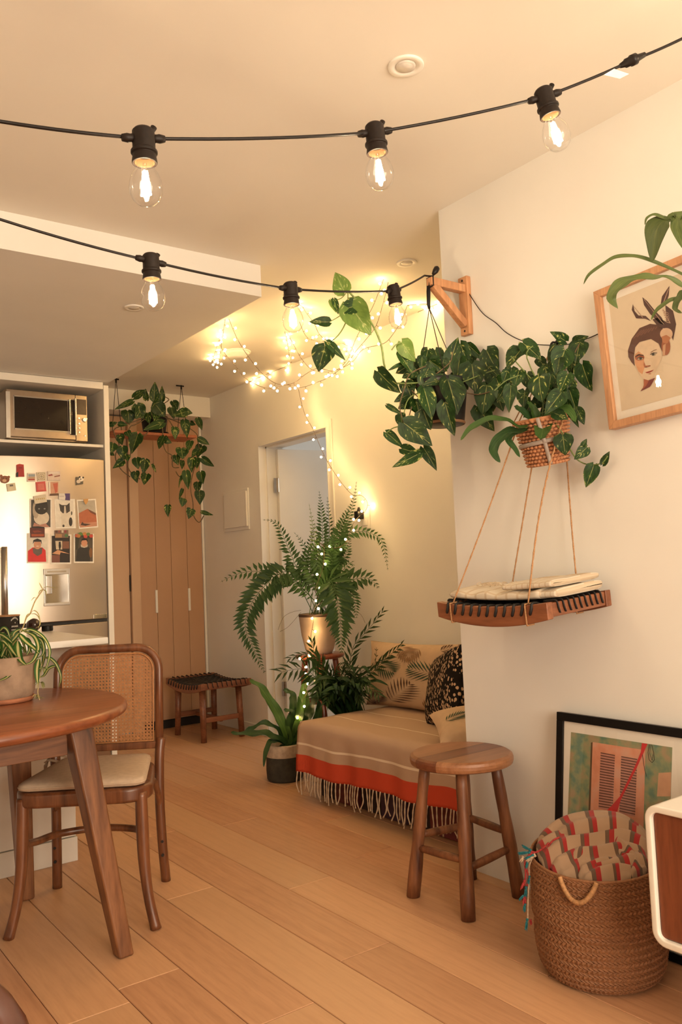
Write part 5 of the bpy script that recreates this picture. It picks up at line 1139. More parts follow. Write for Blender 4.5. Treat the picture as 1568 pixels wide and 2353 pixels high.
# ---- strap-woven saddle seats: one hung on ropes as a shelf, one standing in the hall as a bench
M_TEAK = wood('teak', (.17, .055, .022), (.28, .10, .042), 'Y', 15, 9, .42, .15, coat=.15, rings=False)
M_TEAKX = wood('teak_cross', (.17, .055, .022), (.28, .10, .042), 'X', 15, 9, .42, .15, coat=.15, rings=False)
M_LEATH = plain('black_leather_strap', (.006, .005, .005), .6, var=.3, scale=50)
def saddle(t, T, LYn, LXn, sagd, rail=.05, rw=.026, nst=11, endn=9):
    """seat frame centred on its own origin, long way along y, curved down in the middle; returns corner points"""
    def W(m): m.v = [T @ v for v in m.v]; return m
    dip = lambda y: -sagd*(1-(2*y/LYn)**2)
    for sx in (-1, 1):
        x = sx*(LXn/2-rw/2); m = MB(); n = 20
        def fn(i, z_, dx): y = -LYn/2+LYn*i/n; h = rail*(1+.25*(1-(2*y/LYn)**2)); return (x+dx, y, dip(y)+(0 if z_ else -h))
        for i in range(n+1): m.v += [Vector(fn(i, 1, -rw/2)), Vector(fn(i, 1, rw/2)), Vector(fn(i, 0, rw/2)), Vector(fn(i, 0, -rw/2))]
        for i in range(n):
            for j in range(4): m.f.append((i*4+j, i*4+(j+1) % 4, (i+1)*4+(j+1) % 4, (i+1)*4+j))
        m.f += [(0,1,2,3), (n*4+3, n*4+2, n*4+1, n*4)]
        W(m).build('side_rail', M_TEAK, t, bevel=.003)
        for i in range(nst):       # strap loops over the rail
            y = -LYn/2+.055+(LYn-.11)*i/(nst-1); z = dip(y); s = sx
            xo, xi = x+s*(rw/2+.0022), x-s*(rw/2+.001)
            P = [(xo-s*.012, y+.014, z-.034), (xo, y+.008, z-.028), (xo+s*.0006, y+.001, z-.012), (xo-s*.0035, y, z+.0028), (x, y, z+.0042), (xi, y, z+.002), (xi-s*.012, y, z-.004)]
            W(MB().tube(crom(P, 3), .0046, 6, sq=.5)).build('strap_loop', M_LEATH, t, smooth=True)
    for sy in (-1, 1):
        y = sy*(LYn/2-.022)
        W(MB().box((-LXn/2+rw, y-.018, -.046), (LXn/2-rw, y+.018, -.004))).build('end_rail', M_TEAKX, t, bevel=.003)
        for i in range(endn):
            x = -LXn/2+.05+(LXn-.10)*i/(endn-1); yo = y+sy*.0205
            P = [(x+.008, yo, -.036), (x+.002, yo+sy*.0004, -.02), (x, yo-sy*.003, -.0015), (x, y, .0005), (x, y-sy*.03, -.004)]
            W(MB().tube(crom(P, 3), .0046, 6, sq=.5)).build('strap_loop', M_LEATH, t, smooth=True)
    # woven straps
    nx, ny = endn+3, nst+4
    for i in range(ny):
        y = -LYn/2+.05+(LYn-.10)*i/(ny-1); wv = (LYn-.10)/(ny-1)*.44; z = dip(y)
        m = MB(); m.grid(lambda u, v: (-LXn/2+.02+(LXn-.04)*u, y+wv*(2*v-1), z-.002-.006*math.sin(PI*u)+.0016*math.cos(PI*nx*u)*(1 if i % 2 else -1)), 25, 2); W(m).build('strap', M_LEATH, t, solid=.002)
    for j in range(nx):
        x = -LXn/2+.04+(LXn-.08)*j/(nx-1); wv = (LXn-.08)/(nx-1)*.42
        m = MB(); m.grid(lambda u, v: (x+wv*(2*v-1), -LYn/2+.03+(LYn-.06)*u, dip(-LYn/2+.03+(LYn-.06)*u)-.005-.0016*math.cos(PI*ny*u)*(1 if j % 2 else -1)), 29, 2); W(m).build('strap', M_LEATH, t, solid=.002)
hs = thing('swing_shelf', 'teak saddle seat with black straps hung on ropes as a shelf', 'shelf', (2.05, 1.82, .985))
TH = Matrix.Translation((2.052, 1.822, 1.022)) @ Matrix.Rotation(math.radians(-4.5), 4, 'Y')
saddle(hs, TH, .462, .305, .014)
# jute ropes from a wall hook to the four corners
hk = onx(1268, 800, 2.20)
hook = thing('rope_hook', 'black wall hook hidden among the leaves that carries the ropes', 'hook', hk)
MB().tube(crom([(XW-.001, hk.y, hk.z+.02), (XW-.03, hk.y, hk.z+.02), (XW-.042, hk.y, hk.z+.0), (XW-.03, hk.y, hk.z-.012)], 5), .004, 8).build('prong', M_BLACK, hook, smooth=True)
MB().lathe([(0, 0), (.014, 0), (.014, .004), (0, .005)], 20, M=Matrix.Rotation(-PI/2, 3, 'Y'), c=(XW, hk.y, hk.z+.02)).build('plate', M_BLACK, hook, smooth=True)
kn = Vector((XW-.038, hk.y, hk.z-.004))
ROPES = []
rp = thing('jute_ropes', 'four jute ropes tying the hanging saddle seat to its hook', 'rope', kn)
for sx, yy in ((-1, .1653), (-1, -.1515), (1, .1653), (1, -.1163)):
    dp_ = -.014*(1-(2*yy/.462)**2); hb = .05*(1+.25*(1-(2*yy/.462)**2))
    e_ = TH @ Vector((sx*.1395, yy, dp_+.0035)); ROPES.append((e_, [kn.lerp(e_, i/60) for i in range(61)])); P = None
    q = [TH @ Vector((sx*.1395+x_, yy, z_)) for x_, z_ in ((0, dp_+.0030), (.0155, dp_+.0030), (.0160, dp_-.004), (.0160, dp_-hb+.004), (.0155, dp_-hb-.0028), (-.0155, dp_-hb-.0028), (-.0160, dp_-hb+.004), (-.0160, dp_-.004), (-.0155, dp_+.0030), (0, dp_+.0030))]
    MB().tube(q, .0026, 6).build('rope_wrap', M_JUTE, rp, smooth=True)
# folded towel on the hanging seat
def towelmat():
    m, nt, b, N, L = nodes('striped_towel'); uv = N('ShaderNodeUVMap'); sp_ = N('ShaderNodeSeparateXYZ'); L(uv.outputs[0], sp_.inputs[0])
    outs = []
    for ch, fq in ((0, 9.0), (1, 5.0)):
        a = N('ShaderNodeMath'); a.operation = 'MULTIPLY'; a.inputs[1].default_value = fq; L(sp_.outputs[ch], a.inputs[0]); f_ = N('ShaderNodeMath'); f_.operation = 'FRACT'; L(a.outputs[0], f_.inputs[0])
        g = N('ShaderNodeMath'); g.operation = 'LESS_THAN'; g.inputs[1].default_value = .2; L(f_.outputs[0], g.inputs[0]); outs.append(g.outputs[0])
    mxx = N('ShaderNodeMath'); mxx.operation = 'MAXIMUM'; L(outs[0], mxx.inputs[0]); L(outs[1], mxx.inputs[1])
    mx = N('ShaderNodeMix'); mx.data_type = 'RGBA'; L(mxx.outputs[0], mx.inputs['Factor']); mx.inputs['A'].default_value = c4((.74,.66,.54)); mx.inputs['B'].default_value = c4((.63,.51,.37)); L(mx.outputs['Result'], b.inputs['Base Color'])
    b.inputs['Roughness'].default_value = .95; b.inputs['Specular IOR Level'].default_value = .1
    nz = N('ShaderNodeTexNoise'); nz.inputs['Scale'].default_value = 500; bp_ = N('ShaderNodeBump'); bp_.inputs['Strength'].default_value = .4; bp_.inputs['Distance'].default_value = .002; L(nz.outputs['Fac'], bp_.inputs['Height']); L(bp_.outputs[0], b.inputs['Normal']); return m
M_TOW = towelmat()
tw2 = thing('folded_towel', 'cream checked towel folded on the hanging saddle seat', 'towel', (2.05, 1.82, 1.02))
def pillow_slab(y0, y1, x0, x1, z0, h, amp, seed, rows=1):
    def fn(u, v):
        a = 2*PI*u; c_, s_ = math.cos(a), math.sin(a)
        ex = abs(c_)**.35*(1 if c_ > 0 else -1); ez = abs(s_)**.6*(1 if s_ > 0 else -1)
        e = .5+.5*min(1, 7*v, 7*(1-v))**.5 if v in (0, 1) else 1
        y = y0+(y1-y0)*v; x = (x0+x1)/2+(x1-x0)/2*ex*(.97 if 0 < v < 1 else .9)
        zc2 = z0+h/2; n_ = mnoise.noise(Vector((x*14, y*11, seed)))
        sagv = -.014*(1-((y-1.822)*2/.462)**2)*.8
        z = zc2+(h/2)*ez*(1 if 0 < v < 1 else .03)+sagv+(n_*amp+amp*.6*math.sin(y*58+x*22+seed) if s_ > 0 else 0)
        if s_ < 0: z = max(z, z0+sagv)
        z += (x-2.052)*.079
        return (x, y, z)
    return clothgrid('fold', fn, lambda u, v: (v*1.0, u), 44, 34, M_TOW, tw2, 0)
def top(x): return 1.022+(x-2.052)*.079
pillow_slab(1.640, 2.035, 1.932, 2.172, 1.030, .030, .006, 1.0); pillow_slab(1.600, 1.800, 1.935, 2.175, 1.062, .022, .003, 4.0); pillow_slab(1.588, 1.765, 1.938, 2.172, 1.030, .028, .002, 7.0)
fg = MB()
for i in range(26):
    y = 1.80+.19*i/25; p = Vector((2.06+.03*math.sin(i), y, top(2.06)+.036+.005*math.sin(i*2)))
    fg.tube([p, p+Vector((-.006, random.uniform(-.006,.006), .006)), p+Vector((-.014, random.uniform(-.01,.01), .001))], .0014, 5)
stuff(fg.build('fringe', M_TOW, tw2))
# the hall bench
bn = thing('strap_bench', 'small teak bench with black strap seat standing in the hall', 'bench', (2.765, 5.415, 0))
TBn = Matrix.Translation((2.765, 5.415, .405)); saddle(bn, TBn, .56, .39, .028, rail=.045, nst=12)
for sx in (-1, 1):
    for sy in (-1, 1):
        a = Vector((2.765+sx*.148, 5.415+sy*.205, 0)); b = Vector((2.765+sx*.140, 5.415+sy*.185, .372))
        MB().tube([a, b], [.0205, .0225], 14).build('leg', M_TEAK, bn, smooth=True)
for sy in (-1, 1): MB().beam((2.765-.144, 5.415+sy*.197, .145), (2.765+.144, 5.415+sy*.197, .145), .020, .034).build('stretcher', M_TEAKX, bn, bevel=.004)
MB().beam((2.765, 5.415-.19, .135), (2.765, 5.415+.19, .135), .022, .03).build('stretcher', M_TEAK, bn, bevel=.004)
# ================================================================== ALCOVE: daybed, throw, cushions, plants on the floor
BX0, BX1, BY0, BY1, BZ = 2.352, 2.99, 2.335, 3.60, .380
bed = thing('daybed', 'low daybed pushed into the alcove under the cushions', 'bed', (2.67, 2.97, 0))
MB().box((BX0+.07, BY0+.02, .0), (BX1-.02, BY1-.06, .20)).build('base', plain('bed_base', (.030, .014, .010), .7), bed, bevel=.005)
MB().box((BX0+.012, BY0, .205), (BX1, BY1-.012, BZ-.010)).build('mattress', plain('mattress_cloth', (.45, .33, .23), .9), bed, bevel=.035, seg=4)
for y, c3 in ((2.62, (.14,.02,.02)), (2.95, (.05,.02,.04)), (3.3, (.12,.02,.018))):
    MB().box((BX0+.055, y-.09, .004), (BX0+.07, y+.09, .17)).build('storage_front', col('maroon_%d' % int(y*100), c3), bed)
def throwmat():
    m, nt, b, N, L = nodes('throw_cotton'); uv = N('ShaderNodeUVMap'); sp_ = N('ShaderNodeSeparateXYZ'); L(uv.outputs[0], sp_.inputs[0])
    cr = N('ShaderNodeValToRGB'); cr.color_ramp.interpolation = 'CONSTANT'; e = cr.color_ramp.elements
    BG, LN_, OR = (.49,.34,.24), (.76,.64,.50), (.54,.072,.032)
    e[0].position = 0; e[0].color = c4(BG); e[1].position = .905; e[1].color = c4(OR)
    for p, c3 in ((.30, LN_), (.306, BG), (.52, LN_), (.528, BG), (.838, LN_), (.850, BG)): k = e.new(p); k.color = c4(c3)
    nz0 = N('ShaderNodeTexNoise'); nz0.inputs['Scale'].default_value = 5; L(uv.outputs[0], nz0.inputs['Vector'])
    ad = N('ShaderNodeMath'); ad.operation = 'MULTIPLY_ADD'; ad.inputs[1].default_value = .012; L(nz0.outputs['Fac'], ad.inputs[0]); L(sp_.outputs[0], ad.inputs[2])
    L(ad.outputs[0], cr.inputs['Fac']); L(cr.outputs['Color'], b.inputs['Base Color']); b.inputs['Roughness'].default_value = .95; b.inputs['Specular IOR Level'].default_value = .1
    nz = N('ShaderNodeTexNoise'); nz.inputs['Scale'].default_value = 320; nz.inputs['Detail'].default_value = 2; tc = N('ShaderNodeTexCoord'); L(tc.outputs['Object'], nz.inputs['Vector'])
    bp_ = N('ShaderNodeBump'); bp_.inputs['Strength'].default_value = .4; bp_.inputs['Distance'].default_value = .0015; L(nz.outputs['Fac'], bp_.inputs['Height']); L(bp_.outputs[0], b.inputs['Normal']); return m
M_THROW = throwmat()
th = thing('fringed_throw', 'beige throw with orange border and fringe over the daybed', 'throw', (2.35, 3.0, .2))
HEM = lambda y: .124 + (3.6-y)*.030 + .006*math.sin(y*11)
def thr(u, v):
    y = BY0+.01+(BY1-.004-BY0-.01)*v
    La, Lr, = .595, .07; zt = BZ+.004-.010*max(0, (v-.9)/.1)**2
    Lf = zt-.045-HEM(y); s = u*(La+Lr+Lf)
    wv = .007*math.sin(y*21+1)+.005*math.sin(y*37)+.006*mnoise.noise(Vector((y*6, u*5, 2)))
    if s < La: return (BX1-.02-s, y, zt+.004*mnoise.noise(Vector((s*9, y*7, 0)))+.0035*math.sin(s*17+y*13)*.6)
    if s < La+Lr:
        a = (s-La)/Lr*PI/2; return (BX1-.02-La-.045*math.sin(a), y, zt-.045*(1-math.cos(a)))
    k = s-La-Lr; return (BX1-.02-La-.045-.010*k/.2-wv*min(1, k/.12), y, zt-.045-k)
clothgrid('cloth', thr, lambda u, v: (u, v), 64, 70, M_THROW, th, .003)
clothgrid('end_drape', lambda u, v: ((BX1-.03-(BX1-.03-BX0+.004)*u, BY1-.003+.012*math.sin(PI*.5*min(1, v*5)), BZ+.003-.010-(BZ-.15)*v)), lambda u, v: (.05+.2*u, v), 12, 14, M_THROW, th, .002)
M_FRG = plain('fringe_cord', (.54, .41, .29), .95, var=.15, scale=100)
y = BY0+.03; i = 0
while y < BY1-.008:
    x0 = thr(1, (y-BY0-.01)/(BY1-.004-BY0-.01))[0]; z0 = HEM(y); Lc = random.uniform(.085, .115); k1, k2 = random.uniform(-.012, .012), random.uniform(-.018, .018)
    zE = max(.008, z0-Lc)
    P = crom([(x0, y, z0+.002), (x0-.003, y+k1*.6, z0-.3*Lc), (x0-.004, y+k1, z0-.65*Lc), (x0-.004+random.uniform(-.01,.006), y+k2, zE)], 4)
    MB().tube(P, [.0033+.0007*math.sin(j*1.7) for j in range(len(P))], 5).build('fringe_cord', M_FRG, th, smooth=True)
    y += random.uniform(.021, .029)
# ---- cushions
def pillow(t, T, w, h, d, mat, name='cover', seedv=0):
    def surf(u, v, s):
        e = (1-abs(u)**3.2)*(1-abs(v)**3.2); pin = 1-.07*(1-abs(v)**2)*abs(u)**3
        pv = 1-.07*(1-abs(u)**2)*abs(v)**3
        return T @ Vector((u*w/2*pin, v*h/2*pv, s*(d/2*max(0, e)**.55 + .004*mnoise.noise(Vector((u*3, v*3, seedv))))))
    n = 23; me = MB()
    g = [[(-1+2*i/(n-1), -1+2*j/(n-1)) for j in range(n)] for i in range(n)]
    vs = [surf(u, v, s) for s in (1, -1) for r in g for u, v in r]; fs = []
    for s in range(2):
        for i in range(n-1):
            for j in range(n-1):
                q = [s*n*n+i*n+j, s*n*n+(i+1)*n+j, s*n*n+(i+1)*n+j+1, s*n*n+i*n+j+1]; fs.append(tuple(q if s == 0 else q[::-1]))
    m = bpy.data.meshes.new(name); m.from_pydata([tuple(p) for p in vs], [], fs); uv = m.uv_layers.new(name='UVMap')
    for p in m.polygons:
        p.use_smooth = True
        for li in p.loop_indices:
            k = m.loops[li].vertex_index % (n*n); uv.data[li].uv = ((k//n)/(n-1), (k % n)/(n-1))
    bm = bmesh.new(); bm.from_mesh(m); bmesh.ops.remove_doubles(bm, verts=bm.verts, dist=.0002); bm.to_mesh(m); bm.free()
    m.materials.append(mat); o = bpy.data.objects.new(name, m); COL.objects.link(o); par(o, t)
    return surf, o
def frame_mat(c, xdir, ydir):
    x = Vector(xdir).normalized(); y = Vector(ydir); y = (y-x*y.dot(x)).normalized(); z = x.cross(y)
    return Matrix(((x.x, y.x, z.x, c[0]), (x.y, y.y, z.y, c[1]), (x.z, y.z, z.z, c[2]), (0, 0, 0, 1)))
M_PALMC = plain('cushion_cream', (.58, .41, .27), .9, var=.05, scale=30, bump=.2, bscale=600)
def palm_print(t, o, surf, fronds):
    M1 = {'g': col('print_green', (.03, .075, .04), .8), 'b': col('print_brown', (.10, .05, .03), .8), 't': col('print_tan', (.30, .17, .085), .8)}
    ORG[o] = Matrix.Identity(4)
    for (u0, v0, ang, Ln, wd, c_) in fronds:
        m = MB(); n = 9
        for i in range(1, n+1):
            f = i/n; cu, cv = u0+Ln*f*math.cos(ang), v0+Ln*f*math.sin(ang)
            for sd in (-1, 1):
                a2 = ang+sd*(1.0-.35*f); l2 = wd*(math.sin(PI*(f*.8+.15))+.15)
                p = [(cu, cv), (cu+l2*.5*math.cos(a2)-.018*math.sin(a2), cv+l2*.5*math.sin(a2)+.018*math.cos(a2)), (cu+l2*math.cos(a2), cv+l2*math.sin(a2)), (cu+l2*.5*math.cos(a2)+.018*math.sin(a2), cv+l2*.5*math.sin(a2)-.018*math.cos(a2))]
                cl = lambda q: max(-.97, min(.97, q))
                if max(abs(q) for pq in p for q in pq) > 1.15: continue
                V = [surf(cl(a), cl(b), 1) for a, b in p]; nn = (V[1]-V[0]).cross(V[3]-V[0])
                if nn.length < 1e-9: continue
                nn = nn.normalized(); off = nn*.0022 if nn.dot(CAM-V[0]) > 0 else -nn*.0022
                m.poly([q+off for q in V])
        if m.f: m.build('printed_frond', M1[c_], o, fix=False)
c1a, c1b = onx(852, 1600, 2.90), onx(1062, 1590, 2.90)
c1 = thing('palm_cushion', 'cream cushion with green and brown palm fronds against the alcove wall', 'cushion', (2.90, (c1a.y+c1b.y)/2, BZ), 'cushions on the daybed')
w1 = c1a.y-c1b.y
T1 = frame_mat((2.905, (c1a.y+c1b.y)/2, BZ+.178), (0, -1, .02), (.17, 0, 1)); s1, o1 = pillow(c1, T1, w1*1.04, .355, .12, M_PALMC)
palm_print(c1, o1, s1, [(-.75, .35, -.5, .55, .38, 'g'), (.75, .05, 2.9, .65, .36, 'g'), (-.35, -.85, .9, .75, .42, 'b'), (-.95, -.9, .5, .5, .3, 'b'), (-.2, .9, -.9, .5, .3, 't'), (.6, .75, .6, .45, .25, 'b'), (.25, .85, -2.2, .45, .3, 't'), (.35, -.9, .7, .4, .22, 't')])
def dashmat():
    m, nt, b, N, L = nodes('dash_cotton'); uv = N('ShaderNodeUVMap'); mp = N('ShaderNodeMapping'); mp.inputs['Scale'].default_value = (44, 17, 1); mp.inputs['Rotation'].default_value = (0, 0, .25); L(uv.outputs[0], mp.inputs[0])
    vo = N('ShaderNodeTexVoronoi'); vo.inputs['Scale'].default_value = 1; vo.inputs['Randomness'].default_value = .75; L(mp.outputs[0], vo.inputs['Vector'])
    g = N('ShaderNodeMath'); g.operation = 'LESS_THAN'; g.inputs[1].default_value = .40; L(vo.outputs['Distance'], g.inputs[0])
    mx = N('ShaderNodeMix'); mx.data_type = 'RGBA'; L(g.outputs[0], mx.inputs['Factor']); mx.inputs['A'].default_value = (.014,.011,.010,1); mx.inputs['B'].default_value = (.62,.43,.28,1); L(mx.outputs['Result'], b.inputs['Base Color']); b.inputs['Roughness'].default_value = .9; b.inputs['Specular IOR Level'].default_value = .15; return m
c2c = onz(1030, 1610, BZ+.15)
c2 = thing('dash_cushion', 'black cushion with cream dashes leaning beside the palm cushion', 'cushion', (2.74, 2.60, BZ), 'cushions on the daybed')
c2p = onx(1028, 1606, 2.735)
T2 = frame_mat((2.735, c2p.y, BZ+.180), (-.30, -.90, .30), (.35, .10, .95)); pillow(c2, T2, .36, .36, .13, dashmat(), seedv=3)
c3_ = thing('palm_cushion', 'cream palm-print cushion at the near end of the daybed by the wall corner', 'cushion', (2.50, 2.40, BZ), 'cushions on the daybed')
c3p = onx(1092, 1690, 2.52)
T3_ = frame_mat((2.52, c3p.y, BZ+.080), (.8, -.55, .05), (.5, .75, .22)); s3_, o3_ = pillow(c3_, T3_, .34, .30, .11, M_PALMC, seedv=5)
palm_print(c3_, o3_, s3_, [(-.8, -.2, .3, .6, .35, 'g'), (-.2, .5, -.6, .6, .35, 'b'), (.3, -.6, .8, .5, .3, 'b')])
# ---- fern on a turned wooden stand
FS = Vector((2.715, 3.925, 0)); M_RED = wood('red_stand_wood', (.16, .030, .012), (.26, .058, .022), 'Z', 15, 9, .3, .1, coat=.4, rings=False)
fs_ = thing('plant_stand', 'tall red-brown wooden stool used as a plant stand for the fern', 'stool', FS)
MB().lathe([(0, .664), (.128, .664), (.138, .659), (.140, .652), (.136, .643), (.122, .638), (0, .638)], 40, c=FS).build('seat', M_RED, fs_, smooth=True)
lg = []
for k in range(4):
    a = PI/4+k*PI/2+.25; e = Vector((math.cos(a), math.sin(a), 0)); tp = FS+e*.085+Vector((0,0,.64)); ft = FS+e*.150; lg.append((tp, ft))
    n = 24; rr = [.016+.005*math.sin(t*PI*2*2.5)*(1 if .12 < t < .8 else .3)-.002*t for t in [i/(n-1) for i in range(n)]]
    MB().tube([tp.lerp(ft, i/(n-1)) for i in range(n)], rr, 12).build('leg', M_RED, fs_, smooth=True)
for k in range(4):
    for z in (.18, .40):
        a, b = lg[k][0].lerp(lg[k][1], 1-z/.64), lg[(k+1) % 4][0].lerp(lg[(k+1) % 4][1], 1-z/.64); P = [a.lerp(b, i/10) for i in range(11)]
        MB().tube(P, [.008+.004*math.sin(PI*i/10) for i in range(11)], 10).build('stretcher', M_RED, fs_, smooth=True)
fe = thing('boston_fern', 'big fern with arching fronds in a pale pot on the stand', 'plant', FS+Vector((0,0,.664)))
MB().lathe([(0, .665), (.070, .665), (.082, .69), (.100, .77), (.109, .85), (.112, .885), (.108, .888), (.104, .88), (.098, .86), (0, .86)], 40, c=FS).build('pot', plain('whitewashed_pot', (.50, .37, .27), .7, var=.15, scale=9, bump=.15, bscale=60), fe, smooth=True)
MB().lathe([(.1095, .872), (.113, .876), (.1125, .889), (.106, .8895)], 40, c=FS).build('rim', plain('pot_rim_dark', (.06, .03, .018), .6), fe, smooth=True)
MB().lathe([(.104, .876), (.05, .885), (0, .888)], 24, c=FS).build('soil', M_SOIL, fe, smooth=True)
def fernmat(name, d, l):
    m, nt, b, N, L = nodes(name); oi = N('ShaderNodeObjectInfo'); tc = N('ShaderNodeTexCoord'); nz = N('ShaderNodeTexNoise'); nz.inputs['Scale'].default_value = 14; L(tc.outputs['Object'], nz.inputs['Vector'])
    mx = N('ShaderNodeMix'); mx.data_type = 'RGBA'; L(nz.outputs['Fac'], mx.inputs['Factor']); mx.inputs['A'].default_value = c4(d); mx.inputs['B'].default_value = c4(l)
    hs_ = N('ShaderNodeHueSaturation'); mr = N('ShaderNodeMapRange'); mr.inputs[3].default_value = .7; mr.inputs[4].default_value = 1.35; L(oi.outputs['Random'], mr.inputs[0]); L(mr.outputs[0], hs_.inputs['Value']); L(mx.outputs['Result'], hs_.inputs['Color'])
    L(hs_.outputs['Color'], b.inputs['Base Color']); b.inputs['Roughness'].default_value = .5; b.inputs['Specular IOR Level'].default_value = .35
    tl = N('ShaderNodeBsdfTranslucent'); L(hs_.outputs['Color'], tl.inputs[0]); ms = N('ShaderNodeMixShader'); ms.inputs[0].default_value = .25; L(b.outputs[0], ms.inputs[1]); L(tl.outputs[0], ms.inputs[2]); L(ms.outputs[0], nt.nodes['Material Output'].inputs[0]); return m
M_FERN = fernmat('fern_green', (.022, .062, .015), (.05, .115, .028)); M_PALM = fernmat('palm_green', (.018, .045, .012), (.045, .085, .022)); M_FERNP = fernmat('fern_pale', (.10, .16, .04), (.17, .22, .06))
def frond(parent, pts, w, mat, pairs=26, ang=1.25, t0=.18, lw=.20, nrm=None, name='frond', droop=.15, taper=.65):
    """rachis through pts (world) with leaflets left and right; w = half width of the frond"""
    P = crom(pts, 6); n = len(P); m = MB(); m.tube(P, [.0022*(1-.7*i/(n-1)) for i in range(n)], 5)
    cum = [0]
    for a, b in zip(P, P[1:]): cum.append(cum[-1]+(b-a).length)
    for i in range(pairs):
        t = t0+(1-t0)*(i+.5)/pairs; s = t*cum[-1]; k = max(j for j in range(n) if cum[j] <= s+1e-9); k = min(k, n-2)
        p = P[k].lerp(P[k+1], (s-cum[k])/max(1e-9, cum[k+1]-cum[k])); d = (P[k+1]-P[k]).normalized()
        nn = (Vector(nrm) if nrm is not None else (CAM-p).normalized()+Vector((0,0,.45))); x = d.cross(nn).normalized(); z = x.cross(d)
        f = (t-t0)/(1-t0); L_ = w*(min(1, .45+f*3.0))*max(.10, (1-f**1.9*taper*1.45))*random.uniform(.88, 1.08); wd = L_*lw
        for sd in (-1, 1):
            a = ang*(1-.35*f)+random.uniform(-.12, .12); e = (d*math.cos(a)+x*sd*math.sin(a)+z*random.uniform(-.15, .15)).normalized(); q = e.cross(z).normalized()
            mid = p+e*L_*.45+z*L_*.05; tip = p+e*L_-Vector((0,0,1))*L_*droop
            m.add([p, mid+q*wd*.5, tip, mid-q*wd*.5, mid-z*wd*.18], [(0,1,4),(1,2,4),(2,3,4),(3,0,4)])
    return m.build(name, mat, parent, fix=False)
FPD = depth(FS+Vector((0,0,.9)))
def f6(x, y, dd=0): return atd(*K6(x, y), FPD+dd)
root = FS+Vector((0,0,.885)); KW = FPD/FPX/2.45
FR = [([(480,600),(420,575),(330,640),(250,735),(205,870),(250,1000),(315,1142)], -.30, 72, 34, M_FERN), ([(470,610),(380,585),(250,570),(150,590),(65,632)], -.15, 62, 17, M_FERN), ([(530,620),(490,540),(440,420),(380,300),(305,280)], -.12, 48, 22, M_FERN),
 ([(610,560),(640,400),(635,250),(622,118)], .05, 42, 26, M_FERN), ([(600,560),(595,400),(580,280),(565,190)], .02, 28, 18, M_FERNP), ([(650,560),(680,380),(668,150)], .08, 36, 22, M_FERN), ([(670,560),(720,400),(790,200)], .0, 60, 24, M_FERN), ([(690,560),(770,320),(815,180),(832,65)], .10, 34, 26, M_FERN),
 ([(690,520),(760,375),(850,345),(950,375),(1040,440),(1100,560)], .02, 42, 28, M_FERN), ([(640,680),(720,640),(820,615),(900,610),(958,665)], -.16, 74, 16, M_FERN), ([(640,690),(680,620),(715,690),(740,850),(748,1030)], -.36, 92, 26, M_FERN), ([(640,680),(740,640),(815,720),(832,835)], -.22, 52, 20, M_FERN),
 ([(590,640),(560,480),(520,400),(480,350)], -.10, 34, 16, M_FERN), ([(650,600),(700,470),(760,420),(800,470)], -.12, 46, 18, M_FERN), ([(640,600),(660,480),(700,420),(720,300)], -.08, 50, 20, M_FERN), ([(600,620),(560,520),(600,420),(650,350)], -.14, 44, 18, M_FERN), ([(650,640),(760,560),(800,520),(820,560)], -.15, 46, 14, M_FERN), ([(630,640),(700,540),(770,480),(800,380)], .08, 46, 20, M_FERN), ([(520,660),(450,620),(400,630),(360,660)], -.2, 34, 12, M_FERN), ([(640,650),(690,560),(680,450),(640,380)], -.2, 46, 18, M_FERN), ([(580,640),(530,560),(560,450),(600,300)], .05, 36, 18, M_FERN)]
for pts, dd, w, pr2, mt in FR:
    n = len(pts); base = root+Vector((random.uniform(-.05,.05), random.uniform(-.05,.05), 0))
    P = [base] + [f6(x, y, dd*(i+1)/n) for i, (x, y) in enumerate(pts)]
    for p in P: p.x = min(p.x, XS-.03)
    frond(fe, P, w*KW*1.6, mt, int(pr2*1.12), t0=.22 if len(pts) > 4 else .28, lw=.34, droop=.08)
for pts in ([(520,790),(470,800),(420,830),(390,900)], [(520,800),(450,880),(400,910)], [(700,760),(840,800),(880,860)]):
    MB().tube(crom([f6(x, y, -.1) for x, y in pts], 4), .0009, 4).build('runner', M_STEMB, fe)
# ---- bird's nest fern in a felt pot on the floor
NP = Vector((2.470, 3.955, 0)); bnf = thing('birds_nest_fern', "bird's nest fern in a two-tone felt pot beside the daybed", 'plant', NP)
MB().lathe([(0, .0), (.088, .0), (.098, .012), (.101, .06), (.099, .135)], 40, c=NP).build('pot_lower', plain('dark_felt', (.045, .040, .028), .95, var=.25, scale=30, bump=.4, bscale=400), bnf, smooth=True)
MB().lathe([(.1005, .132), (.102, .14), (.100, .19), (.096, .198), (.092, .19), (.090, .16), (0, .16)], 40, c=NP).build('pot_cuff', plain('pale_felt', (.45, .35, .26), .95, var=.2, scale=40, bump=.4, bscale=400), bnf, smooth=True)
MB().lathe([(.091, .165), (.04, .172), (0, .174)], 20, c=NP).build('soil', M_SOIL, bnf, smooth=True)
KN = crop(500, 1450, 2.529); NDp = depth(NP+Vector((0,0,.3)))
def kn_(x, y, dd=0): return atd(*KN(x, y), NDp+dd)
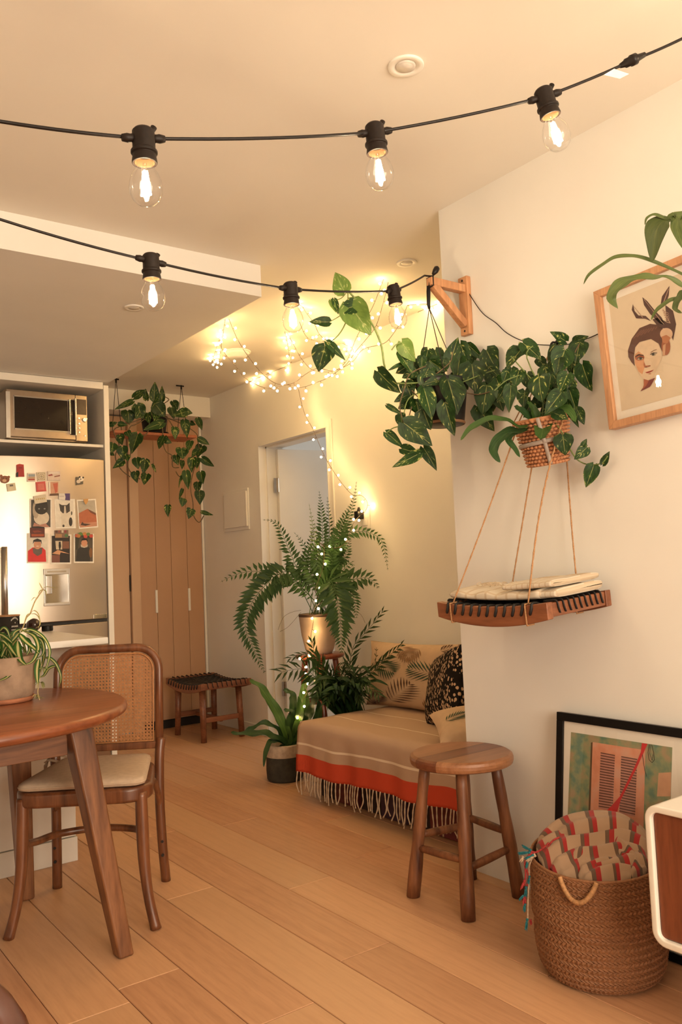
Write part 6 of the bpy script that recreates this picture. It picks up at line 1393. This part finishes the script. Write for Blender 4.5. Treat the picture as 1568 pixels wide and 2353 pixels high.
for pts, w, dd, wv_, mt in (([(415,650),(370,520),(300,400),(240,320),(185,285)],58,-.12,.12,M_STRAP), ([(440,640),(440,500),(440,400),(420,355),(380,345)],46,-.02,.2,M_STRAP_DARK), ([(450,640),(480,480),(500,350),(530,250)],50,.0,.1,M_STRAP), ([(460,640),(530,500),(570,400),(600,330)],60,-.16,.15,M_STRAP_DARK),
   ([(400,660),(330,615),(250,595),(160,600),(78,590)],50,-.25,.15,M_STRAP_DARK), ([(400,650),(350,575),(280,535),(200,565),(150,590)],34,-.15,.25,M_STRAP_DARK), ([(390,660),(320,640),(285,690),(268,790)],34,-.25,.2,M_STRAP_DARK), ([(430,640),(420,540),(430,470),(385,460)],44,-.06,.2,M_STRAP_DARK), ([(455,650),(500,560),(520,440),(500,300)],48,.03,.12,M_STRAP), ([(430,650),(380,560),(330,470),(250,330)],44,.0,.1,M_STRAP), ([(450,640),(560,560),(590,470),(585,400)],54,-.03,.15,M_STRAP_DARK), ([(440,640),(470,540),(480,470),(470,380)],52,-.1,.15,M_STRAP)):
    n = len(pts); P = [NP+Vector((random.uniform(-.03,.03), random.uniform(-.03,.03), .17))]+[kn_(x, y, dd*(i+1)/n) for i, (x, y) in enumerate(pts)]
    for p in P[1:]:
        p.z = max(p.z, .02); p.x = min(p.x, XS-.02)
    ribbon('leaf', P, w*NDp/FPX/2.529, mt, bnf, wav=wv_, fold=.16, prof=lambda t: min(1, .3+t*2.2)*(1-t**5)**.8+.02)
# ---- parlour palm behind the end of the daybed
PPc = Vector((2.86, 3.735, 0)); pm = thing('parlour_palm', 'dark leafy palm in a pot between daybed and plant stand', 'plant', PPc)
MB().lathe([(0, 0), (.085, 0), (.10, .05), (.112, .20), (.114, .215), (.107, .215), (.10, .19), (0, .185)], 36, c=PPc).build('pot', plain('dark_glazed_pot', (.03, .022, .018), .35), pm, smooth=True)
MB().lathe([(.10, .19), (0, .195)], 20, c=PPc).build('soil', M_SOIL, pm, smooth=True)
PD = depth(PPc+Vector((0,0,.5))); proot = PPc+Vector((0,0,.19)); KP = PD/FPX/2.45
def p6(x, y, dd=0): return atd(*K6(x, y), PD+dd)
for pts, w, pr2, dd, an in (([(800,1180),(810,1010),(860,940),(930,860),(985,790)],70,9,-.05,.55), ([(800,1230),(860,1170),(930,1130),(1010,1050),(1090,985)],78,10,-.42,.5), ([(660,1250),(610,1180),(560,1130),(500,1120),(400,1140)],95,10,-.32,.95), ([(680,1250),(640,1120),(600,1040),(580,960)],85,8,-.22,.45), ([(720,1260),(760,1150),(800,1130),(850,1200)],85,9,-.2,.6), ([(740,1280),(690,1180),(640,1180),(600,1250)],80,9,-.28,.7), ([(780,1270),(840,1190),(900,1220),(960,1270)],80,9,-.42,.6), ([(700,1260),(700,1150),(740,1110),(790,1090)],70,9,-.30,.6), ([(760,1290),(730,1220),(690,1250),(660,1310)],75,8,-.3,.6), ([(790,1280),(830,1230),(860,1260),(880,1290)],70,8,-.25,.6), ([(690,1240),(640,1090),(545,1040),(450,1060)],60,9,-.2,.6), ([(740,1270),(790,1210),(830,1220),(850,1300)],80,9,-.3,.6), ([(840,1180),(930,1100),(945,1000)],40,6,-.34,.5)):
    n = len(pts); P = [proot+Vector((random.uniform(-.04,.04), random.uniform(-.04,.04), 0))]+[p6(x, y, dd*(i+1)/n) for i, (x, y) in enumerate(pts)]
    for p in P: p.x = min(p.x, XS-.03)
    frond(pm, P, w*KP*1.5, M_PALM, int(pr2*1.6), ang=an, t0=.32, lw=.17, droop=.12, taper=.35)

rp_ = random.Random(5)
for i in range(34):      # long dark blades that fill the clump
    x0, y0 = rp_.uniform(640, 845), rp_.uniform(1230, 1330); a = rp_.uniform(-2.6, -.5); L_ = rp_.uniform(70, 190); dd = rp_.uniform(-.30, -.16)
    x1, y1 = x0+L_*.6*math.cos(a), y0+L_*.8*math.sin(a); x2, y2 = x0+L_*1.15*math.cos(a), y0+L_*.55*math.sin(a)
    P = [proot+Vector((rp_.uniform(-.05,.05), rp_.uniform(-.05,.05), 0)), p6(x0, y0, dd*.5), p6(x1, y1, dd), p6(x2, y2, dd-.02)]
    for p in P: p.x = min(p.x, XS-.03); p.y = max(p.y, BY1+.03) if p.z < BZ+.03 else p.y
    ribbon('blade', P, rp_.uniform(26, 44)*KP, M_STRAP_DARK, pm, fold=.2)
# ================================================================== HANGING PLANTS
def clampd(x, y, d, X=XW-.04):
    dm = depth(onx(x, y, X)); return min(d, dm) if dm > 0 else d
def pot_lathe(t, c, prof_, mat, name='pot', n=36): return MB().lathe(prof_, n, c=c).build(name, mat, t, smooth=True)
# ---- pothos in a black pot on the bracket
PA = ony(1018, 925, 2.163); PA.x = min(PA.x, 2.10); dA = depth(PA)
pa = thing('hanging_pothos', 'variegated pothos in a black pot hanging from the pine bracket', 'plant', PA)
pot_lathe(pa, PA, [(0, -.085), (.066, -.085), (.074, -.080), (.090, .05), (.097, .062), (.097, .078), (.090, .078), (.086, .05), (0, .045)], plain('black_pot', (.010, .012, .014), .4, var=.2))
MB().lathe([(.0745, -.083), (.078, -.079), (.0765, -.074)], 36, c=PA).build('pot_lip', plain('wicker_edge', (.30,.16,.08), .8), pa, smooth=True)
MB().lathe([(.086, .06), (.04, .066), (0, .068)], 20, c=PA).build('soil', M_SOIL, pa, smooth=True)
kA_ = Vector((2.040, 2.163, 2.142))
MB().tube([Vector((2.0505, 2.163+y_, z_)) for y_, z_ in ((0, 2.1775), (.0172, 2.1772), (.0172, 2.1425), (.004, 2.1405), (-.004, 2.1405), (-.0172, 2.1425), (-.0172, 2.1772), (0, 2.1775))] + [kA_+Vector((.003, 0, -.004))], .0022, 6).build('hanging_loop', M_RUBBER, pa, smooth=True)
hkA = MB().tube([kA_, kA_-Vector((0,0,.02)), kA_-Vector((.003,0,.07)), kA_-Vector((0,0,.085))], [.0055, .0075, .0065, .004], 8).build('clip', M_BLACK, pa, smooth=True)
for k in range(3):
    a = 2.0+k*2*PI/3; e_ = PA+Vector((.095*math.cos(a), .095*math.sin(a), .07)); MB().tube([kA_-Vector((0,0,.082)), e_], .0017, 5).build('cord', M_RUBBER, pa)
KH = crop(840, 600, 2.154)
def hl(t, K, sc, x0, y0, x1, y1, w, d, mat, dd=0, X=XW-.04, jit=.45):
    px0, px1 = K(x0, y0), K(x1, y1); a = atd(*px0, clampd(*px0, d, X)); b = atd(*px1, clampd(*px1, d+dd, X))
    return heart(t, a, b, w*d/FPX/sc, mat, jit=jit)
LA = [(180,400,238,492,78,-.06,1),(62,545,158,655,84,-.10,0),(420,512,452,378,76,0,0),(470,410,515,522,66,.02,0),(512,415,582,492,46,.03,0),(600,440,645,542,98,.02,0),(528,510,545,642,124,-.05,0),(408,585,462,755,122,-.10,0),(290,630,335,778,86,-.09,0),(395,700,437,864,86,-.11,0),(602,613,580,750,104,-.06,0),(560,720,632,840,92,-.03,0),(330,500,402,548,52,-.02,0),(402,580,288,602,60,-.08,0),(288,740,320,832,92,-.07,0),(190,800,330,906,112,-.12,0),(180,928,268,952,52,-.08,0),(268,952,136,1020,52,-.10,0),(288,925,354,1024,58,-.08,0),(103,848,186,917,46,-.06,0),(108,714,186,760,26,-.05,0),(206,664,148,692,42,-.04,0),(170,460,242,562,62,-.05,0),(202,514,112,536,32,-.05,0),(250,690,270,760,70,-.03,0),(255,540,270,640,76,0,0),(455,560,470,650,80,.02,0),(345,440,370,520,70,.05,0),(310,440,290,520,60,.04,0),(520,440,500,560,80,.05,0),(620,540,660,640,80,.02,0),(350,640,340,740,80,-.04,0),(175,760,185,830,52,-.03,0),(200,600,230,680,70,-.02,0),(650,580,690,700,70,.03,0),(300,560,330,650,90,-.05,0),(470,480,440,570,80,-.02,0)]
for x0, y0, x1, y1, w, dd, y_ in LA: hl(pa, KH, 2.154, x0, y0, x1, y1, w, dA+dd, M_POTHOS_PALE if y_ else M_POTHOS, -.03)
rf = random.Random(11)
for i in range(26):      # smaller leaves filling the crown
    x, y = rf.uniform(210, 660), rf.uniform(470, 700); a = rf.uniform(.2, 2.9); L_ = rf.uniform(60, 95)
    hl(pa, KH, 2.154, x, y, x+L_*math.cos(a)*.8, y+L_*math.sin(a), L_*.75, dA+rf.uniform(-.03, .06), M_POTHOS, -.02)
# the young vine that climbs along the light string
def vp(x, y, d): return atd(x, y, d)
dv_ = dA-.10
stem(pa, [PA+Vector((-.04,-.02,.07)), vp(905,880,dA-.05), vp(885,845,dv_), vp(878,800,dv_), vp(866,765,dv_), vp(848,732,dv_), vp(828,700,dv_), vp(800,668,dv_-.02)], .0036, M_STEM)
stem(pa, [vp(800,668,dv_-.02), vp(800,700,dv_), vp(797,735,dv_), vp(778,770,dv_), vp(745,797,dv_)], .0022, M_STEM); stem(pa, [vp(800,668,dv_-.02), vp(785,685,dv_), vp(768,690,dv_)], .0015, M_STEM); stem(pa, [vp(797,715,dv_), vp(775,730,dv_), vp(757,740,dv_)], .0015, M_STEM)
for x0, y0, x1, y1, w, m_ in ((793,672,768,627,40,1),(757,740,711,739,22,0),(748,796,730,848,50,0),(752,786,794,824,18,0),(802,698,852,768,60,1),(818,703,778,712,34,0),(768,688,778,720,14,0),(760,690,772,716,12,1)):
    heart(pa, atd(x0, y0, dv_), atd(x1, y1, dv_-.02), w*dv_/FPX, M_POTHOS_PALE if m_ else M_POTHOS, jit=.25)
for pts in ([(300,520),(220,560),(190,640),(170,720),(190,800)],[(420,600),(300,640),(215,680),(190,760)],[(230,720),(215,800),(260,860)],[(130,440),(150,415),(180,402)],[(105,850),(140,825),(185,815)],[(350,560),(420,500),(430,450)],[(480,600),(580,560),(640,540)],[(350,720),(290,700),(230,640)],[(490,650),(560,660),(640,640)]):
    stem(pa, [atd(*KH(x, y), clampd(*KH(x, y), dA-.07)) for x, y in pts], .0022, random.choice([M_STEM, M_STEMB]))
# ---- pothos and strap fern in a woven basket pot on the wall
PB = onx(1252, 1015, 2.125); dB = depth(PB)
pb = thing('basket_plant', 'pothos and strap fern in a taped woven basket hanging on the wall', 'plant', PB)
M_WICK = plain('wicker', (.46, .20, .09), .7, var=.3, scale=60, bump=.3, bscale=400)
RB = Matrix.Rotation(math.radians(7), 3, RT)  # hangs slightly tipped
RB = Matrix.Rotation(math.radians(-8), 3, FW) @ RB
def bb(a, s, off=0):
    r = .062+.024*s+off; p = Vector((r*math.cos(a), r*math.sin(a), -.075+.15*s)); return PB + RB @ p
m = MB(); m.grid(lambda u, v: bb(2*PI*u, v, -.003), 36, 8, closeu=True); m.poly([bb(2*PI*i/36, 0, -.003) for i in range(36)]); m.build('pot', M_WICK, pb, smooth=True)
m = MB(); NA_, NS_ = 34, 13
for i in range(NS_):
    for j in range(NA_):
        a = 2*PI*(j+(.5 if i % 2 else 0))/NA_; P = [bb(a+2*PI/NA_*(k-1.5)*.33, (i+.5)/NS_, .0035*math.sin(PI*k/3)-.001) for k in range(4)]
        m.tube(P, [.0035, .0062, .0062, .0035], 5, sq=.8)
stuff(m.build('weave', M_WICK, pb, smooth=True, fix=False))
MB().tube([bb(2*PI*i/40, 1.0, .001) for i in range(41)], .0055, 6).build('rim', M_WICK, pb, smooth=True)
M_TAPE = plain('grey_tape', (.34, .28, .24), .5, var=.1)
def tape(P, w): 
    m = MB(); n = len(P)
    for i, p in enumerate(P):
        d = (P[min(i+1, n-1)]-P[max(i-1, 0)]).normalized(); o = (p-PB); o = (o-d*o.dot(d)).normalized(); x = d.cross(o); m.v += [p-x*w/2, p+x*w/2]
    m.f = [(2*i, 2*i+1, 2*i+3, 2*i+2) for i in range(n-1)]; m.build('tape', M_TAPE, pb, smooth=True, fix=False, solid=.0005)
azB = math.atan2(CAM.y-PB.y, CAM.x-PB.x)
tape([bb(azB-1.5+3.0*i/20, .52+.10*(i/20-.5), .0095) for i in range(21)], .013); tape([bb(azB+.10-.20*i/12, .02+1.0*i/12, .0098) for i in range(13)], .012)
MB().lathe([(.078, .062), (0, .066)], 24, M=RB, c=PB).build('soil', M_SOIL, pb, smooth=True)
LB = [(772,438,698,522,92,0,0),(780,405,872,480,78,0,0),(992,396,922,350,52,0,0),(1030,402,1096,370,46,0,0),(1062,402,1040,488,88,-.02,0),(946,418,905,518,52,-.02,0),(988,440,945,562,104,-.04,0),(1075,512,1112,642,88,0,0),(862,572,858,688,114,-.07,0),(1002,560,962,642,74,-.05,0),(722,618,708,742,62,-.05,0),(762,540,738,612,72,-.02,0),(1012,640,1042,738,72,-.02,0),(972,650,898,742,82,-.07,0),(935,752,1002,778,58,-.06,0),(1046,728,1084,802,52,-.01,0),(790,640,780,720,70,-.03,0),(700,600,670,680,60,.0,0),(890,520,905,610,80,-.02,0),(930,640,950,700,80,-.04,0),(800,560,830,640,70,.0,0),(1010,590,1030,650,56,.0,0),(660,640,690,700,50,0,0),(1030,480,1010,560,64,.02,0),(820,690,800,760,64,-.02,0),(1000,700,1045,820,44,-.05,0)]
for x0, y0, x1, y1, w, dd, y_ in LB: hl(pb, KH, 2.154, x0, y0, x1, y1, w, dB+dd, M_POTHOS, -.03)
for i in range(20):
    x, y = rf.uniform(700, 1050), rf.uniform(470, 720); a = rf.uniform(.2, 2.9); L_ = rf.uniform(55, 90)
    hl(pb, KH, 2.154, x, y, x+L_*math.cos(a)*.8, y+L_*math.sin(a), L_*.75, dB+rf.uniform(-.02, .06), M_POTHOS, -.02)
def cs(x, y, d): return atd(*KH(x, y), clampd(*KH(x, y), d))
trail = [cs(940,800,dB-.08), cs(975,850,dB-.09), cs(1025,950,dB-.07), cs(1060,990,dB-.03), cs(1110,1008,dB), cs(1170,1000,dB+.05), cs(1200,965,dB+.05)]
stem(pb, trail, .0021, M_STEM)
for x0, y0, x1, y1, w in ((978,862,988,956,88),(1098,922,1040,978,58),(1075,916,1096,880,26),(1132,1010,1092,1117,68),(1175,1006,1207,942,36)): hl(pb, KH, 2.154, x0, y0, x1, y1, w, dB-.06, M_POTHOS, -.01, jit=.25)
for pts in ([(870,800),(880,700),(850,620),(800,560),(720,470)],[(900,790),(920,680),(960,600),(1000,520),(1060,410)],[(880,760),(830,720),(760,650),(720,620)],[(910,780),(980,690),(1040,640)],[(905,700),(800,480),(830,420)],[(920,800),(950,830)],[(640,640),(700,590),(780,560)]):
    stem(pb, [cs(x, y, dB-.03) for x, y in pts], .0021, random.choice([M_STEM, M_STEMB]))
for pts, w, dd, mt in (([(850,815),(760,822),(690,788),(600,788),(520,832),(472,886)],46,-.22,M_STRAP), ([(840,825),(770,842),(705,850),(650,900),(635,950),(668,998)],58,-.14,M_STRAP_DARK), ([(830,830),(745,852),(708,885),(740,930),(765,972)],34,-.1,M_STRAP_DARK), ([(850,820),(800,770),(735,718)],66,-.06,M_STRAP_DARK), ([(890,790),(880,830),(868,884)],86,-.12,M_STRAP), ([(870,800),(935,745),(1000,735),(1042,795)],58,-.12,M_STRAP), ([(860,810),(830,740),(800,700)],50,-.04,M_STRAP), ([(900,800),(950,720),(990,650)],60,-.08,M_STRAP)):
    n = len(pts); ribbon('strap_leaf', [cs(x, y, dB-.05+dd*i/n) for i, (x, y) in enumerate(pts)], w*dB/FPX/2.154, mt, pb, wav=.06, prof=lambda t: min(1, .35+t*2)*(1-t**4)**.8+.02)
# two support cords up to the same hook
for s_ in (-1, 1): MB().tube([bb(azB+s_*1.7, 1.0, .004), Vector((XW-.034, hk.y+.004*s_, hk.z+.006))], .002, 5).build('support_cord', M_JUTE, pb)
# the jute ropes of the hanging seat run taut from the hook and lie against the basket pot on their way down
RBi = RB.inverted()
for e_, P in ROPES:
    for it in range(260):
        Q = [P[0]] + [(P[i-1]+P[i+1])/2 for i in range(1, len(P)-1)] + [P[-1]]
        for i in range(1, len(Q)-1):
            l = RBi @ (Q[i]-PB)
            if -.085 < l.z < .085:
                r0 = .062+.024*(l.z+.075)/.15+.0115; r = math.hypot(l.x, l.y)
                if r < r0:
                    if r < .004: l.x -= .01; r = math.hypot(l.x, l.y)
                    l.x *= r0/r; l.y *= r0/r; Q[i] = PB + RB @ l
            Q[i].x = min(Q[i].x, XW-.004)
        P = Q
    MB().tube(P, [.0026+.0005*math.sin(i*2.2) for i in range(len(P))], 6).build('rope', M_JUTE, rp, smooth=True)
    for o in pb.children:        # leaves hang in front of the ropes, not through them
        if o.name.startswith('leaf'):
            c_ = PB + o.location + o.rotation_quaternion @ Vector((0, .5*o.scale.y, 0))
            if min((c_-p).length for p in P) < .045: o.location += (CAM-c_).normalized()*.05
# ---- strap fern at the right edge: its pot hangs just outside the picture
PT = atd(1690, 770, 1.92); PT.x = min(PT.x, 2.06); dP = depth(PT)
tp_ = thing('hanging_strap_fern', 'olive green strap-leaved fern hanging in front of the portrait', 'plant', PT)
pot_lathe(tp_, PT, [(0, -.12), (.07, -.12), (.09, .0), (.10, .02), (.092, .02), (.085, 0), (0, -.01)], M_TERRA)
MB().lathe([(.086, .002), (0, .01)], 20, c=PT).build('soil', M_SOIL, tp_, smooth=True)
for k in range(3):
    a = .4+k*2*PI/3; MB().tube([PT+Vector((.095*math.cos(a), .095*math.sin(a), .015)), (PT.x, PT.y, ZC-.02)], .0016, 5).build('cord', M_JUTE, tp_)
MB().tube([(PT.x, PT.y, ZC), (PT.x, PT.y, ZC-.03)], [.012, .004], 10).build('ceiling_hook', M_BLACK, tp_, smooth=True)
K5b = K5; KT = 1.9/FPX/4.526
bt = PT+Vector((0,0,.02))
for pts, w, wv_, dd, pf_ in (([(1213,150),(1110,118),(1020,130),(955,210),(925,350),(905,552)],330,.0,0,lambda t: min(1, max(.12, (t-.30)*3.2))*(1-t**3.2)**.9+.01), ([(1213,150),(1050,105),(930,62),(850,95),(826,168)],62,.03,.02,None), ([(1260,140),(1160,170),(1190,300),(1250,440)],150,.0,-.03,None), ([(1300,735),(1213,682),(1000,582),(800,512),(660,490),(520,506),(400,572),(250,682),(188,788)],64,.05,.05,lambda t: min(1, .5+t)*(1-t**6)**.8+.02), ([(1300,850),(1213,792),(1050,718),(930,706),(800,722),(640,742),(540,822),(478,925),(545,1042)],150,.10,-.05,lambda t: min(1, .25+t**1.5*1.3)*(1-t**7)**.8+.02), ([(1300,955),(1213,932),(1100,952),(1000,1012),(930,1082),(893,1155)],78,.04,-.04,None), ([(1290,890),(1190,925),(1140,1040),(1215,1085)],92,.06,-.06,None)):
    n = len(pts); P = [bt]+[atd(*K5(x, y), dP-.02+dd*i/n) for i, (x, y) in enumerate(pts)]
    ribbon('leaf', P, w*KT, M_OLIVE, tp_, wav=wv_, prof=pf_, fold=.12, nrm=None)
# ---- pothos on the hanging shelf at the end of the hall
SY0, SY1, SZh = 5.33, 5.54, 2.150
a_, b_ = ony(262, 985, SY0), ony(452, 1002, SY0); zsh = (a_.z+b_.z)/2
sh = thing('hanging_shelf', 'small red-brown wooden shelf hung on cords at the hall end', 'shelf', ((a_.x+b_.x)/2, 5.43, zsh))
MB().box((a_.x, SY0, zsh-.020), (b_.x, SY1, zsh)).build('board', plain('shelf_board', (.42, .13, .055), .5, var=.15), sh, bevel=.003)
for cx_ in (a_.x+.06, b_.x-.06):
    for y in (SY0+.02, SY1-.02): MB().tube([(cx_, y, zsh-.024), (cx_, y, zsh+.01), (cx_+.01, 5.45, ZC)], .0022, 5).build('cord', M_RUBBER, sh)
    MB().tube([(cx_-.03, 5.45, ZC-.006), (cx_+.03, 5.45, ZC-.006)], .005, 6).tube([(cx_+.01, 5.45, ZC), (cx_+.01, 5.45, ZC-.03)], .006, 6).build('ceiling_hook', M_BLACK, sh)
PC = Vector((ony(355, 985, 5.43).x, 5.43, zsh)); dC = depth(PC+Vector((0,-.145,0)))
pc_ = thing('shelf_pothos', 'trailing dark pothos in a black pot on the hall shelf', 'plant', PC)
pot_lathe(pc_, PC, [(0, .001), (.095, .001), (.10, .006), (.10, .012), (.082, .014), (.078, .016), (.092, .12), (.095, .125), (.088, .125), (.084, .10), (0, .10)], M_BLACK)
KC = crop(240, 860, 5.6)
LC = [(640,330,650,95,112),(740,340,745,150,72),(380,300,540,180,100),(545,330,520,190,82),(365,345,152,438,72),(300,470,335,625,180),(420,390,500,560,160),(660,390,785,545,170),(725,350,610,485,130),(880,350,950,455,105),(1050,480,885,535,115),(1000,470,1138,500,95),(760,620,525,702,115),(905,685,922,825,98),(1200,570,1258,712,84),(1030,600,1072,795,115),(1110,620,1172,652,62),(560,500,560,615,104),(180,640,298,652,62),(65,650,165,620,62),(290,735,322,795,84),(200,785,222,902,105),(430,775,345,1005,155),(770,800,690,935,120),(780,850,862,880,70),(1110,860,1070,968,95),(1210,830,1356,902,84),(1260,925,1195,1055,140),(1190,990,1135,1045,84),(990,958,1012,1085,158),(925,1045,930,1145,118),(1000,1115,1002,1215,62),(1258,1080,1412,1192,94),(1140,1085,1108,1235,114),(1190,1080,1192,1212,84),(1240,1260,1265,1405,114),(1050,1250,1080,1475,104),(1205,1390,1190,1505,105),(1020,1290,942,1435,42),(1222,1508,1235,1655,124),(1005,1480,962,1602,44),(1012,1600,1010,1692,94),(1115,1738,1098,1835,114),(822,1690,808,1815,84),(1250,1770,1405,1818,52),(112,890,98,995,118),(232,938,240,1085,128),(282,1040,302,1115,84),(240,1110,135,1192,94),(412,1080,430,1205,114),(525,1100,508,1262,114),(402,1258,400,1375,108),(545,1288,508,1415,116),(618,1160,662,1258,36),(80,1000,125,1045,60),(480,430,420,560,140),(700,480,640,590,120),(860,430,900,560,110)]
def ck(x, y, dd=0): 
    return ony(*KC(x, y), 5.285+dd)
for x0, y0, x1, y1, w in LC:
    dd = random.uniform(-.08, .0)
    heart(pc_, ck(x0, y0, dd), ck(x1, y1, dd-.03), w*dC/FPX/5.6, M_POTHOS, jit=.35)
for pts in ([(620,520),(420,640),(330,680),(310,800),(340,1000),(300,1150),(340,1260),(460,1350)],[(580,540),(300,640),(120,720),(190,900),(140,1060),(210,1220),(330,1320)],[(700,520),(1000,640),(1180,760),(1200,850),(1220,1000),(1160,1200),(1110,1450),(1140,1650),(1150,1820),(1220,1905),(1280,1820)],[(660,560),(740,640),(760,900),(800,1000),(870,1050),(880,1190),(960,1200)],[(700,500),(820,580),(890,690)],[(600,540),(560,740),(480,810)],[(740,400),(830,330),(780,290)],[(920,1250),(960,1310),(1040,1330)]):
    stem(pc_, [PC+Vector((random.uniform(-.04,.04), -.03, .115)), PC+Vector((0, -.09, .135))]*(pts[0][1] < 600 and pts[0][0] < 800) + [ck(x, y, -.01) for x, y in pts], .0036, M_STEMB)
